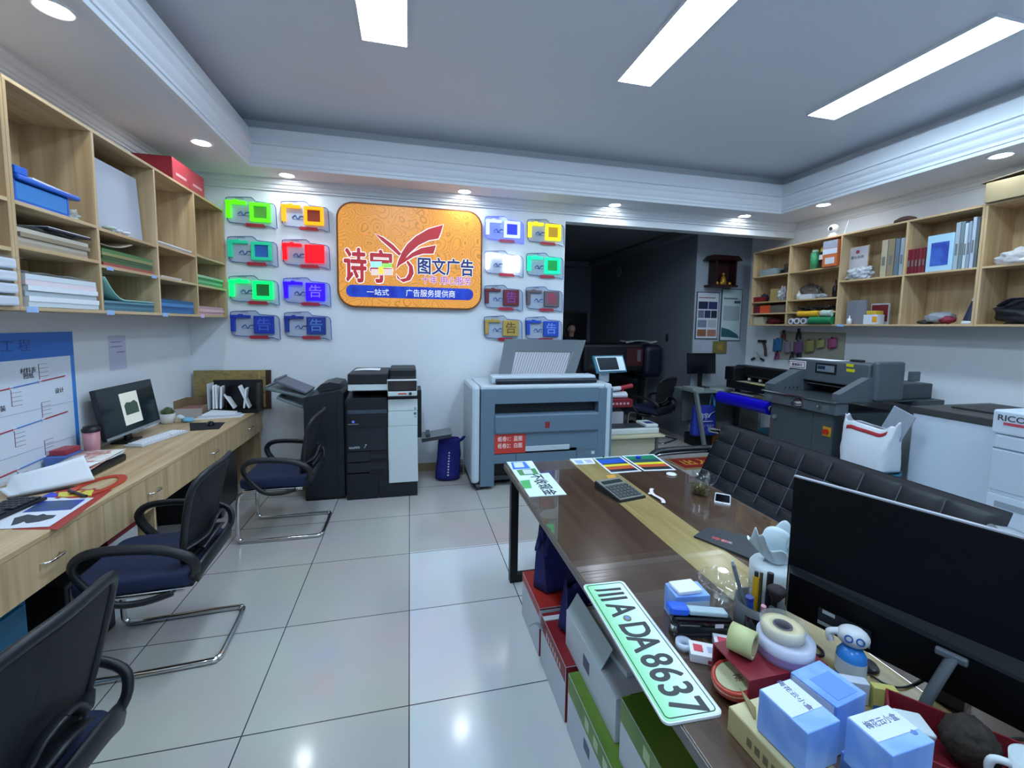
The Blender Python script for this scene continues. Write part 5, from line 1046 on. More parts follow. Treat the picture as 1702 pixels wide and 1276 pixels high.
# ---------------------------------------------------------------- tools hung on the right wall
WX_ = XR-0.03
def wt(name, label, px, py, grp='tools hung on the right wall'):
    p = atx(px, py, WX_); return thing(name, label, 'tool', (WX_, p.y, p.z), group=grp)
t = wt('hammer', 'brown handled hammer hung on the right wall', 1268, 575); MB(G('#4a3826', .5)).tube([(0, 0.0, 0.06), (0, -0.04, -0.03), (0, -0.06, -0.14)], 0.018, 10, sub=3).obj('handle', t); MB(G('#22242a', .4)).box(-0.02, 0.025, -0.04, 0.09, 0.05, 0.09, 0.008).obj('head', t)
t = wt('scissors', 'open scissors hung on the right wall', 1260, 592); MB(CHROME).tube([(0, 0.07, -0.03), (0, -0.05, 0.02)], 0.01, 6, flat=(0.012, 0.003)).tube([(0, 0.03, 0.06), (0, -0.05, -0.03)], 0.01, 6, flat=(0.012, 0.003)).obj('blades', t); MB(G('#1c2026', .4)).tube([(0, 0.12, -0.06), (0, 0.07, -0.03)], 0.018, 8).obj('grip', t); MB(G('#1c2026', .4)).tube([(0, -0.05, -0.03), (0, -0.11, -0.05)], 0.016, 8).obj('grip', t)
for (px, py, w_, h, c, nm, lb) in ((1293, 574, .075, .17, '#2f6a9c', 'tool_pouch', 'blue pouch hung on the right wall'), (1309, 578, .05, .16, '#8a8094', 'tool_pouch', 'pale mauve pouch hung beside the blue one'),
    (1327, 578, .07, .16, '#6a4a72', 'tool_pouch', 'purple pouch hung on the right wall'), (1346, 576, .07, .15, '#8f8a52', 'tool_pouch', 'olive pouch hung on the right wall'), (1364, 572, .06, .1, '#a09a60', 'tool_pouch', 'short yellow-green pouch hung on the right wall'), (1384, 571, .06, .12, '#a04a78', 'tool_pouch', 'magenta pouch nearest the camera on the right wall')):
    t = wt(nm, lb, px, py, 'pouches hung on the right wall'); MB(G(c, .6)).grid(lambda u, v: (-0.01-0.025*sin(pi*u), w_*(1-2*u), -h/2*0.9+h*v-0.01*sin(5*u)), 8, 6, 0.004).obj('pouch', t); MB(G('#2a2628', .4)).box(-0.025, -0.005, -0.012, 0.012, h/2*0.9, h/2+0.02, 0.003).obj('clip', t)
for (px, py, c, lb) in ((1302, 558, '#7c3038', 'red handled pliers hung above the blue pouch'), (1327, 556, '#1c181c', 'black handled trigger tool hung above the purple pouch'), (1291, 590, '#7a2a5c', 'magenta cutter hung below the blue pouch'), (1316, 594, '#3a3228', 'dark brown clamp hung below the pouches'), (1328, 591, '#1a1a1c', 'small black clamp hung just above the cutter')):
    t = wt('hand_tool', lb, px, py); MB(G(c, .45)).tube([(0, 0.025, -0.07), (0, 0.02, 0.0), (0, 0.0, 0.04)], 0.013, 8, sub=3).tube([(0, -0.03, -0.06), (0, -0.02, 0.0), (0, 0.0, 0.04)], 0.013, 8, sub=3).obj('grip', t); MB(G('#3a3a3e', .35, .6)).box(-0.01, 0.01, -0.015, 0.015, 0.03, 0.08, 0.005).obj('jaw', t)
t = wt('tool_board', 'pale tool board behind the hung tools on the right wall', 1320, 575); p = t.location; t.location = (XR-0.0005, 4.45, 1.25); MB(G('#a8a698', .6)).box(-0.012, 0, -0.42, 0.5, 0.0, 0.38, 0.003).obj('board', t); t['category'] = 'board'; del t['group']

# ---------------------------------------------------------------- paper guillotine
gm = ramp_mat('hammered_grey', [(0.35, '#4a5159'), (0.65, '#545c64')], (1, 1, 1), 220, 2, 0.45, bump=0.15); gd = G('#3e464c', .45)
gt = thing('paper_guillotine', 'grey electric paper guillotine on its cabinet by the right wall', 'guillotine', (4.2, 3.44, 0)); gx, gy = 4.2, 3.44
def gbox(nm, m, x0, x1, y0, y1, z0, z1, b=0.004, par=gt): return MB(m).box(x0-gx, x1-gx, y0-gy, y1-gy, z0, z1, b).obj(nm, par)
gbox('cabinet', gd, 3.78, 4.55, 3.10, 3.80, 0.02, 0.885, 0.006); 
for y0, y1 in ((3.105, 3.30), (3.303, 3.795)): gbox('cabinet_door', G('#434b50', .45), 3.775, 3.7798, y0, y1, 0.05, 0.87, 0.002)
gbox('front_bar', gm, 3.72, 3.86, 3.03, 3.85, 0.886, 0.997, 0.012); gbox('table', G('#4d545a', .3, 0.5), 3.7, 4.6, 3.02, 3.86, 0.9975, 1.012, 0.003)
gbox('table_edge', CHROME, 3.694, 3.6995, 3.02, 3.86, 0.998, 1.011, 0.001)
gbox('rear_table', gd, 4.6005, 4.94, 2.98, 3.8, 0.96, 1.012, 0.004)
def wedge(nm, y0, y1, px0, px1):
    P_ = [(3.74, 1.0125), (4.12, 1.0125), (4.12, 1.225), (4.06, 1.225), (3.74, 1.08)]
    MB(gm).at((-gx, y1-gy, 0), (pi/2, 0, 0)).prism(P_, y1-y0).obj(nm, gt)
wedge('side_guard', 3.74, 3.86, 0, 0); wedge('side_guard', 3.03, 3.10, 0, 0)
gbox('blade_housing', gm, 4.10, 4.42, 3.06, 3.92, 1.125, 1.345, 0.012); gbox('end_column', gm, 4.1205, 4.45, 3.0, 3.0595, 1.0125, 1.375, 0.02); gbox('end_column', gm, 4.1205, 4.45, 3.745, 3.90, 1.0125, 1.1245, 0.01)
gbox('clamp_plate', G('#8a9298', .3, 0.6), 4.14, 4.3, 3.10, 3.74, 1.09, 1.1)
gbox('blade_cavity', BLACK, 4.3, 4.34, 3.1, 3.74, 1.0125, 1.1248)
gbox('back_gauge_cover', gd, 4.4505, 4.9, 3.06, 3.5, 1.0125, 1.16, 0.01)
gbox('crank', gm, 4.46, 4.56, 2.95, 2.99, 1.2, 1.29, 0.006)
y0, y1 = atx(1340, 605, 4.1).y, atx(1312, 605, 4.1).y; zc = atx(1326, 606, 4.1).z
gbox('name_plate', G('#d8d4d8', .4), 4.096, 4.0998, y0, y1, zc-0.04, zc+0.045, 0.002); gbox('name_plate_border', G('#7a3044', .4), 4.0945, 4.0958, y0+0.012, y1-0.012, zc-0.03, zc+0.034); gbox('name_plate_field', G('#d8d4d8', .4), 4.093, 4.0943, y0+0.018, y1-0.018, zc-0.024, zc+0.028)
text('震撼裁切', 0.034, G('#5a3a58', .5), gt, (4.092-gx, (y0+y1)/2-gy, zc), RIGHTW, 'lettering', 0.95, 0.03)
y0, y1 = atx(1391, 612, 4.1).y, atx(1356, 612, 4.1).y; zc = atx(1373, 612, 4.1).z
gbox('control_panel', G('#141a22', .35), 4.094, 4.0998, y0, y1, zc-0.055, zc+0.05, 0.004); gbox('keypad', G('#76808a', .4), 4.0925, 4.0938, y0+0.02, y1-0.02, zc-0.035, zc+0.03); gbox('readout', G('#2c3a50', .2), 4.091, 4.0923, (y0+y1)/2+0.005, y1-0.028, zc-0.012, zc+0.022)
for i, (pa, pb, zp) in enumerate(((1407, 1419, 607), (1407, 1421, 615.5))):
    y0, y1 = atx(pb, zp, 4.1).y, atx(pa, zp, 4.1).y; z = atx(1413, zp, 4.1).z; gbox('yellow_label', G('#c8c418', .45), 4.0975, 4.0998, y0, y1, z-0.014, z+0.014, 0)
hub = MB(CHROME).cyl((3.72-gx, 3.41-gy, 0.935), (3.69-gx, 3.41-gy, 0.935), 0.05, n=28).cyl((3.69-gx, 3.41-gy, 0.935), (3.64-gx, 3.41-gy, 0.935), 0.022, n=18); hub.obj('hand_wheel', gt)
for y in (3.77, 3.12): gbox('counter_window', G('#5c6a70', .2), 3.716, 3.7198, y-0.03, y+0.04, 0.92, 0.965)
for y in (3.68, 3.20): MB(CHROME).cyl((3.7195-gx, y-gy, 0.945), (3.70-gx, y-gy, 0.945), 0.012, n=14).obj('push_button', gt)
for k in range(4): MB(CHROME).cyl((3.88-gx+0.05*k, 3.739-gy, 1.045), (3.88-gx+0.05*k, 3.734-gy, 1.045), 0.009, n=12).obj('bolt', gt)
MB(G('#8a9a9a', .3, .5)).cyl((3.7745-gx, 3.73-gy, 0.735), (3.75-gx, 3.73-gy, 0.735), 0.022, n=16).obj('door_lock', gt)
gbox('switch_plate', G('#c8941e', .4), 3.77, 3.7748, 3.06+0.05, 3.06+0.13, 0.67, 0.76, 0.002); MB(G('#b82a1a', .35)).cyl((3.7695-gx, 3.15-gy, 0.715), (3.745-gx, 3.15-gy, 0.715), 0.024, n=18).obj('power_switch', gt)
gbox('plug_label', G('#b8c0c4', .4), 3.772, 3.7748, 3.11, 3.14, 0.38, 0.42, 0)
t = thing('loose_sheet', 'white sheet lying on top of the guillotine', 'paper', (4.24, 3.66, 1.3455)); MB(PAPER).box(-0.1, 0.12, -0.2, 0.22, 0, 0.0015).obj('sheet', t)
t = thing('cable_coil', 'black cable coil on top of the guillotine', 'cable', (4.35, 3.37, 1.3455)); MB(BLACK).tube([(0.035*cos(2*pi*i/10), 0.06*sin(2*pi*i/10), 0.011) for i in range(10)], 0.01, 8, closed=True, sub=3).obj('coil', t)

# ---------------------------------------------------------------- white digital press
rw = G('#c3cedc', .38); rk = G('#3c3c3c', .45)
rp_ = thing('digital_press', 'tall white digital printing press with dark grey lid by the right wall', 'printer', (4.4, 2.0, 0))
def kbox(nm, m, x0, x1, y0, y1, z0, z1, b=0.008): return MB(m).box(x0-4.4, x1-4.4, y0-2.0, y1-2.0, z0, z1, b).obj(nm, rp_)
kbox('rear_unit', rw, 4.06, 4.96, 2.0, 2.66, 0.03, 0.985, 0.012); kbox('dark_lid', rk, 4.05, 4.96, 1.99, 2.67, 0.9855, 1.04, 0.006)
kbox('lid_hatch', G('#2c2c2c', .5), 4.3, 4.8, 2.18, 2.55, 1.0402, 1.055, 0.006)
kbox('front_unit', rw, 3.74, 4.9, 1.05, 1.98, 0.03, 1.0, 0.02); kbox('top_unit', rw, 3.73, 4.4, 1.05, 1.985, 1.0005, 1.155, 0.012); kbox('top_slab', rk, 4.4005, 4.9, 1.05, 1.985, 1.0005, 1.06, 0.01)
kbox('access_panel', G('#b8c4d2', .38), 3.733, 3.7398, 1.06, 1.97, 0.63, 0.895, 0.003); kbox('access_panel', rw, 3.733, 3.7398, 1.06, 1.97, 0.06, 0.60, 0.003)
kbox('panel_seam', G('#6a7688', .4), 3.7365, 3.7398, 1.06, 1.97, 0.903, 0.91, 0); kbox('latch_recess', G('#8a96a2', .4), 3.7315, 3.7328, 1.74, 1.93, 0.52, 0.56, 0)
kbox('grey_handle', G('#6f777e', .4), 4.055, 4.0598, 2.01, 2.05, 0.72, 0.87, 0.002)
p0, p1 = atx(1656, 694, 3.73), atx(1697, 700, 3.73)
text('RICOH', 0.052, G('#4a4a50', .4), rp_, (3.729-4.4, (p0.y+p1.y)/2-2.0-0.035, 1.105), RIGHTW, 'maker_lettering', 1.1, 0.05)
kbox('red_label', G('#b84a58', .45), 3.7275, 3.7298, (p0.y+p1.y)/2-0.09, (p0.y+p1.y)/2+0.02, 1.062, 1.08, 0)
# white bag on a teal bin
t = thing('teal_bin', 'round teal plastic bin between the guillotine and the white press', 'bin', (3.84, 2.80, 0)); tl = G('#0f5f78', .35)
MB(tl).lathe([(0.0001, 0.004), (0.17, 0.0), (0.2, 0.46), (0.212, 0.47), (0.212, 0.49), (0.2, 0.49), (0.185, 0.47), (0.16, 0.02), (0.0001, 0.02)], 36).obj('bin_body', t)
t = thing('carrier_bag', 'white plastic carrier bag with red band standing on the teal bin', 'bag', (3.84, 2.80, 0.4915)); 
def cbag(u, v):
    th = 2*pi*u; c, s_ = cos(th), sin(th); n_ = 0.02*sin(3*th+5*v)+0.014*sin(8*th-11*v)+0.01*sin(13*th+17*v)
    k = 0.45; x = 0.15*(1 if c > 0 else -1)*abs(c)**k*(1-0.75*v**1.5); y = 0.205*(1 if s_ > 0 else -1)*abs(s_)**k*(0.86+0.2*v)
    z = 0.005+0.42*v-0.06*v*v*(1-abs(s_)**3)*abs(c)**0.3+0.012*sin(7*th)*v
    return (x*(1+n_)-0.02*v, y*(1+n_*0.7), z)
MB(G('#ccd2da', .3)).grid(cbag, 56, 20, 0.003).add([cbag(i/56, 0) for i in range(56)], [tuple(range(55, -1, -1))]).obj('bag_body', t)
def band(u, v):
    q = Vector(cbag(0.40+0.20*u, 0.80+0.09*v)); return q+Vector((-0.005, 0, 0))
MB(G('#9c2430', .4)).grid(band, 16, 3, 0.002).obj('red_band', t)
MB(G('#8f98a4', .4)).at((0.03, -0.11, 0.30), (0.35, 0.1, 0)).box(-0.01, 0.0, -0.10, 0.08, 0.0, 0.24, 0.004).obj('grey_flap', t)

# ---------------------------------------------------------------- tufted sofa
lea = ramp_mat('black_leather', [(0.3, '#12161c'), (0.7, '#171c23')], (1, 1, 1), 90, 3, 0.42, bump=0.12, spec=0.3)
sf = thing('tufted_sofa', 'black tufted leather sofa with chrome arms on the far side of the table', 'sofa', (2.3, 2.18, 0))
SY0, SY1 = 1.30, 3.06
def sback(u, v, off=0.0):
    y = SY1-(SY1-SY0)*u; nu, nv = 9, 4
    fu, fv = (u*nu) % 1, (v*nv) % 1
    puff = 0.02*(max(0.0, sin(pi*fu))*max(0.0, sin(pi*fv)))**0.35
    x = 2.32+0.24*v**0.9-puff; z = 0.36+0.48*v
    if v > 0.999: x = 2.56
    return (x-2.3, y-2.18, z)
MB(lea).grid(sback, 108, 48, 0).obj('backrest', sf)
back = MB(lea); back.grid(lambda u, v: (2.335+0.24*(1-v)+0.07-2.3, SY1-(SY1-SY0)*u-2.18, 0.36+0.485*(1-v)), 2, 8)
back.grid(lambda u, v: (2.56-2.3+0.085*v, SY1-(SY1-SY0)*u-2.18, 0.84), 2, 6)
for u in (0, 1): back.grid(lambda a, b, u=u: (2.32+0.24*b+0.085*a-2.3, SY1-(SY1-SY0)*u-2.18, 0.36+0.48*b), 3, 8)
back.obj('back_panel', sf)
MB(lea).box(1.86-2.3, 2.40-2.3, SY0-2.18, SY1-2.18, 0.28, 0.43, 0.04, 4).obj('seat_cushion', sf)
st = MB(G('#5c666f', .6))
for i in range(1, 9):
    u = i/9; st.tube([Vector(sback(u, 0.02+0.96*k/24))+Vector((-0.001, 0, 0)) for k in range(25)], 0.0024, 5)
for j in range(1, 4):
    st.tube([Vector(sback(k/54, j/4))+Vector((-0.001, 0, 0)) for k in range(55)], 0.0024, 5)
st.obj('stitching', sf)
for y in (SY1+0.03, SY0-0.03):
    yy_ = y-2.18
    MB(CHROME).tube([(-0.42, yy_, 0.014), (-0.45, yy_, 0.12), (-0.43, yy_, 0.45), (-0.36, yy_, 0.58), (-0.25, yy_, 0.615), (0.2, yy_, 0.615), (0.28, yy_, 0.56), (0.3, yy_, 0.3), (0.3, yy_, 0.014)], 0.018, 12, sub=4).obj('chrome_frame', sf)
    MB(CHROME).tube([(0.16, yy_, 0.805), (0.34, yy_, 0.755), (0.40, yy_, 0.66), (0.43, yy_, 0.3), (0.43, yy_, 0.014)], 0.02, 12, sub=4).obj('back_brace', sf)
    MB(G('#14181c', .4)).tube([(-0.44, yy_, 0.52), (-0.37, yy_, 0.615), (-0.25, yy_, 0.65), (0.16, yy_, 0.65)], 0.03, 12, sub=4, flat=(0.035, 0.018)).obj('arm_pad', sf)
# ---------------------------------------------------------------- the big table
TX0, TX1, TY0, TY1, TT = 0.60, 1.68, 0.22, 2.68, 0.75
def table_wood(name, stops):
    m = ramp_mat(name, stops, (10, 0.6, 10), 2.4, 6, 0.22, 0.5, coat=1.0); m.node_tree.nodes['Principled BSDF'].inputs['Coat Roughness'].default_value = 0.012; return m
brown = table_wood('table_brown', [(0.3, '#3c2a1f'), (0.55, '#4c382a'), (0.75, '#574233')])
olive = table_wood('table_olive', [(0.3, '#8f7c4c'), (0.55, '#a08d5c'), (0.75, '#ac9a6a')])
tb = thing('meeting_table', 'big brown glossy table with an olive centre stripe and black steel legs', 'table', (1.14, 1.45, 0))
def tbox(nm, m, x0, x1, y0, y1, z0, z1, b=0.002): return MB(m).box(x0-1.14, x1-1.14, y0-1.45, y1-1.45, z0, z1, b).obj(nm, tb)
tbox('table_top', brown, TX0, 1.0445, TY0, TY1, TT-0.03, TT); tbox('table_top', brown, 1.2505, TX1, TY0, TY1, TT-0.03, TT)
tbox('centre_stripe', olive, 1.045, 1.25, TY0, TY1, TT-0.03, TT, 0.0005)
edge = G('#5a544e', .35)
tbox('edge_band', edge, TX0-0.006, TX0-0.0002, TY0, TY1, TT-0.032, TT-0.001); tbox('edge_band', edge, TX0, TX1, TY1+0.0002, TY1+0.006, TT-0.032, TT-0.001); tbox('edge_band', edge, TX1+0.0002, TX1+0.006, TY0, TY1, TT-0.032, TT-0.001)
steel = G('#15171a', .4, .3)
for y in (2.56, 0.34):
    for x in (TX0+0.02, TX1-0.07): tbox('leg', steel, x, x+0.05, y, y+0.05, 0.0505, TT-0.0805, 0.004)
    tbox('foot_rail', steel, TX0+0.02, TX1-0.02, y, y+0.05, 0, 0.05, 0.004); tbox('top_rail', steel, TX0+0.02, TX1-0.02, y, y+0.05, TT-0.08, TT-0.0305, 0.004)
tbox('side_rail', steel, TX0+0.08, TX0+0.12, 0.3905, 2.5595, TT-0.08, TT-0.0305); tbox('side_rail', steel, TX1-0.12, TX1-0.08, 0.3905, 2.5595, TT-0.08, TT-0.0305)

def T(px, py, z=TT): return atz(px, py, z)
def tquad(name, label, cat, pix, mt, th=0.0012, z=TT+0.0003, group=None, sub='sheet'): return flat_quad(name, label, cat, [T(*q, z) for q in pix], mt, th, group, z, sub=sub)
def on(t, pix, mt, base, name, h=0.0004): plan_prism(t, pix, mt, h, base, name, t.location.z+base)
# notice cards at the far left corner
t = tquad('payment_notice', 'white no-cash notice with blue and green cards at the far left corner of the table', 'notice', [(842, 768), (884, 766), (898, 787), (912, 786), (942, 822), (880, 826)], G('#cfe2e8', .4), 0.002)
on(t, [(849, 768), (872, 767), (882, 778), (853, 780)], G('#3f74d0', .4), 0.0022, 'blue_card'); on(t, [(876, 767), (884, 766.5), (888, 771), (880, 772)], G('#dfe6f2', .5), 0.0022, 'white_card')
on(t, [(858, 781), (889, 778), (896, 788), (865, 790)], G('#4a8a50', .4), 0.0022, 'green_card'); on(t, [(864, 799), (880, 797), (884, 811), (871, 812)], G('#4fa862', .4), 0.0022, 'green_card')
for a in ([(853, 769), (868, 768), (872, 776), (856, 777)], [(868, 781), (882, 780), (887, 787), (872, 788)]): on(t, a, G('#c8d4e2', .5), 0.0028, 'card_square')
p = T(901, 805); text('不收现金', 0.083, G('#1c2126', .5), t, (p.x-t.location.x+0.0, p.y-t.location.y, 0.0026), (0, 0, -pi/2), 'lettering', 0.98, 0.03)
# colour prints
t = tquad('code_card', 'small white card with two pale blue blocks at the far edge of the table', 'card', [(946.5, 762.6), (984, 761), (990, 770.5), (956.6, 772)], G('#d8dfea', .45))
on(t, [(954, 765), (966, 764.5), (971, 770), (960, 770.5)], G('#8fa8d8', .5), 0.0014, 'pale_block'); on(t, [(970, 764), (981, 763.5), (986, 768.5), (976, 769)], G('#a8acc4', .5), 0.0014, 'pale_block')
def stripes(label, TLp, TRp, BRp, BLp, bands):
    t = tquad('colour_print', label, 'print', [TLp, TRp, BRp, BLp], G('#cfd9e2', .4), 0.0014, group='striped colour prints at the far end of the table'); z = t.location.z
    q = [T(*p_, z) for p_ in (TLp, TRp, BRp, BLp)]
    def pt(u, v): return (q[0]*(1-u)+q[1]*u)*(1-v)+(q[3]*(1-u)+q[2]*u)*v
    for v0, v1, h in bands:
        pl = [pt(0.06, v0), pt(0.94, v0), pt(0.94, v1), pt(0.06, v1)]
        pl = [(a.x-t.location.x, a.y-t.location.y) for a in pl][::-1]; MB(G(h, .35)).prism(pl, 0.0003, 0.0015).obj('stripe', t)
    return t
stripes('striped colour print, the left of the pair at the far end of the table', (984.5, 761), (1030, 758), (1066.8, 783), (1015.4, 787), [(0.05, 0.16, '#2c5a52'), (0.16, 0.42, '#1c50b8'), (0.42, 0.5, '#27353c'), (0.5, 0.62, '#d8cc30'), (0.62, 0.8, '#b4502a'), (0.8, 0.94, '#23252c')])
pt2 = stripes('striped colour print, the right of the pair at the far end of the table', (1032.5, 757.6), (1085.9, 754.7), (1124, 781), (1070.5, 782.8), [(0.06, 0.3, '#22785a'), (0.3, 0.5, '#2a4a50'), (0.5, 0.62, '#d4cc34'), (0.62, 0.78, '#b8502a'), (0.78, 0.94, '#24262c')])
p = T(1061, 762); t = thing('bottle_cap', 'small blue bottle cap on the right striped print', 'cap', (p.x, p.y, TT+0.0022)); MB(G('#1f3fc0', .35)).cyl((0, 0, 0), (0, 0, 0.014), 0.017, n=20).obj('cap', t)
p = T(1001, 759); t = thing('bead', 'tiny dark green bead on the left striped print', 'bead', (p.x, p.y-0.02, TT+0.0022)); MB(G('#2c4a3c', .35)).sphere((0, 0, 0.008), 0.008, 12).obj('bead', t)
p = T(1116, 789); t = thing('jar_lid', 'round white lid lying on the table', 'lid', (p.x, p.y, TT)); MB(G('#d8dade', .35)).lathe([(0.0001, 0), (0.03, 0), (0.031, 0.006), (0.027, 0.009), (0.0001, 0.009)], 24).obj('lid', t)
p = T(1015, 795); t = tquad('orange_note', 'small orange sticky note on the olive stripe', 'note', [(1008, 790), (1022, 788.5), (1026, 796), (1012, 797.5)], G('#c8923a', .5))
# calculator
p = T(1038, 819); t = thing('calculator', 'large grey and black desk calculator on the olive stripe', 'calculator', (1.11, 2.08, TT), 0.2)
MB(G('#1a1c20', .4)).at((0, 0, 0), (0, 0, 0)).add([(-.085, -.11, 0), (.085, -.11, 0), (.085, .11, 0), (-.085, .11, 0), (-.085, -.11, .012), (.085, -.11, .012), (.085, .11, .042), (-.085, .11, .042)], [(3, 2, 1, 0), (0, 1, 5, 4), (1, 2, 6, 5), (2, 3, 7, 6), (3, 0, 4, 7), (4, 5, 6, 7)]).obj('case', t)
tl_ = math.atan2(0.03, 0.22)
MB(G('#70736c', .4)).at((0, -0.11, 0.0123), (tl_, 0, 0)).box(-0.08, 0.08, 0.004, 0.217, 0, 0.003, 0.001).obj('face_plate', t)
MB(G('#2a3230', .15)).at((0, -0.11, 0.0123), (tl_, 0, 0)).box(-0.065, 0.065, 0.163, 0.195, 0.0031, 0.006, 0.001).obj('readout', t)
k = MB(G('#3c3e44', .4)).at((0, -0.11, 0.0123), (tl_, 0, 0))
for r in range(5):
    for c in range(6): k.box(-0.073+0.0247*c, -0.073+0.0247*c+0.019, 0.015+0.027*r, 0.035+0.027*r, 0.0031, 0.0075, 0.001, 1)
k.obj('keys', t)
# ribbon, mug, phone, folder
t = thing('paper_ribbon', 'torn white strip of paper on the table', 'paper', (1.285, 1.99, TT)); MB(G('#d8ccd0', .6)).tube([(0.03, 0.10, 0.006), (0.0, 0.06, 0.01), (-0.01, 0.02, 0.006), (-0.004, -0.05, 0.008), (-0.02, -0.09, 0.006)], 0.008, 6, sub=4, flat=(0.011, 0.0015)).tube([(0.0, 0.06, 0.008), (-0.03, 0.03, 0.006)], 0.006, 6, flat=(0.008, 0.0015)).obj('strip', t)
t = thing('glass_mug', 'clear glass mug half full of green tea near the sofa side of the table', 'mug', (1.545, 1.985, TT)); r = 0.048
MB(GLASS).lathe([(0.0001, 0.0), (r, 0.0), (r, 0.125), (r-0.004, 0.125), (r-0.004, 0.008), (0.0001, 0.008)], 36).obj('glass_body', t)
MB(GLASS).tube([(r-0.001, 0, 0.105), (r+0.028, 0, 0.1), (r+0.03, 0, 0.05), (r-0.001, 0, 0.035)], 0.005, 10, sub=5).obj('handle', t)
MB(mat('#8f8420', 0.05, trans=0.75, ior=1.33)).lathe([(0.0001, 0.0085), (r-0.0045, 0.0085), (r-0.0045, 0.05), (0.0001, 0.05)], 30).obj('tea', t)
lf = MB(G('#5c6420', .6)); rn = random.Random(2)
for i in range(26): lf.at((rn.uniform(-.028, .028), rn.uniform(-.028, .028), rn.uniform(0.014, 0.03)), (rn.uniform(-1, 1), rn.uniform(-1, 1), rn.uniform(0, 3))).box(-0.009, 0.009, -0.003, 0.003, 0, 0.001)
lf.obj('tea_leaves', t)
t = thing('smartphone', 'white smartphone with black screen lying near the sofa edge of the table', 'phone', (1.608, 1.888, TT), 0.86); MB(G('#c8ccd2', .3)).at((0, 0, 0)).prism(rrect(0.148, 0.076, 0.01), 0.008).obj('case', t); MB(G('#0c0e12', .08)).prism(rrect(0.112, 0.068, 0.002), 0.0006, 0.0081).obj('screen', t); MB(G('#9a9ca2', .3)).cyl((-0.065, 0, 0.0081), (-0.065, 0, 0.0088), 0.005, n=14).obj('home_button', t)
t = tquad('dark_folder', 'dark grey folder with a small red and white emblem on the table', 'folder', [(1153, 893), (1176, 878), (1290, 904), (1300, 925), (1252, 933)], G('#2b3036', .45), 0.008)
p = T(1197, 897, TT+0.009); text('诗宇', 0.028, G('#b84a50', .5), t, (p.x-t.location.x, p.y-t.location.y, 0.0086), (0, 0, -0.95), 'emblem', 1.3, 0.05); p = T(1208, 900, TT+0.009); text('图文', 0.02, G('#c8ccd0', .5), t, (p.x-t.location.x, p.y-t.location.y, 0.0086), (0, 0, -0.95), 'emblem_lettering', 1.1)
# licence plate
pt_ = thing('licence_plate', 'green and white licence plate lying along the near left edge of the table', 'licence plate', (0.645, 1.057, TT+0.0004), rad(-92.4)); PL, PH = 0.535, 0.152
def plate_mat():
    m = bpy.data.materials.new('plate_green'); m.use_nodes = True; nt = m.node_tree; b = nt.nodes['Principled BSDF']
    tc = nt.nodes.new('ShaderNodeTexCoord'); sp = nt.nodes.new('ShaderNodeSeparateXYZ'); nt.links.new(tc.outputs['Object'], sp.inputs[0])
    mr = nt.nodes.new('ShaderNodeMapRange'); mr.inputs['From Min'].default_value = -0.076; mr.inputs['From Max'].default_value = 0.06; nt.links.new(sp.outputs['Y'], mr.inputs['Value'])
    r = nt.nodes.new('ShaderNodeValToRGB'); r.color_ramp.elements[0].color = lin('#7ccf92'); r.color_ramp.elements[1].color = lin('#dfeef0'); nt.links.new(mr.outputs['Result'], r.inputs['Fac'])
    nt.links.new(r.outputs['Color'], b.inputs['Base Color']); b.inputs['Roughness'].default_value = 0.32; return m
MB(G('#d4dade', .35)).prism(rrect(PL, PH, 0.016, 6), 0.006).obj('plate_body', pt_)
MB(plate_mat()).prism(rrect(PL-0.008, PH-0.008, 0.013, 6), 0.0005, 0.0061).obj('plate_face', pt_)
bl_ = MB(G('#2c4a3c', .4)); o1 = rrect(PL-0.022, PH-0.022, 0.011, 6); bl_.tube([(x, y, 0.0068) for x, y in o1], 0.0013, 6, closed=True); bl_.obj('border_line', pt_)
pk = G('#2f3438', .45)
cxs = [-0.205, -0.135, -0.085, -0.028, 0.032, 0.090, 0.145, 0.198, 0.237]
def plate_char(ch, x, sx=0.8): text(ch, 0.125, pk, pt_, (x, -0.001, 0.0068), (0, 0, 0), 'plate_character', sx, 0.035)
cb_ = MB(pk)
for (x0, x1) in ((-0.205, -0.193), (-0.181, -0.169)): cb_.box(x0, x1, -0.045, 0.047, 0.0067, 0.0074)
cb_.at().prism([(-0.232, -0.047), (-0.221, -0.04), (-0.217, 0.047), (-0.229, 0.047), (-0.230, -0.02)][::-1], 0.0008, 0.0067); cb_.obj('province_character', pt_)
_pm = (Matrix.Translation(pt_.location) @ Euler((0, 0, rad(-92.4))).to_matrix().to_4x4()).inverted()
def pl_x(px, py): return (_pm @ atz(px, py, TT+0.007)).x
for ch_, q in zip('ADA8637', ((1027, 1013), (1052, 1047), (1060.5, 1070), (1088, 1097), (1104, 1120), (1121.5, 1145), (1143, 1172))): plate_char(ch_, pl_x(*q), 0.72)
MB(G('#8a7a5c', .3, .4)).cyl((pl_x(1040, 1028), 0.0, 0.0067), (pl_x(1040, 1028), 0.0, 0.009), 0.0125, n=20).obj('seal', pt_); MB(G('#6a8ad8', .4)).cyl((pl_x(1040, 1028), 0.0, 0.0091), (pl_x(1040, 1028), 0.0, 0.0096), 0.007, n=16).obj('seal_centre', pt_)
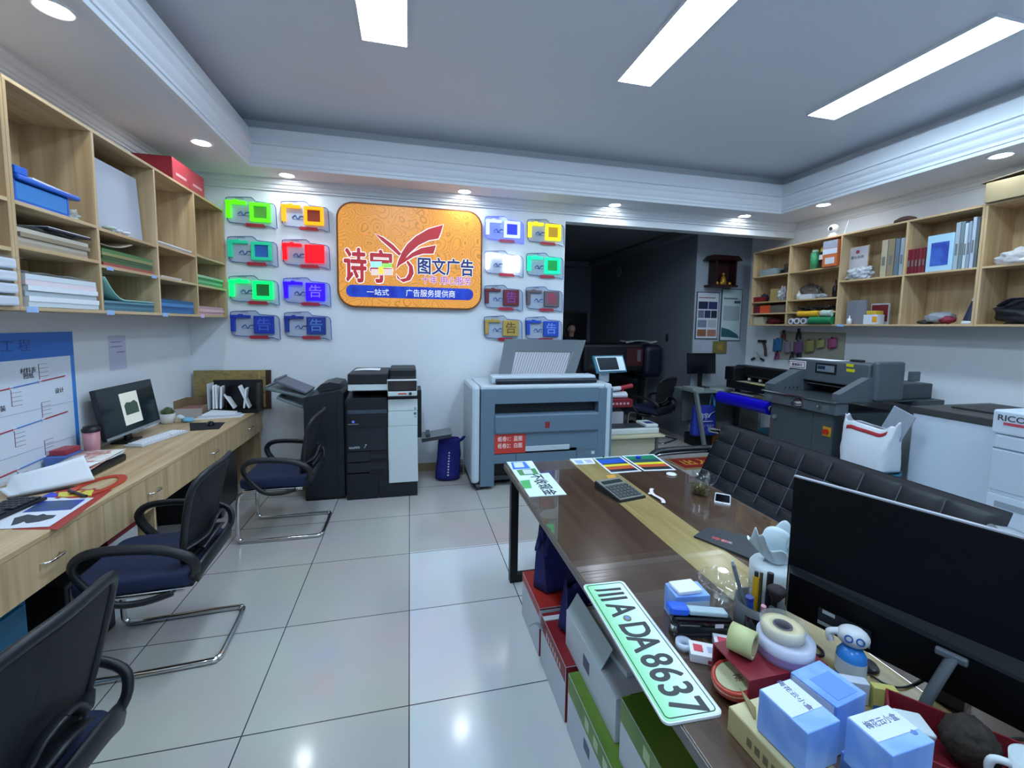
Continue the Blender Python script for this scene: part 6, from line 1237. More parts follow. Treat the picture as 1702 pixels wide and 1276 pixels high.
# blue tissue-style boxes
bb = G('#7fa4e6', .42); bl3 = G('#c4cfe6', .45)
blu = ramp_mat('blue_cloud_carton', [(0.4, '#6f98e0'), (0.6, '#8fb2ec'), (0.78, '#b4c8ee')], (1, 1, 1), 9, 3, 0.42)
def carton(label, c, rz, sx, sy, h, top='white_end', name='blue_carton', grp='blue and white cartons on the table'):
    t = thing(name, label, 'box', c, rz, grp); MB(blu).box(-sx/2, sx/2, -sy/2, sy/2, 0.0004, h, 0.002).obj('carton', t)
    if top: MB(bl3).box(-sx/2+0.002, sx/2-0.002, -sy*0.18 if top == 'white_end' else -sy/2+.002, sy/2-0.002, h+0.0002, h+0.0008).obj('white_panel', t)
    return t
t = carton('blue and white carton topped by a white packet, beside the licence plate', (0.842, 1.118, TT), -0.12, 0.11, 0.075, 0.088, None)
MB(bl3).box(-0.052, 0.052, -0.0385, -0.0377, 0.004, 0.07).obj('white_panel', t); MB(G('#e0e2ea', .4)).at((-0.005, 0.0, 0.0885), (0, 0, 0.1)).box(-0.042, 0.038, -0.03, 0.03, 0, 0.012, 0.003).obj('packet', t); text('一梅花小盒', 0.016, G('#7a7690', .5), t, (0, -0.0388, 0.03), FRONT, 'lettering')
t = thing('kraft_carton', 'long cream cardboard carton at the near end of the table', 'box', (0.745, 0.645, TT), 0.07); kr = G('#b0a276', .6); MB(kr).box(-0.045, 0.05, -0.13, 0.115, 0.0004, 0.058, 0.002).obj('carton', t); MB(G('#c2b78e', .6)).box(-0.043, 0.048, -0.128, 0.113, 0.0582, 0.0588).obj('lid', t)
k = MB(G('#6a6048', .6))
for i in range(6): k.box(-0.0458, -0.0452, -0.05+0.02*i, -0.038+0.02*i, 0.018, 0.036)
k.obj('print', t); MB(G('#8a7c54', .6)).at((0.0, 0.09, 0.0588), (0.3, 0.3, 0)).prism([(-0.018, -0.02), (0.016, -0.02), (0.0, 0.045)], 0.002).obj('torn_flap', t)
text('茶礼', 0.022, G('#5c5440', .6), t, (0.0, 0.05, 0.0592), (0, 0, -0.4), 'lettering')
t = carton('blue and white carton lying on the cream carton', (0.757, 0.646, TT+0.0612), 0.10, 0.088, 0.105, 0.09); text('梅花云小盒', 0.015, G('#5a5c80', .5), t, (0.012, 0.018, 0.091), (0, 0, -pi/2), 'lettering')
t = carton('blue carton with plain top between the spray bottle and the cream carton', (0.905, 0.707, TT), 0.15, 0.1, 0.1, 0.118, None); MB(G('#6a92de', .45)).box(-0.03, 0.035, -0.04, 0.02, 0.1182, 0.1188).obj('lid_tab', t); MB(bl3).box(-0.0508, -0.0502, -0.045, 0.045, 0.004, 0.114).obj('white_panel', t)
t = carton('lower blue carton under the nearest blue and white one', (0.872, 0.562, TT), 0.05, 0.105, 0.085, 0.082, None)
t = carton('nearest blue and white carton, stacked on another blue carton', (0.856, 0.548, TT+0.0828), 0.04, 0.105, 0.078, 0.09); text('梅花云小盒', 0.016, G('#5a5c80', .5), t, (0, 0.014, 0.091), (0, 0, 0), 'lettering')
for t_ in (t,): MB(G('#5a78b8', .5)).at((0.035, -0.015, 0.0902)).sphere((0, 0, 0), 0.007, 10, (1, 1, 0.1)).obj('print', t_)
# stapler with blue grip
t = thing('long_stapler', 'heavy black stapler with a white lever and blue grip beside the blue carton', 'stapler', (0.815, 1.04, TT), -0.20)
MB(G('#131519', .3)).box(-0.07, 0.11, -0.022, 0.022, 0.0, 0.014, 0.005).obj('base', t); MB(G('#0f1114', .15)).at((0, 0, 0.0), (0, 0.05, 0)).box(-0.075, 0.105, -0.02, 0.02, 0.03, 0.062, 0.012, 3).obj('body', t)
MB(G('#9fb4bc', .3)).at((0, 0, 0.0), (0, 0.09, 0)).box(-0.03, 0.085, -0.016, 0.016, 0.0665, 0.08, 0.004).obj('lever', t); MB(G('#1f5ad8', .35)).at((0, 0, 0), (0, 0.09, 0)).box(-0.09, -0.0305, -0.02, 0.02, 0.062, 0.088, 0.01, 3).obj('grip', t)
MB(G('#c8ccd4', .3)).box(0.05, 0.075, -0.0225, -0.0215, 0.034, 0.046).obj('label', t); MB(CHROME).cyl((-0.06, 0, 0.014), (-0.06, 0, 0.034), 0.012, n=14).obj('post', t)
t = thing('tape_roll', 'small white tape roll between the licence plate and the stapler', 'tape', (0.752, 1.0, TT)); MB(G('#b8c4d4', .2)).lathe([(0.013, 0), (0.023, 0), (0.023, 0.018), (0.013, 0.018), (0.013, 0)], 28).obj('tape', t)
# ashtray and small glass
t = thing('glass_ashtray', 'clear fluted crystal ashtray beside the pen pot', 'ashtray', (1.035, 1.175, TT)); g = MB(GLASS); n = 72; prof = [(0.03, 0.0, 0), (0.075, 0.0, 0), (0.088, 0.05, 1), (0.084, 0.055, 1), (0.076, 0.05, 1), (0.06, 0.015, 0), (0.0005, 0.012, 0)]
def ash(u, v):
    i = v*(len(prof)-1); a = int(min(i, len(prof)-2)); f = i-a; r = prof[a][0]*(1-f)+prof[a+1][0]*f; z = prof[a][1]*(1-f)+prof[a+1][1]*f; k = prof[a][2]*(1-f)+prof[a+1][2]*f
    th = 2*pi*u; r *= 1+0.045*cos(14*th)*k; z += 0.004*cos(14*th)*k; return (r*cos(th), r*sin(th), z)
g.grid(ash, n, 6); g.add([ash(i/n, 0) for i in range(n)], [tuple(range(n-1, -1, -1))]); g.obj('bowl', t)
t = thing('small_goblet', 'small clear glass cup between the stapler and the pen pot', 'cup', (0.93, 1.068, TT)); MB(GLASS).lathe([(0.0001, 0), (0.016, 0.0), (0.014, 0.02), (0.024, 0.032), (0.026, 0.062), (0.023, 0.062), (0.021, 0.036), (0.0001, 0.03)], 28).obj('cup', t)
# pen pot
t = thing('pen_pot', 'round grey and black pen pot on the table', 'pen holder', (1.0, 1.0, TT)); r = 0.066
MB(G('#4a4e52', .35)).lathe([(0.0001, 0.001), (r, 0.0), (r, 0.105), (r-0.005, 0.105), (r-0.005, 0.006), (0.0001, 0.006)], 36).obj('pot', t); wr = MB(G('#0c1014', .1)); wr.grid(lambda u, v: ((r+0.0012)*cos(3.4+1.6*u), (r+0.0012)*sin(3.4+1.6*u), 0.012+0.07*v), 16, 2); wr.obj('dark_panel', t)
def pen(nm, lb, cat, dx, dy, tx, ty, ln, rr, h, extra=None):
    d = Vector((tx, ty, 1)).normalized(); t2 = thing(nm, lb, cat, (1.0+dx, 1.0+dy, TT+0.0105)); MB(G(h, .35)).cyl((0, 0, 0), d*ln, rr, n=12).obj('barrel', t2)
    if extra: extra(t2, d, ln, rr)
    return t2
pen('ballpoint_pen', 'tall grey pen leaning in the pen pot', 'pen', -0.012, 0.014, -0.28, 0.12, 0.20, 0.006, '#6a6f76', lambda t2, d, l, r_: MB(G('#a8acb2', .3)).cyl(d*l*1.0005, d*(l+0.012), 0.004, n=10).obj('tip', t2))
pen('marker_pen', 'yellow marker standing in the pen pot', 'pen', 0.012, 0.03, 0.05, 0.05, 0.145, 0.0085, '#c89a1e', lambda t2, d, l, r_: MB(G('#22242a', .35)).cyl(d*l*1.0005, d*(l+0.014), 0.006, n=10).obj('cap', t2))
pen('dark_pencil', 'dark olive pencil standing beside the yellow marker', 'pencil', 0.03, 0.03, 0.1, 0.1, 0.15, 0.005, '#4c4a30')
pen('makeup_brush', 'black brush with wide bristles standing in the pen pot', 'brush', 0.018, -0.022, 0.08, -0.05, 0.11, 0.007, '#15161a', lambda t2, d, l, r_: MB(G('#2a2226', .8)).cyl(d*l*1.0005, d*(l+0.03), 0.011, 0.026, 16).sphere(d*(l+0.032), 0.0255, 14, (1, 1, 0.45)).obj('bristles', t2))
pen('black_marker', 'thick black marker at the back of the pen pot', 'pen', 0.036, 0.006, 0.08, 0.06, 0.165, 0.009, '#17181c')
pen('blue_pen', 'blue capped pen low in the pen pot', 'pen', -0.03, -0.01, -0.15, -0.02, 0.112, 0.009, '#2a4a9c', lambda t2, d, l, r_: MB(G('#1f3480', .35)).cyl(d*l*1.0005, d*(l+0.01), 0.011, n=12).obj('cap', t2))
pen('pink_pen', 'pink capped pen low in the pen pot', 'pen', -0.012, -0.022, -0.1, -0.15, 0.108, 0.007, '#c08a9a')
pen('paper_knife', 'grey knife handle lying low in the pen pot', 'knife', -0.002, -0.036, 0.0, -0.1, 0.105, 0.008, '#3a3a42')
# tissue tub
t = thing('tissue_tub', 'round white tissue tub with pale blue tissues pulled up', 'tissue box', (1.205, 1.15, TT)); MB(G('#c4ced4', .35)).lathe([(0.0001, 0), (0.075, 0), (0.078, 0.1), (0.07, 0.112), (0.03, 0.114), (0.0001, 0.112)], 36).obj('tub', t)
ti = MB(G('#ccdbe0', .75)); ti.grid(lambda u, v: ((0.02+0.05*v**0.7+0.014*sin(6*pi*u+2)*v)*cos(2*pi*u)-0.02*v, (0.018+0.035*v**0.7+0.012*sin(8*pi*u)*v)*sin(2*pi*u)+0.01*v, 0.1145+0.085*v+0.035*v*sin(2*pi*u*2+1.2)+0.012*v*sin(2*pi*u*7)), 72, 10, 0.0015)
ti.grid(lambda u, v: (-0.04+0.085*u+0.01*sin(7*v), -0.005+0.02*sin(5*u+1)+0.01*v, 0.116+0.10*v+0.02*sin(4*u)*v), 12, 8, 0.0015); ti.obj('tissue', t)
# cigarette packs, red sleeve, tin, tapes
def pack(label, c, rz):
    t = thing('cigarette_pack', label, 'cigarette box', c, rz, 'white and red packs by the licence plate'); MB(G('#d4d4da', .35)).box(-0.046, 0.046, -0.028, 0.028, 0.0004, 0.024, 0.0015).obj('carton', t); MB(G('#c03a48', .4)).box(-0.036, -0.012, -0.014, 0.014, 0.0242, 0.0247).obj('red_square', t); MB(G('#a83444', .4)).box(-0.002, 0.042, -0.0287, -0.0282, 0.004, 0.014).obj('red_band', t); MB(G('#9aa4b8', .4)).box(0.0, 0.038, -0.012, 0.012, 0.0242, 0.0246).obj('grey_print', t); return t
pack('white pack with a red square in front of the red sleeve', (0.790, 0.951, TT), -0.5); pack('white pack half hidden behind the front white and red one', (0.876, 0.96, TT), -0.5)
t = thing('red_sleeve', 'dark red open-ended cardboard sleeve box on the table', 'box', (0.877, 0.84, TT), 0.0); rd = G('#7a1c28', .55)
MB(rd).box(-0.112, 0.115, -0.062, 0.062, 0.082, 0.086).box(-0.112, 0.115, -0.062, 0.062, 0, 0.004).box(-0.112, 0.115, -0.062, -0.058, 0.004, 0.082).box(-0.112, 0.115, 0.058, 0.062, 0.004, 0.082).obj('sleeve', t)
MB(rd).box(0.1152, 0.118, -0.06, 0.06, 0.002, 0.084).obj('end_flap', t); MB(G('#3a2a1c', .7)).box(0.04, 0.06, -0.055, 0.055, 0.0045, 0.08).obj('inner_wall', t)
t = thing('red_tin', 'round red tin with pale printed lid lying in the mouth of the red sleeve', 'tin', (0.780, 0.832, TT+0.018), 0, rot=(0, -0.25, 0)); MB(G('#a83a2c', .3)).lathe([(0.0001, 0.0), (0.05, 0.0), (0.052, 0.004), (0.052, 0.02), (0.05, 0.024), (0.043, 0.024), (0.042, 0.021), (0.0001, 0.021)], 40, (0, 0, 0.012)).obj('tin_body', t); MB(G('#a8a682', .45)).cyl((0, 0, 0.0335), (0, 0, 0.035), 0.0415, n=36).obj('lid_print', t); MB(G('#c8a08c', .3)).lathe([(0.0515, 0.024), (0.0527, 0.027), (0.0515, 0.03)], 36).obj('rim_line', t); text('茶', 0.022, G('#6a4030', .5), t, (0.005, -0.01, 0.0354), (0, 0, -0.3), 'lettering')
zz = TT+0.0864
t = thing('clear_tape', 'wide clear packing tape roll lying on the red sleeve', 'tape', (0.918, 0.832, zz)); MB(mat('#c4c8dc', 0.2, alpha=0.85)).lathe([(0.036, 0), (0.064, 0), (0.064, 0.045), (0.036, 0.045), (0.036, 0)], 44).obj('tape', t); MB(G('#9a80b0', .5)).lathe([(0.0643, 0.006), (0.0643, 0.022)], 44).obj('print_band', t)
t = thing('masking_tape', 'cream masking tape roll in a clear sleeve on top of the clear tape', 'tape', (0.918, 0.842, zz+0.0455)); MB(G('#c8bd9a', .55)).lathe([(0.022, 0.001), (0.048, 0.001), (0.048, 0.022), (0.022, 0.022), (0.022, 0.001)], 40).obj('tape', t); MB(G('#5c5660', .5)).lathe([(0.018, 0.0), (0.0215, 0.0), (0.0215, 0.024), (0.018, 0.024), (0.018, 0)], 30).obj('core', t); MB(clear('#e2e6ee', .35, .1)).lathe([(0.0485, 0.0), (0.052, 0.03), (0.05, 0.034)], 40).obj('clear_sleeve', t)
t = thing('yellow_tape', 'pale yellow tape roll standing on its side on the red sleeve', 'tape', (0.812, 0.855, zz), 0.55); rr = 0.033
MB(G('#b9bd88', .5)).at((0, 0, rr+0.0006), (pi/2, 0, 0)).lathe([(0.024, -0.028), (rr, -0.028), (rr, 0.028), (0.024, 0.028), (0.024, -0.028)], 36).obj('tape', t); MB(G('#a08a6a', .6)).at((0, 0, rr+0.0006), (pi/2, 0, 0)).lathe([(0.02, -0.0275), (0.0238, -0.0275), (0.0238, 0.0275), (0.02, 0.0275), (0.02, -0.0275)], 30).obj('core', t)
# spray bottle, small cards, discs
t = thing('spray_bottle', 'small blue glass-cleaner bottle with white trigger head', 'bottle', (1.115, 0.815, TT), -0.8)
MB(G('#2f7fd0', .25)).lathe([(0.0001, 0), (0.03, 0), (0.033, 0.01), (0.032, 0.065), (0.02, 0.085), (0.0001, 0.085)], 30).obj('bottle', t); MB(G('#c8d0d8', .4)).lathe([(0.0332, 0.015), (0.0332, 0.055)], 30).obj('label', t); MB(G('#d4d8da', .35)).sphere((0, 0, 0.112), 0.034, 20, (1.05, 0.8, 0.8)).obj('head', t); MB(G('#d4d8da', .35)).tube([(-0.03, 0, 0.115), (-0.05, 0, 0.105), (-0.046, 0, 0.085)], 0.009, 10, sub=4).obj('trigger', t)
for dx in (-0.012, 0.012): MB(G('#2a5aa8', .35)).at((dx, -0.0245, 0.116), (pi/2-0.2, 0, 0)).lathe([(0.006, 0), (0.0095, 0), (0.0095, 0.002), (0.006, 0.002), (0.006, 0)], 18).obj('blue_ring', t)
t = thing('white_card_box', 'white printed card box standing behind the blue cartons', 'box', (1.05, 0.758, TT), -0.45); MB(G('#c4ccd8', .45)).box(-0.04, 0.03, -0.012, 0.012, 0.0004, 0.055, 0.002).obj('carton', t); text('梅花盒', 0.014, G('#6a6a90', .5), t, (-0.005, -0.0124, 0.03), FRONT, 'lettering')
t = thing('note_pad', 'small yellow note pad beside the white card box', 'note pad', (1.096, 0.728, TT), -0.45); MB(G('#c4bc6a', .55)).box(-0.02, 0.03, -0.012, 0.008, 0.0004, 0.055, 0.001).obj('sheets', t); MB(G('#4a6ab0', .45)).box(-0.02, 0.03, -0.0128, -0.0122, 0.0004, 0.012).obj('blue_edge', t)
t = thing('black_disc', 'small black round puck under the big monitor', 'puck', (1.19, 0.835, TT)); MB(G('#1e1c22', .35)).lathe([(0.0001, 0), (0.03, 0), (0.032, 0.004), (0.028, 0.01), (0.0001, 0.011)], 28).obj('puck', t)
t = thing('clear_trinket', 'small clear glass trinket by the bottom left corner of the big monitor', 'trinket', (1.075, 0.955, TT)); MB(GLASS).lathe([(0.0001, 0), (0.016, 0), (0.02, 0.015), (0.012, 0.03), (0.0001, 0.032)], 22).obj('glass_body', t); t = thing('key_ring', 'black key fob lying by the clear trinket', 'key fob', (1.105, 0.915, TT)); MB(G('#131418', .35)).tube([(0.02*cos(2*pi*i/10), 0.03*sin(2*pi*i/10), 0.005) for i in range(10)], 0.004, 8, closed=True, sub=3).obj('fob', t)
# red tray with tea brick, mug
t = thing('red_tray', 'dark red open box holding a tea brick at the near end of the table', 'box', (1.10, 0.545, TT), -0.9)
MB(rd).box(-0.14, 0.13, -0.085, 0.085, 0, 0.004).box(-0.14, 0.13, -0.085, -0.081, 0.004, 0.07).box(-0.14, 0.13, 0.081, 0.085, 0.004, 0.07).box(-0.14, -0.136, -0.081, 0.081, 0.004, 0.07).box(0.126, 0.13, -0.081, 0.081, 0.004, 0.07).obj('box_body', t)
t2 = thing('tea_brick', 'rough dark brown tea brick in the red open box', 'tea brick', (1.122, 0.575, TT+0.0046), 0.4); mb = MB(ramp_mat('tea_brick', [(0.3, '#1c1712'), (0.7, '#33291f')], (1, 1, 1), 90, 4, 0.85, bump=0.8)); blob(mb, (0, 0, 0.052), 0.045, (0.9, 1.0, 1.15), 0.16, 11, 4, 6, 0.0005); mb.obj('brick', t2)
t2 = thing('white_packet', 'folded white paper packet in the red open box beside the tea brick', 'packet', (1.052, 0.638, TT+0.0046), -0.3); MB(G('#c8d4d8', .5)).at((0, 0, 0.03), (0.2, 0.15, 0)).box(-0.03, 0.03, -0.025, 0.025, 0, 0.03, 0.004).obj('packet', t2)
t = thing('white_mug', 'white china mug cut by the bottom right corner of the photo', 'mug', (1.148, 0.483, TT+0.0046), 2.4); rr = 0.045
MB(G('#cdd6da', .2)).lathe([(0.0001, 0.0), (0.032, 0.0), (0.036, 0.006), (rr, 0.092), (rr-0.004, 0.092), (0.032, 0.01), (0.0001, 0.008)], 40).obj('mug_body', t); MB(G('#cdd6da', .2)).tube([(0.038, 0, 0.075), (0.066, 0, 0.072), (0.07, 0, 0.045), (0.05, 0, 0.022), (0.036, 0, 0.02)], 0.007, 12, sub=5).obj('handle', t)
# cables under the monitor
t = thing('black_cable', 'thin black cables trailing across the olive stripe below the big monitor', 'cable', (1.2, 0.7, TT)); MB(G('#15161a', .45)).tube([(-0.03, 0.105, 0.004), (-0.02, 0.07, 0.004), (0.02, 0.055, 0.004), (0.12, 0.07, 0.004)], 0.0025, 6, sub=5).obj('cable_run', t)
MB(G('#15161a', .45)).tube([(0.02, -0.10, 0.004), (0.05, -0.11, 0.004), (0.1, -0.10, 0.004), (0.16, -0.12, 0.004)], 0.0025, 6, sub=5).obj('cable_run', t)
# monitor seen from behind
md = Vector((0.167, -0.45, 0)).normalized(); a0 = Vector((1.12, 1.027, 0)); LN = 0.70
mt_ = thing('large_monitor', 'large black monitor seen from behind at the near right of the table', 'monitor', (1.12+md.x*LN/2, 1.027+md.y*LN/2, TT), math.atan2(md.y, md.x))
hb = mat('#05070c', .45, spec=.2)
mo = MB(hb); mo.box(-LN/2, LN/2, 0.0, 0.012, 0.055, 0.462, 0.003); mo.obj('panel_back', mt_)
MB(G('#b8c0cc', .3, .6)).box(-LN/2, LN/2, 0.0, 0.0135, 0.4622, 0.466).obj('top_trim', mt_)
MB(G('#0c0e12', .15)).box(-LN/2+0.004, LN/2-0.004, 0.0122, 0.0135, 0.07, 0.46).obj('screen', mt_)
lo_ = MB(mat('#040507', .4, spec=.2)); lo_.add([(-LN/2+.004, -0.0005, 0.055), (LN/2-.004, -0.0005, 0.055), (LN/2-.004, -0.0005, 0.20), (-LN/2+.004, -0.0005, 0.19), (-LN/2+.02, -0.03, 0.06), (LN/2-.02, -0.03, 0.06), (LN/2-.02, -0.03, 0.16), (-LN/2+.02, -0.03, 0.18)], [(0, 1, 5, 4), (1, 2, 6, 5), (3, 0, 4, 7), (4, 5, 6, 7), (0, 3, 2, 1)]); lo_.obj('lower_housing', mt_)
MB(mat('#12171a', .5, spec=.2)).add([(-LN/2+.004, -0.0006, 0.19), (LN/2-.004, -0.0006, 0.20), (LN/2-.02, -0.0301, 0.16), (-LN/2+.02, -0.0301, 0.18)], [(0, 3, 2, 1)]).obj('bevel_strip', mt_)
MB(G('#1a2226', .5)).box(-LN/2+0.1, -LN/2+0.22, -0.0312, -0.0303, 0.085, 0.12).obj('rating_label', mt_); MB(G('#8a9094', .5)).box(-LN/2+0.10, -LN/2+0.22, -0.0312, -0.0303, 0.072, 0.082).obj('label_strip', mt_); MB(G('#a8aeb2', .5)).box(-LN/2+0.11, -LN/2+0.14, -0.0318, -0.0313, 0.108, 0.118).obj('label_patch', mt_)
MB(G('#4a5058', .4)).box(0.14, 0.175, -0.034, -0.0303, 0.075, 0.1).obj('plug_socket', mt_)
sn = MB(G('#62686e', .35, .4)); sn.tube([(0.02, -0.036, 0.155), (-0.005, -0.07, 0.06), (-0.015, -0.085, 0.008)], 0.012, 10, sub=4, flat=(0.013, 0.008)).box(-0.01, 0.045, -0.045, -0.0303, 0.148, 0.165, 0.004); sn.obj('stand_leg', mt_)
MB(G('#2a2e32', .4)).box(-0.05, 0.025, -0.105, -0.06, 0.0, 0.007, 0.003).obj('stand_foot', mt_); MB(G('#2a2e32', .4)).box(-0.02, 0.04, 0.014, 0.10, 0.0, 0.12, 0.004).obj('stand_neck', mt_)
t = thing('steel_tumbler', 'shiny steel tumbler lying on the seat end of the sofa beyond the big monitor', 'tumbler', (2.38, 1.30, 0.70))
bpy.data.objects.remove(t)

# ---------------------------------------------------------------- cartons and bags under the table
def pcarton(label, x0, x1, y0, y1, z, h, top, side, end, name='paper_carton', grp='paper cartons under the table'):
    t = thing(name, label, 'box', ((x0+x1)/2, (y0+y1)/2, z), 0, grp); a, b = (x1-x0)/2, (y1-y0)/2
    MB(side).box(-a, a, -b, b, 0.0004, h, 0.002).obj('carton', t)
    if top: MB(top).box(-a+.001, a-.001, -b+.001, b-.001, h+0.0002, h+0.0012).obj('lid', t)
    if end: MB(end).box(-a+.002, a-.002, -b-0.0008, -b-0.0002, 0.004, h-0.002).obj('end_panel', t)
    return t, a, b
wc = G('#b8bfc8', .45); rc = G('#a02a22', .4); rc2 = G('#7a1620', .45)
grn = ramp_mat('green_leaf_print', [(0.3, '#3c661a'), (0.5, '#557722'), (0.68, '#6e8030'), (0.8, '#2c5f3c')], (1, 1, 1), 7, 3, 0.4)
t, a, b = pcarton('red-topped paper carton farthest under the table', 0.62, 0.98, 1.93, 2.26, 0, 0.255, rc, wc, rc2)
MB(G('#b8c0c8', .45)).box(-a+.002, a-.002, -b-0.0014, -b-0.0009, 0.15, 0.245).obj('white_band', t); text('A4', 0.05, G('#4a5058', .5), t, (-a+0.06, -b-0.0018, 0.2), FRONT, 'lettering'); text('红飞', 0.06, G('#d0b8a8', .5), t, (-a+0.1, -b-0.0013, 0.1), FRONT, 'lettering', 1.0, 0.02)
MB(rc).box(-a-0.0008, -a-0.0002, -b+.002, b-.002, 0.21, 0.252).obj('red_edge', t)
t, a, b = pcarton('red-topped paper carton with a white strap, second under the table', 0.62, 0.98, 1.56, 1.9, 0, 0.25, rc2, wc, rc2)
MB(rc2).box(-a-0.0008, -a-0.0002, -b+.002, b-.002, 0.18, 0.248).obj('red_edge', t); MB(G('#c4c8cc', .4)).box(-a-0.002, a, b-0.06, b-0.03, 0.2514, 0.256).obj('strap', t); k = MB(G('#c8b0b0', .5))
for i in range(7): k.box(-a-0.0014, -a-0.0009, b-0.1-0.03*i, b-0.085-0.03*i, 0.19, 0.215)
k.obj('print', t); MB(G('#8a949c', .4)).tube([(-a-0.004, b-0.045, 0.2), (-a-0.03, b-0.02, 0.22), (-a-0.05, b+0.02, 0.18)], 0.006, 6, sub=4, flat=(0.01, 0.002)).obj('loose_strap', t)
def greencarton(label, x0, x1, y0, y1, z, h, slant):
    t, a, b = pcarton(label, x0, x1, y0, y1, z, h, grn, wc, None)
    MB(grn).box(-a-0.0008, -a-0.0002, -b+.002, b-.002, h-0.075, h-0.002).obj('green_band', t)
    for i in range(3): MB(G('#aab894', .5)).box(-a-0.0014, -a-0.0009, -b+0.04+0.075*i, -b+0.075+0.075*i, h-0.06, h-0.02).obj('printed_icon', t)
    MB(G('#4a5068', .5)).box(-a-0.0014, -a-0.0009, -0.02, 0.03, h-0.15, h-0.11).obj('printed_mark', t)
    MB(grn).box(-a+.002, a-.002, -b-0.0008, -b-0.0002, h-0.08, h-0.002).obj('green_band', t); return t
greencarton('green-banded paper carton on the floor, third under the table', 0.62, 0.98, 1.13, 1.53, 0, 0.25, 0)
greencarton('green-banded paper carton on the floor, nearest under the table', 0.62, 0.98, 0.70, 1.10, 0, 0.25, 0)
greencarton('green-banded paper carton stacked in the upper layer under the licence plate', 0.655, 1.0, 0.80, 1.165, 0.2516, 0.215, 1)
t = thing('open_carton', 'white open carton with papers and a green flap, upper layer under the table', 'box', (0.83, 1.45, 0.2516)); a, b, h = 0.165, 0.235, 0.16
MB(wc).box(-a, a, -b, b, 0.0004, h, 0.002).obj('carton', t)
MB(PAPER).at((0.01, 0.03, h+0.0005), (0, 0, 0.12)).box(-0.12, 0.12, -0.18, 0.16, 0.0, 0.02, 0.002).obj('papers', t)
MB(G('#aebec2', .45)).at((-a+0.004, 0.05, h), (0, 0.55, 0)).box(-0.0015, 0.0015, -0.16, 0.18, 0.0005, 0.085).obj('side_flap', t)
MB(grn).at((0, -b+0.004, h), (0.75, 0, 0)).box(-0.14, 0.02, -0.0015, 0.0015, 0.0005, 0.075).obj('green_flap', t)
MB(G('#4a5068', .5)).box(-a-0.0008, -a-0.0002, -0.02, 0.04, 0.06, 0.11).obj('printed_mark', t)
nv = ramp_mat('navy_bag_cloth', [(0.3, '#0e1048'), (0.7, '#161a62')], (1, 1, 1), 40, 3, 0.8, bump=0.2)
def tote(label, c, rz, sx, sy, h, lean=0.0, handles=True):
    t = thing('tote_bag', label, 'bag', c, 0, 'navy fabric bags under the table', rot=(lean, 0, rz))
    def f(u, v):
        th = 2*pi*u; x = sx*(1 if cos(th) > 0 else -1)*abs(cos(th))**0.5*(1-0.1*v); y = sy*(1 if sin(th) > 0 else -1)*abs(sin(th))**0.5*(1-0.6*v)
        return (x+0.008*sin(6*th+3*v), y+0.006*sin(5*th), h*v+0.012*sin(3*th)*v)
    MB(nv).grid(f, 40, 8, 0.003).add([f(i/40, 0) for i in range(40)], [tuple(range(39, -1, -1))]).obj('bag_body', t)
    if handles:
        for s_ in (-1, 1): MB(nv).tube([(-sx*0.5, s_*sy*0.4, h-0.01), (-sx*0.6-0.04, s_*sy*0.5-0.03, h-0.04), (-sx-0.03, s_*sy*0.5-0.06, h-0.1), (-sx*0.9, s_*sy*0.3-0.03, h-0.06)], 0.01, 6, sub=4, flat=(0.014, 0.003)).obj('handle', t)
    MB(G('#8a88b8', .6)).tube([(-0.02, -sy*0.72, h*0.55), (0.03, -sy*0.68, h*0.62), (0.06, -sy*0.6, h*0.72)], 0.006, 6, sub=3, flat=(0.01, 0.002)).obj('print', t)
    return t
tote('navy fabric bag standing on the farthest red carton under the table', (0.80, 2.12, 0.264), 0.35, 0.15, 0.07, 0.33, -0.05)
tote('navy fabric bag behind the open white carton under the table', (0.80, 1.77, 0.268), 0.2, 0.13, 0.05, 0.22, 0.0, False)
tote('navy fabric bag resting on the near green carton under the licence plate', (0.885, 1.05, 0.4690), 0.5, 0.1, 0.05, 0.16, 0.0, False)
# ---------------------------------------------------------------- the dark room beyond the opening
YP = 5.57
def wposter(name, label, x0, x1, z0, z1, fr, face, rows=None):
    t = thing(name, label, 'poster', ((x0+x1)/2, YP, z0)); a = (x1-x0)/2; h = z1-z0
    MB(fr).box(-a, a, -0.015, -0.0003, 0, h, 0.002).obj('frame', t); MB(face).box(-a+.012, a-.012, -0.0165, -0.0152, 0.012, h-.012).obj('sheet', t)
    return t, a, h
t, a, h = wposter('picture_poster', 'framed poster with rows of dark photographs on the far white wall', 4.09, 4.47, 1.50, 2.19, G('#33464c', .4), G('#b4bac4', .4))
for (x0, x1, z0, z1, c) in ((-.16, .0, .44, .55, '#1c2440'), (.01, .16, .44, .55, '#262e58'), (-.16, -.06, .31, .42, '#5a6478'), (-.05, .05, .31, .42, '#24304c'), (.06, .16, .31, .42, '#1f2838'), (-.16, -.01, .17, .28, '#6a7484'), (.01, .16, .17, .28, '#9aa0a4'), (-.16, -.01, .04, .14, '#7a5438'), (.01, .16, .04, .14, '#94685a')): MB(G(c, .4)).box(x0, x1, -0.0172, -0.0167, z0, z1).obj('photograph', t)
MB(G('#8a4a50', .4)).box(-.16, .12, -0.0172, -0.0167, .6, .612).obj('heading', t)
t, a, h = wposter('chart_poster', 'pale green framed poster with a dark swoosh at its foot on the far white wall', 4.51, 4.87, 1.475, 2.25, G('#33464c', .4), G('#a8b8bc', .4))
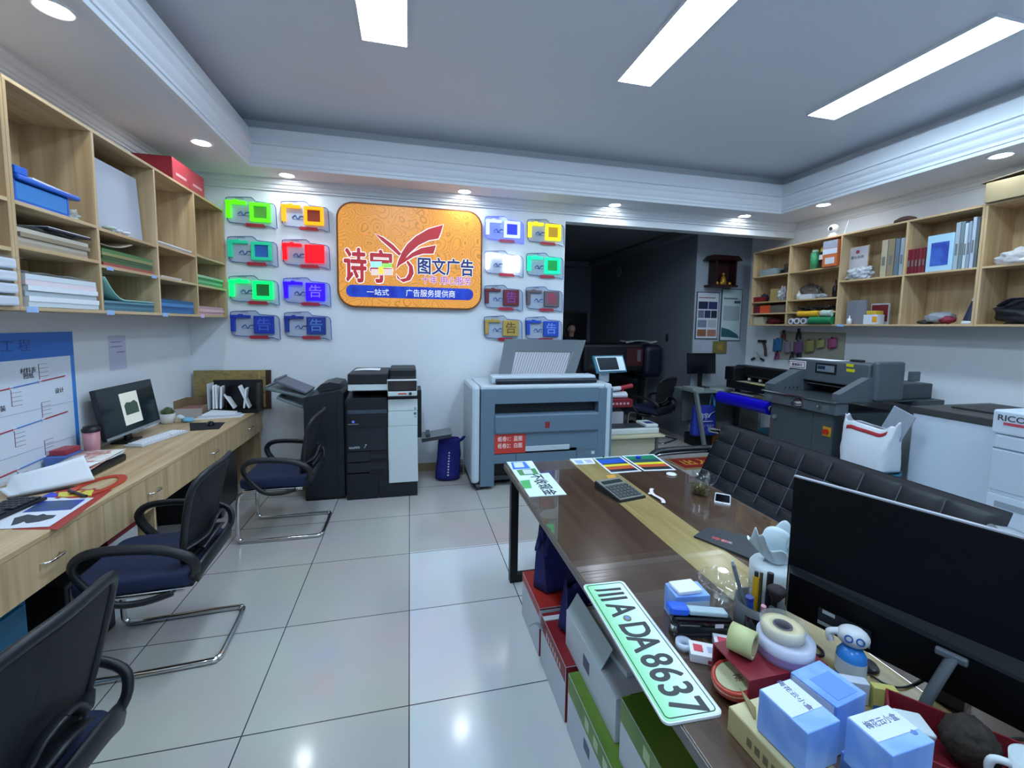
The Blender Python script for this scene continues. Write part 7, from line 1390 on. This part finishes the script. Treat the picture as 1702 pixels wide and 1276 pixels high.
MB(G('#24505c', .4)).at((0, -0.0167, 0), (pi/2, 0, 0)).prism([(-.16, .06), (.05, .05), (.16, .04), (.12, .1), (-.02, .17), (-.16, .2)], 0.0006).obj('swoosh', t); MB(G('#5a6870', .4)).box(-.14, .1, -0.0172, -0.0167, .62, .64).obj('heading', t); MB(G('#8a98a0', .4)).box(-.14, .14, -0.0172, -0.0167, .3, .52).obj('printed_table', t); MB(G('#3a4a58', .4)).box(0.04, .15, -0.0172, -0.0167, .56, .6).obj('heading', t)
t = thing('shrine', 'dark red wooden wall shrine with gilt figures above the far posters', 'shrine', (4.40, YP, 2.257)); dr = G('#2c0e12', .45); gld = G('#a87a28', .35, .5)
MB(dr).box(-.2, .24, -.18, -.0005, 0, .03, .004).obj('base', t); MB(dr).box(-.13, -.11, -.16, -.001, .0302, .38).box(.2, .22, -.16, -.001, .0302, .38).box(-.11, .2, -.02, -.001, .0302, .38).obj('case', t); MB(dr).add([(-.24, -.2, .3802), (.28, -.2, .3802), (.28, -.001, .3802), (-.24, -.001, .3802), (-.17, -.16, .45), (.24, -.16, .45), (.24, -.001, .45), (-.17, -.001, .45)], [(3, 2, 1, 0), (0, 1, 5, 4), (1, 2, 6, 5), (3, 0, 4, 7), (4, 5, 6, 7), (2, 3, 7, 6)]).obj('roof', t)
mb = MB(gld); mb.lathe([(0.0001, 0), (.05, 0), (.045, .06), (.03, .12), (.012, .14), (0.0001, .14)], 16, (.06, -.08, .0304)).sphere((.06, -.08, .19), .026, 12); mb.obj('figure', t)
for x in (-.07, .0, .14): MB(G('#b89034', .35, .4)).lathe([(0.0001, 0), (.018, 0), (.022, .03), (.012, .045), (0.0001, .045)], 12, (x, -.12, .0304)).obj('offering_cup', t)
t = thing('calendar', 'small gold calendar hung below the far posters', 'calendar', (4.53, YP, 1.28)); MB(G('#6a6238', .4)).box(-.12, .12, -.012, -.0003, 0, .19, .002).obj('sheets', t); text('福', 0.1, G('#a8863a', .4), t, (0, -.0126, .1), FRONT, 'lettering')
t = thing('wall_sheet', 'pale sheet stuck to the wall left of the gold calendar', 'paper', (4.3, YP, 1.30)); MB(G('#9aa0b0', .5)).box(-.09, .09, -.002, -.0003, 0, .17).obj('sheet', t)
# grey side desk with black screen
t = thing('side_desk', 'grey desk in the dark room under the far posters', 'desk', (4.2, 5.3, 0)); gy_ = G('#7c8684', .4)
MB(gy_).box(-.42, .7, -.26, .26, .775, .80, .004).obj('desk_top', t); MB(gy_).add([(-.42, -.25, .7745), (-.38, -.25, .7745), (-.2, -.25, 0), (-.24, -.25, 0), (-.42, -.2, .7745), (-.38, -.2, .7745), (-.2, -.2, 0), (-.24, -.2, 0)], [(0, 1, 2, 3), (7, 6, 5, 4), (0, 3, 7, 4), (1, 5, 6, 2), (3, 2, 6, 7), (0, 4, 5, 1)]).obj('slanted_leg', t); MB(gy_).box(.62, .67, -.24, .24, 0, .7745).obj('leg', t); MB(G('#5c6664', .5)).box(-.3, .6, .2, .22, .3, .7745).obj('modesty_panel', t)
t = thing('black_screen', 'black computer screen on the grey desk under the far posters', 'monitor', (4.12, 5.40, .80)); MB(G('#0b0e16', .25)).at((0, 0, .2), (-.08, 0, 0)).box(-.235, .235, 0, .02, 0, .30, .004).obj('screen', t); MB(BLACK).box(-.03, .03, .02, .05, .01, .3, .004).obj('neck', t); MB(BLACK).box(-.1, .1, -.06, .1, 0, .0098, .003).obj('foot', t)
for x, y, sx, sy, h, c, lb in ((3.87, 5.24, .09, .12, .035, '#8f9896', 'pale stack of forms at the left end of the grey desk'), (4.25, 5.13, .14, .06, .02, '#a8b0b0', 'white keyboard-like slab on the grey desk')):
    t = thing('form_pad', lb.replace('keyboard-like slab', 'pad of paper'), 'paper', (x, y, .8003)); MB(G(c, .5)).box(-sx, sx, -sy, sy, 0, h, .002).obj('sheets', t)
# blue bag, black box, jar, bucket
t = thing('floor_box', 'flat black box on the floor under the blue shop bag', 'box', (4.02, 5.28, 0)); MB(G('#0f1113', .5)).box(-.14, .16, -.1, .12, 0, .16, .004).obj('case', t)
p = aty(1161, 711, 5.2); t = thing('shop_bag', 'blue non-woven shop bag with white logo in front of the grey desk', 'bag', (4.02, 5.18, .1605)); 
bg = ramp_mat('shop_bag_blue', [(0.3, '#1a2c8c'), (0.7, '#2238a4')], (1, 1, 1), 50, 2, 0.7)
def sb(u, v):
    th = 2*pi*u; x = .19*(1 if cos(th) > 0 else -1)*abs(cos(th))**.4*(1-.12*v); y = .07*(1 if sin(th) > 0 else -1)*abs(sin(th))**.4*(1-.5*v); return (x, y, .42*v+.01*sin(3*th)*v)
MB(bg).grid(sb, 40, 8, .003).add([sb(i/40, 0) for i in range(40)], [tuple(range(39, -1, -1))]).obj('bag_body', t)
MB(G('#3a86c0', .6)).tube([(.06, -.03, .41), (.07, -.04, .5), (.09, -.02, .58), (.14, -.02, .5), (.14, -.03, .41)], .01, 6, sub=4, flat=(.016, .004)).obj('handle', t)
text('诗宇', .1, G('#c8d0ea', .5), t, (-.05, -.0665, .27), (pi/2-.08, 0, 0), 'lettering', .8, .02); MB(G('#c8d0ea', .5)).at((0, -.066, .2), (-.08, 0, 0)).box(-.11, .1, -.001, 0, 0, .012).obj('underline', t); text('图文广告设计', .04, G('#a8b4dc', .5), t, (0, -.0705, .14), (pi/2-.08, 0, 0), 'lettering', 1.0); MB(G('#b8c4e2', .5)).at((.03, -.063, .26)).tube([(0, 0, 0), (.03, 0, .05), (.09, 0, .08)], .006, 6, sub=3, flat=(.012, .002)).obj('logo_wing', t)
t = thing('orange_jar', 'orange lidded jar on the floor beside the blue shop bag', 'jar', (4.29, 5.33, 0)); MB(G('#b8661c', .35)).lathe([(0.0001, 0), (.075, 0), (.085, .02), (.085, .12), (.08, .125)], 24).obj('jar_body', t); MB(G('#a0521a', .35)).lathe([(.082, .1255), (.084, .15), (.08, .22), (.06, .25), (0.0001, .255)], 24).obj('lid', t)
t = thing('teal_bucket', 'teal plastic bucket on the floor under the vinyl cutter', 'bucket', (4.72, 4.7, 0)); MB(G('#1a6c88', .4)).lathe([(0.0001, .004), (.14, 0), (.17, .3), (.175, .31), (.165, .31), (.135, .02), (0.0001, .02)], 30).obj('bucket_body', t)
# vinyl cutter with blue roll
vc = thing('vinyl_cutter', 'black vinyl cutting plotter on a stand by the right wall beyond the guillotine', 'plotter', (4.35, 4.55, 0)); bkk = G('#101216', .4)
def vb(nm, m, x0, x1, y0, y1, z0, z1, b=.004): return MB(m).box(x0-4.35, x1-4.35, y0-4.55, y1-4.55, z0, z1, b).obj(nm, vc)
vb('body', bkk, 4.22, 4.5, 4.06, 5.02, .86, .96, .01); vb('top_cover', bkk, 4.34, 4.52, 4.06, 5.02, 1.02, 1.17, .03); vb('rear_wall', bkk, 4.44, 4.5, 4.06, 5.02, .9605, 1.0195); vb('end_housing', bkk, 4.2, 4.52, 4.86, 5.04, .9605, 1.15, .02)
vb('platen', G('#a8a890', .4), 4.24, 4.40, 4.08, 4.85, .9603, .966); vb('yellow_strip', G('#c8be4a', .4), 4.23, 4.2395, 4.08, 4.6, .945, .966)
for y in (4.2, 4.38, 4.56, 4.74): vb('pinch_roller', G('#b8bcc0', .4), 4.33, 4.36, y, y+.02, .985, 1.015); vb('roller_arm', bkk, 4.36, 4.44, y-.02, y+.04, .97, 1.0195)
for y in (4.12, 4.92): vb('stand_leg', bkk, 4.32, 4.38, y, y+.05, .05, .8595); vb('stand_foot', bkk, 4.1, 4.6, y, y+.05, 0, .0495)
vb('crossbar', bkk, 4.33, 4.37, 4.17, 4.92, .3, .34); vb('media_shelf', G('#6a6444', .5), 4.20, 4.32, 4.1, 4.5, .80, .83); vb('media_sheet', G('#9aa0a4', .5), 4.20, 4.3, 4.5, 4.9, .80, .812)
for y in (4.085, 4.975): vb('roll_bracket', bkk, 4.06, 4.32, y, y+.02, .70, .76)
vb('red_post', G('#a81c24', .4), 4.06, 4.09, 4.05, 4.09, .0, .65)
t = thing('vinyl_roll', 'thick blue vinyl roll on the front of the vinyl cutter', 'roll', (4.10, 4.55, .735)); MB(G('#1810c0', .3)).cyl((0, -.42, 0), (0, .42, 0), .0785, n=28).obj('vinyl', t); MB(G('#b0a890', .6)).cyl((0, -.44, 0), (0, -.4202, 0), .03, n=16).obj('core', t)
# black chair, wide plotter, cabinet, rack, clock
dup(ch, (3.52, 5.66, 0), pi/2+0.5, 'black mesh office chair in the dark room before the grey desk', 'mesh office chairs at the long desk')
t = thing('large_plotter', 'big black large-format printer in the dark room with papers on top', 'printer', (3.2, 6.35, 0)); nb = G('#0b0d14', .4)
MB(nb).box(-.62, .42, -.2, .22, .95, 1.40, .05, 4).obj('body', t); MB(G('#0e1426', .4)).box(.4205, .76, -.24, .24, .86, 1.38, .09, 5).obj('end_unit', t); MB(nb).box(-.86, -.6205, -.22, .22, .9, 1.40, .06, 4).obj('end_unit', t)
MB(G('#3a1014', .5)).box(.12, .40, -.204, -.2005, 1.05, 1.33).obj('red_panel', t); MB(G('#5a5458', .5)).box(.3, .36, -.208, -.2045, 1.12, 1.3, .003).obj('control_strip', t); MB(G('#20302c', .4)).box(-.5, .1, -.206, -.2005, 1.02, 1.08).obj('media_bar', t)
for x in (-.6, .5): MB(nb).box(x-.03, x+.03, -.04, .04, .06, .95).obj('stand_leg', t); MB(nb).box(x-.04, x+.04, -.3, .3, 0, .0595).obj('stand_foot', t)
MB(nb).box(-.57, .47, -.03, .03, .3, .38).obj('crossbar', t); MB(G('#9a9890', .4)).cyl((.762, -.15, 1.1), (.775, -.15, 1.1), .02, n=12).obj('knob', t)
t = thing('loose_papers', 'crumpled pale papers on top of the big black printer', 'paper', (3.55, 6.35, 1.4005)); MB(G('#8f9492', .6)).grid(lambda u, v: (-.22+.55*u, -.16+.32*v, .004+.035*abs(sin(4*u+2*v))+.01*sin(9*v)), 14, 8, .002).obj('sheets', t)
t = thing('black_cabinet', 'tall black cabinet at the far left of the dark room', 'cabinet', (2.98, 8.3, 0)); MB(G('#08090c', .3)).box(-.36, .5, -.18, .2, 0, 1.96, .01).obj('body', t); MB(G('#0a0b10', .15)).box(-.34, .48, -.184, -.1805, .1, 1.93).obj('door', t)
t = thing('paper_rack', 'grey wall rack with pale sheets in the dark room', 'rack', (3.91, 7.25, 0)); MB(G('#5c6468', .4)).box(.1, .148, -.5, .5, 0, 1.25).obj('back', t)
for z in (.7, .9, 1.1): MB(G('#5c6468', .4)).box(-.14, .0998, -.5, .5, z, z+.02).obj('shelf_board', t); MB(G('#9aa2a2', .5)).box(-.1, .09, -.45, .4, z+.0203, z+.06).obj('sheets', t)
p = atx(1020, 455, 4.069); t = thing('wall_clock', 'round clock on the side wall of the dark room', 'clock', (4.059, 7.9, p.z)); MB(G('#4a5258', .4)).cyl((-.03, 0, 0), (0, 0, 0), .14, n=32).obj('case', t); MB(G('#8a9296', .4)).cyl((-.032, 0, 0), (-.0302, 0, 0), .12, n=32).obj('dial', t); MB(BLACK).box(-.035, -.0325, -.005, .005, 0, .08).box(-.035, -.0325, 0, .06, -.005, .005).obj('hands', t)
# red doormat with gold writing
pp = [atz(*q, 0.0) for q in ((1112, 768), (1184, 760), (1184, 775), (1128, 779))]
t = thing('door_mat', 'red mat with gold lettering on the floor by the far end of the sofa', 'mat', (3.62, 4.52, 0.0003)); MB(G('#8f6f48', .8)).box(-.5, .55, -.22, .2, 0, .006, .002).obj('border', t); MB(G('#8a1c18', .8)).box(-.46, .51, -.17, .16, .0061, .009).obj('pile', t); text('出入平安', .2, G('#c8962e', .7), t, (.02, -.005, .0095), (0, 0, 0), 'lettering', 1.05, .03)
# power switch on the passage wall
p = atx(1112, 558, 4.069); t = thing('wall_switch', 'small dark switch on the side wall of the dark room', 'switch', (4.059, 6.2, 1.50)); MB(G('#2a3034', .4)).box(-.015, 0, -.03, .03, -.06, .06, .004).obj('plate', t)

# ---------------------------------------------------------------- person standing far back in the dark room
def person(loc, rz):
    t = thing('person', 'person in dark clothes standing in front of the black cabinet in the dark room', 'person', loc, rz)
    skin = G('#b08a78', .55); cloth = G('#14161c', .8); hair = G('#0c0a0c', .6)
    def skinned(nm, V, E, R, mt, par, lv=2):
        me = bpy.data.meshes.new(nm); me.from_pydata(V, E, []); o = bpy.data.objects.new(nm, me); COL.objects.link(o); o.parent = par; me.materials.append(mt)
        m = o.modifiers.new('skin', 'SKIN'); m.use_smooth_shade = True; sv = me.skin_vertices[0].data
        for i, r in enumerate(R): sv[i].radius = (r if isinstance(r, tuple) else (r, r))
        sv[0].use_root = True; s_ = o.modifiers.new('sub', 'SUBSURF'); s_.levels = s_.render_levels = lv; return o
    V = [(0, 0, .92), (0, 0, 1.10), (0, 0, 1.30), (0, 0, 1.38), (0, -.005, 1.44), (0, -.01, 1.50),
         (.09, 0, .86), (.10, -.01, .48), (.10, .02, .09), (.10, -.10, .05), (-.09, 0, .86), (-.10, -.01, .48), (-.10, .02, .09), (-.10, -.10, .05),
         (.17, 0, 1.36), (.21, .01, 1.10), (.20, -.06, .87), (-.17, 0, 1.36), (-.21, .01, 1.10), (-.20, -.06, .87)]
    E = [(0, 1), (1, 2), (2, 3), (3, 4), (4, 5), (0, 6), (6, 7), (7, 8), (8, 9), (0, 10), (10, 11), (11, 12), (12, 13), (3, 14), (14, 15), (15, 16), (3, 17), (17, 18), (18, 19)]
    R = [(.14, .10), (.13, .095), (.16, .10), (.09, .07), (.052, .052), (.05, .05), .085, .058, .042, .036, .085, .058, .042, .036, .055, .043, .032, .055, .043, .032]
    skinned('body', V, E, R, cloth, t)
    hd = MB(skin); bm = bmesh.new(); bmesh.ops.create_icosphere(bm, subdivisions=4, radius=1)
    for v in bm.verts:
        d = v.co.copy(); x, y, z = d.x*.075, d.y*.092, d.z*.108
        if z < 0: x *= 1-.25*(-z/.108); y *= 1-.12*(-z/.108)
        fr = max(0, -d.y)
        y -= .022*fr*math.exp(-((d.x/.16)**2+((d.z+.12)/.22)**2)); y += .008*fr*(math.exp(-(((d.x-.36)/.2)**2+((d.z-.05)/.14)**2))+math.exp(-(((d.x+.36)/.2)**2+((d.z-.05)/.14)**2)))
        v.co = (x, y, z+1.60)
    hd.bm(bm, True)
    for s_ in (-1, 1): hd.sphere((s_*.076, .005, 1.595), .02, 10, (.4, .8, 1.3))
    hd.cyl((0, -.005, 1.44), (0, -.005, 1.53), .048, n=16); hd.obj('head', t)
    ey = MB(G('#e0dcd8', .3))
    for s_ in (-1, 1): ey.sphere((s_*.028, -.079, 1.605), .011, 10, (1.2, .5, .7))
    ey.mat(G('#1a1210', .3))
    for s_ in (-1, 1): ey.sphere((s_*.028, -.0835, 1.605), .0055, 8, (1, .5, 1))
    ey.obj('eyes', t); MB(G('#8a4a48', .5)).sphere((0, -.086, 1.545), .02, 10, (1, .3, .3)).obj('mouth', t)
    hr = MB(hair); bm = bmesh.new(); bmesh.ops.create_icosphere(bm, subdivisions=4, radius=1)
    for v in bm.verts:
        d = v.co.copy(); p = Vector((d.x*.087, d.y*.104+.008, d.z*.118+1.605))
        if d.y < -.15 and d.z < .55: p.y = max(p.y, .0)
        v.co = p
    hr.bm(bm, True); hr.obj('hair', t)
    for s_ in (-1, 1):
        bx, by, bz = s_*.20, -.075, .84
        V = [(bx, by, bz), (bx, by-.01, bz-.045), (bx, by-.015, bz-.085)]; E = [(0, 1), (1, 2)]; R = [(.02, .026), (.018, .036), (.014, .034)]
        h_ = skinned('hand', V, E, R, skin, t, 1)
        for i, (dy, ln) in enumerate(((-.03, .065), (-.01, .075), (.01, .07), (.028, .055))):
            V = [(bx, by-.012+dy, bz-.08), (bx-s_*.006, by-.016+dy, bz-.08-ln*.55), (bx-s_*.018, by-.014+dy, bz-.08-ln)]; skinned('finger', V, [(0, 1), (1, 2)], [.0085, .008, .0065], skin, h_, 1)
        V = [(bx, by-.035, bz-.03), (bx-s_*.008, by-.06, bz-.06), (bx-s_*.012, by-.066, bz-.09)]; skinned('thumb', V, [(0, 1), (1, 2)], [.01, .009, .007], skin, h_, 1)
    return t
person((3.0, 7.75, 0), 0.15)
# ---------------------------------------------------------------- turn the lettering into meshes
bpy.context.view_layer.update()
_dg = bpy.context.evaluated_depsgraph_get()
_fonts = [o for o in S.objects if o.type == 'FONT']; _new = []
for o in _fonts:
    me = bpy.data.meshes.new_from_object(o.evaluated_get(_dg)); _new.append((o, me))
for o, me in _new:
    d = float(o.data.get('spread', 0.0))
    if d > 0:                      # heavier strokes: the glyph laid over itself in eight directions
        n0 = len(me.vertices); co = [v.co.copy() for v in me.vertices]; pl = [tuple(p.vertices) for p in me.polygons]; ms = list(me.materials)
        V = []; F = []
        for k in range(8):
            sh = Vector((d*cos(2*pi*k/8)/max(o.scale.x, .1), d*sin(2*pi*k/8), 0.00001*k)); F += [tuple(i+len(V) for i in p) for p in pl]; V += [c+sh for c in co]
        me = bpy.data.meshes.new(o.name); me.from_pydata(V, [], F); [me.materials.append(m) for m in ms]
    nm, par, mw, props = o.name, o.parent, o.matrix_basis.copy(), {k: o[k] for k in ('label', 'category', 'group', 'kind') if k in o}
    bpy.data.objects.remove(o); n = bpy.data.objects.new(nm, me); COL.objects.link(n)
    if par: n.parent = par
    n.matrix_basis = mw
    for k, v in props.items(): n[k] = v
for c in list(bpy.data.curves):
    if c.users == 0: bpy.data.curves.remove(c)
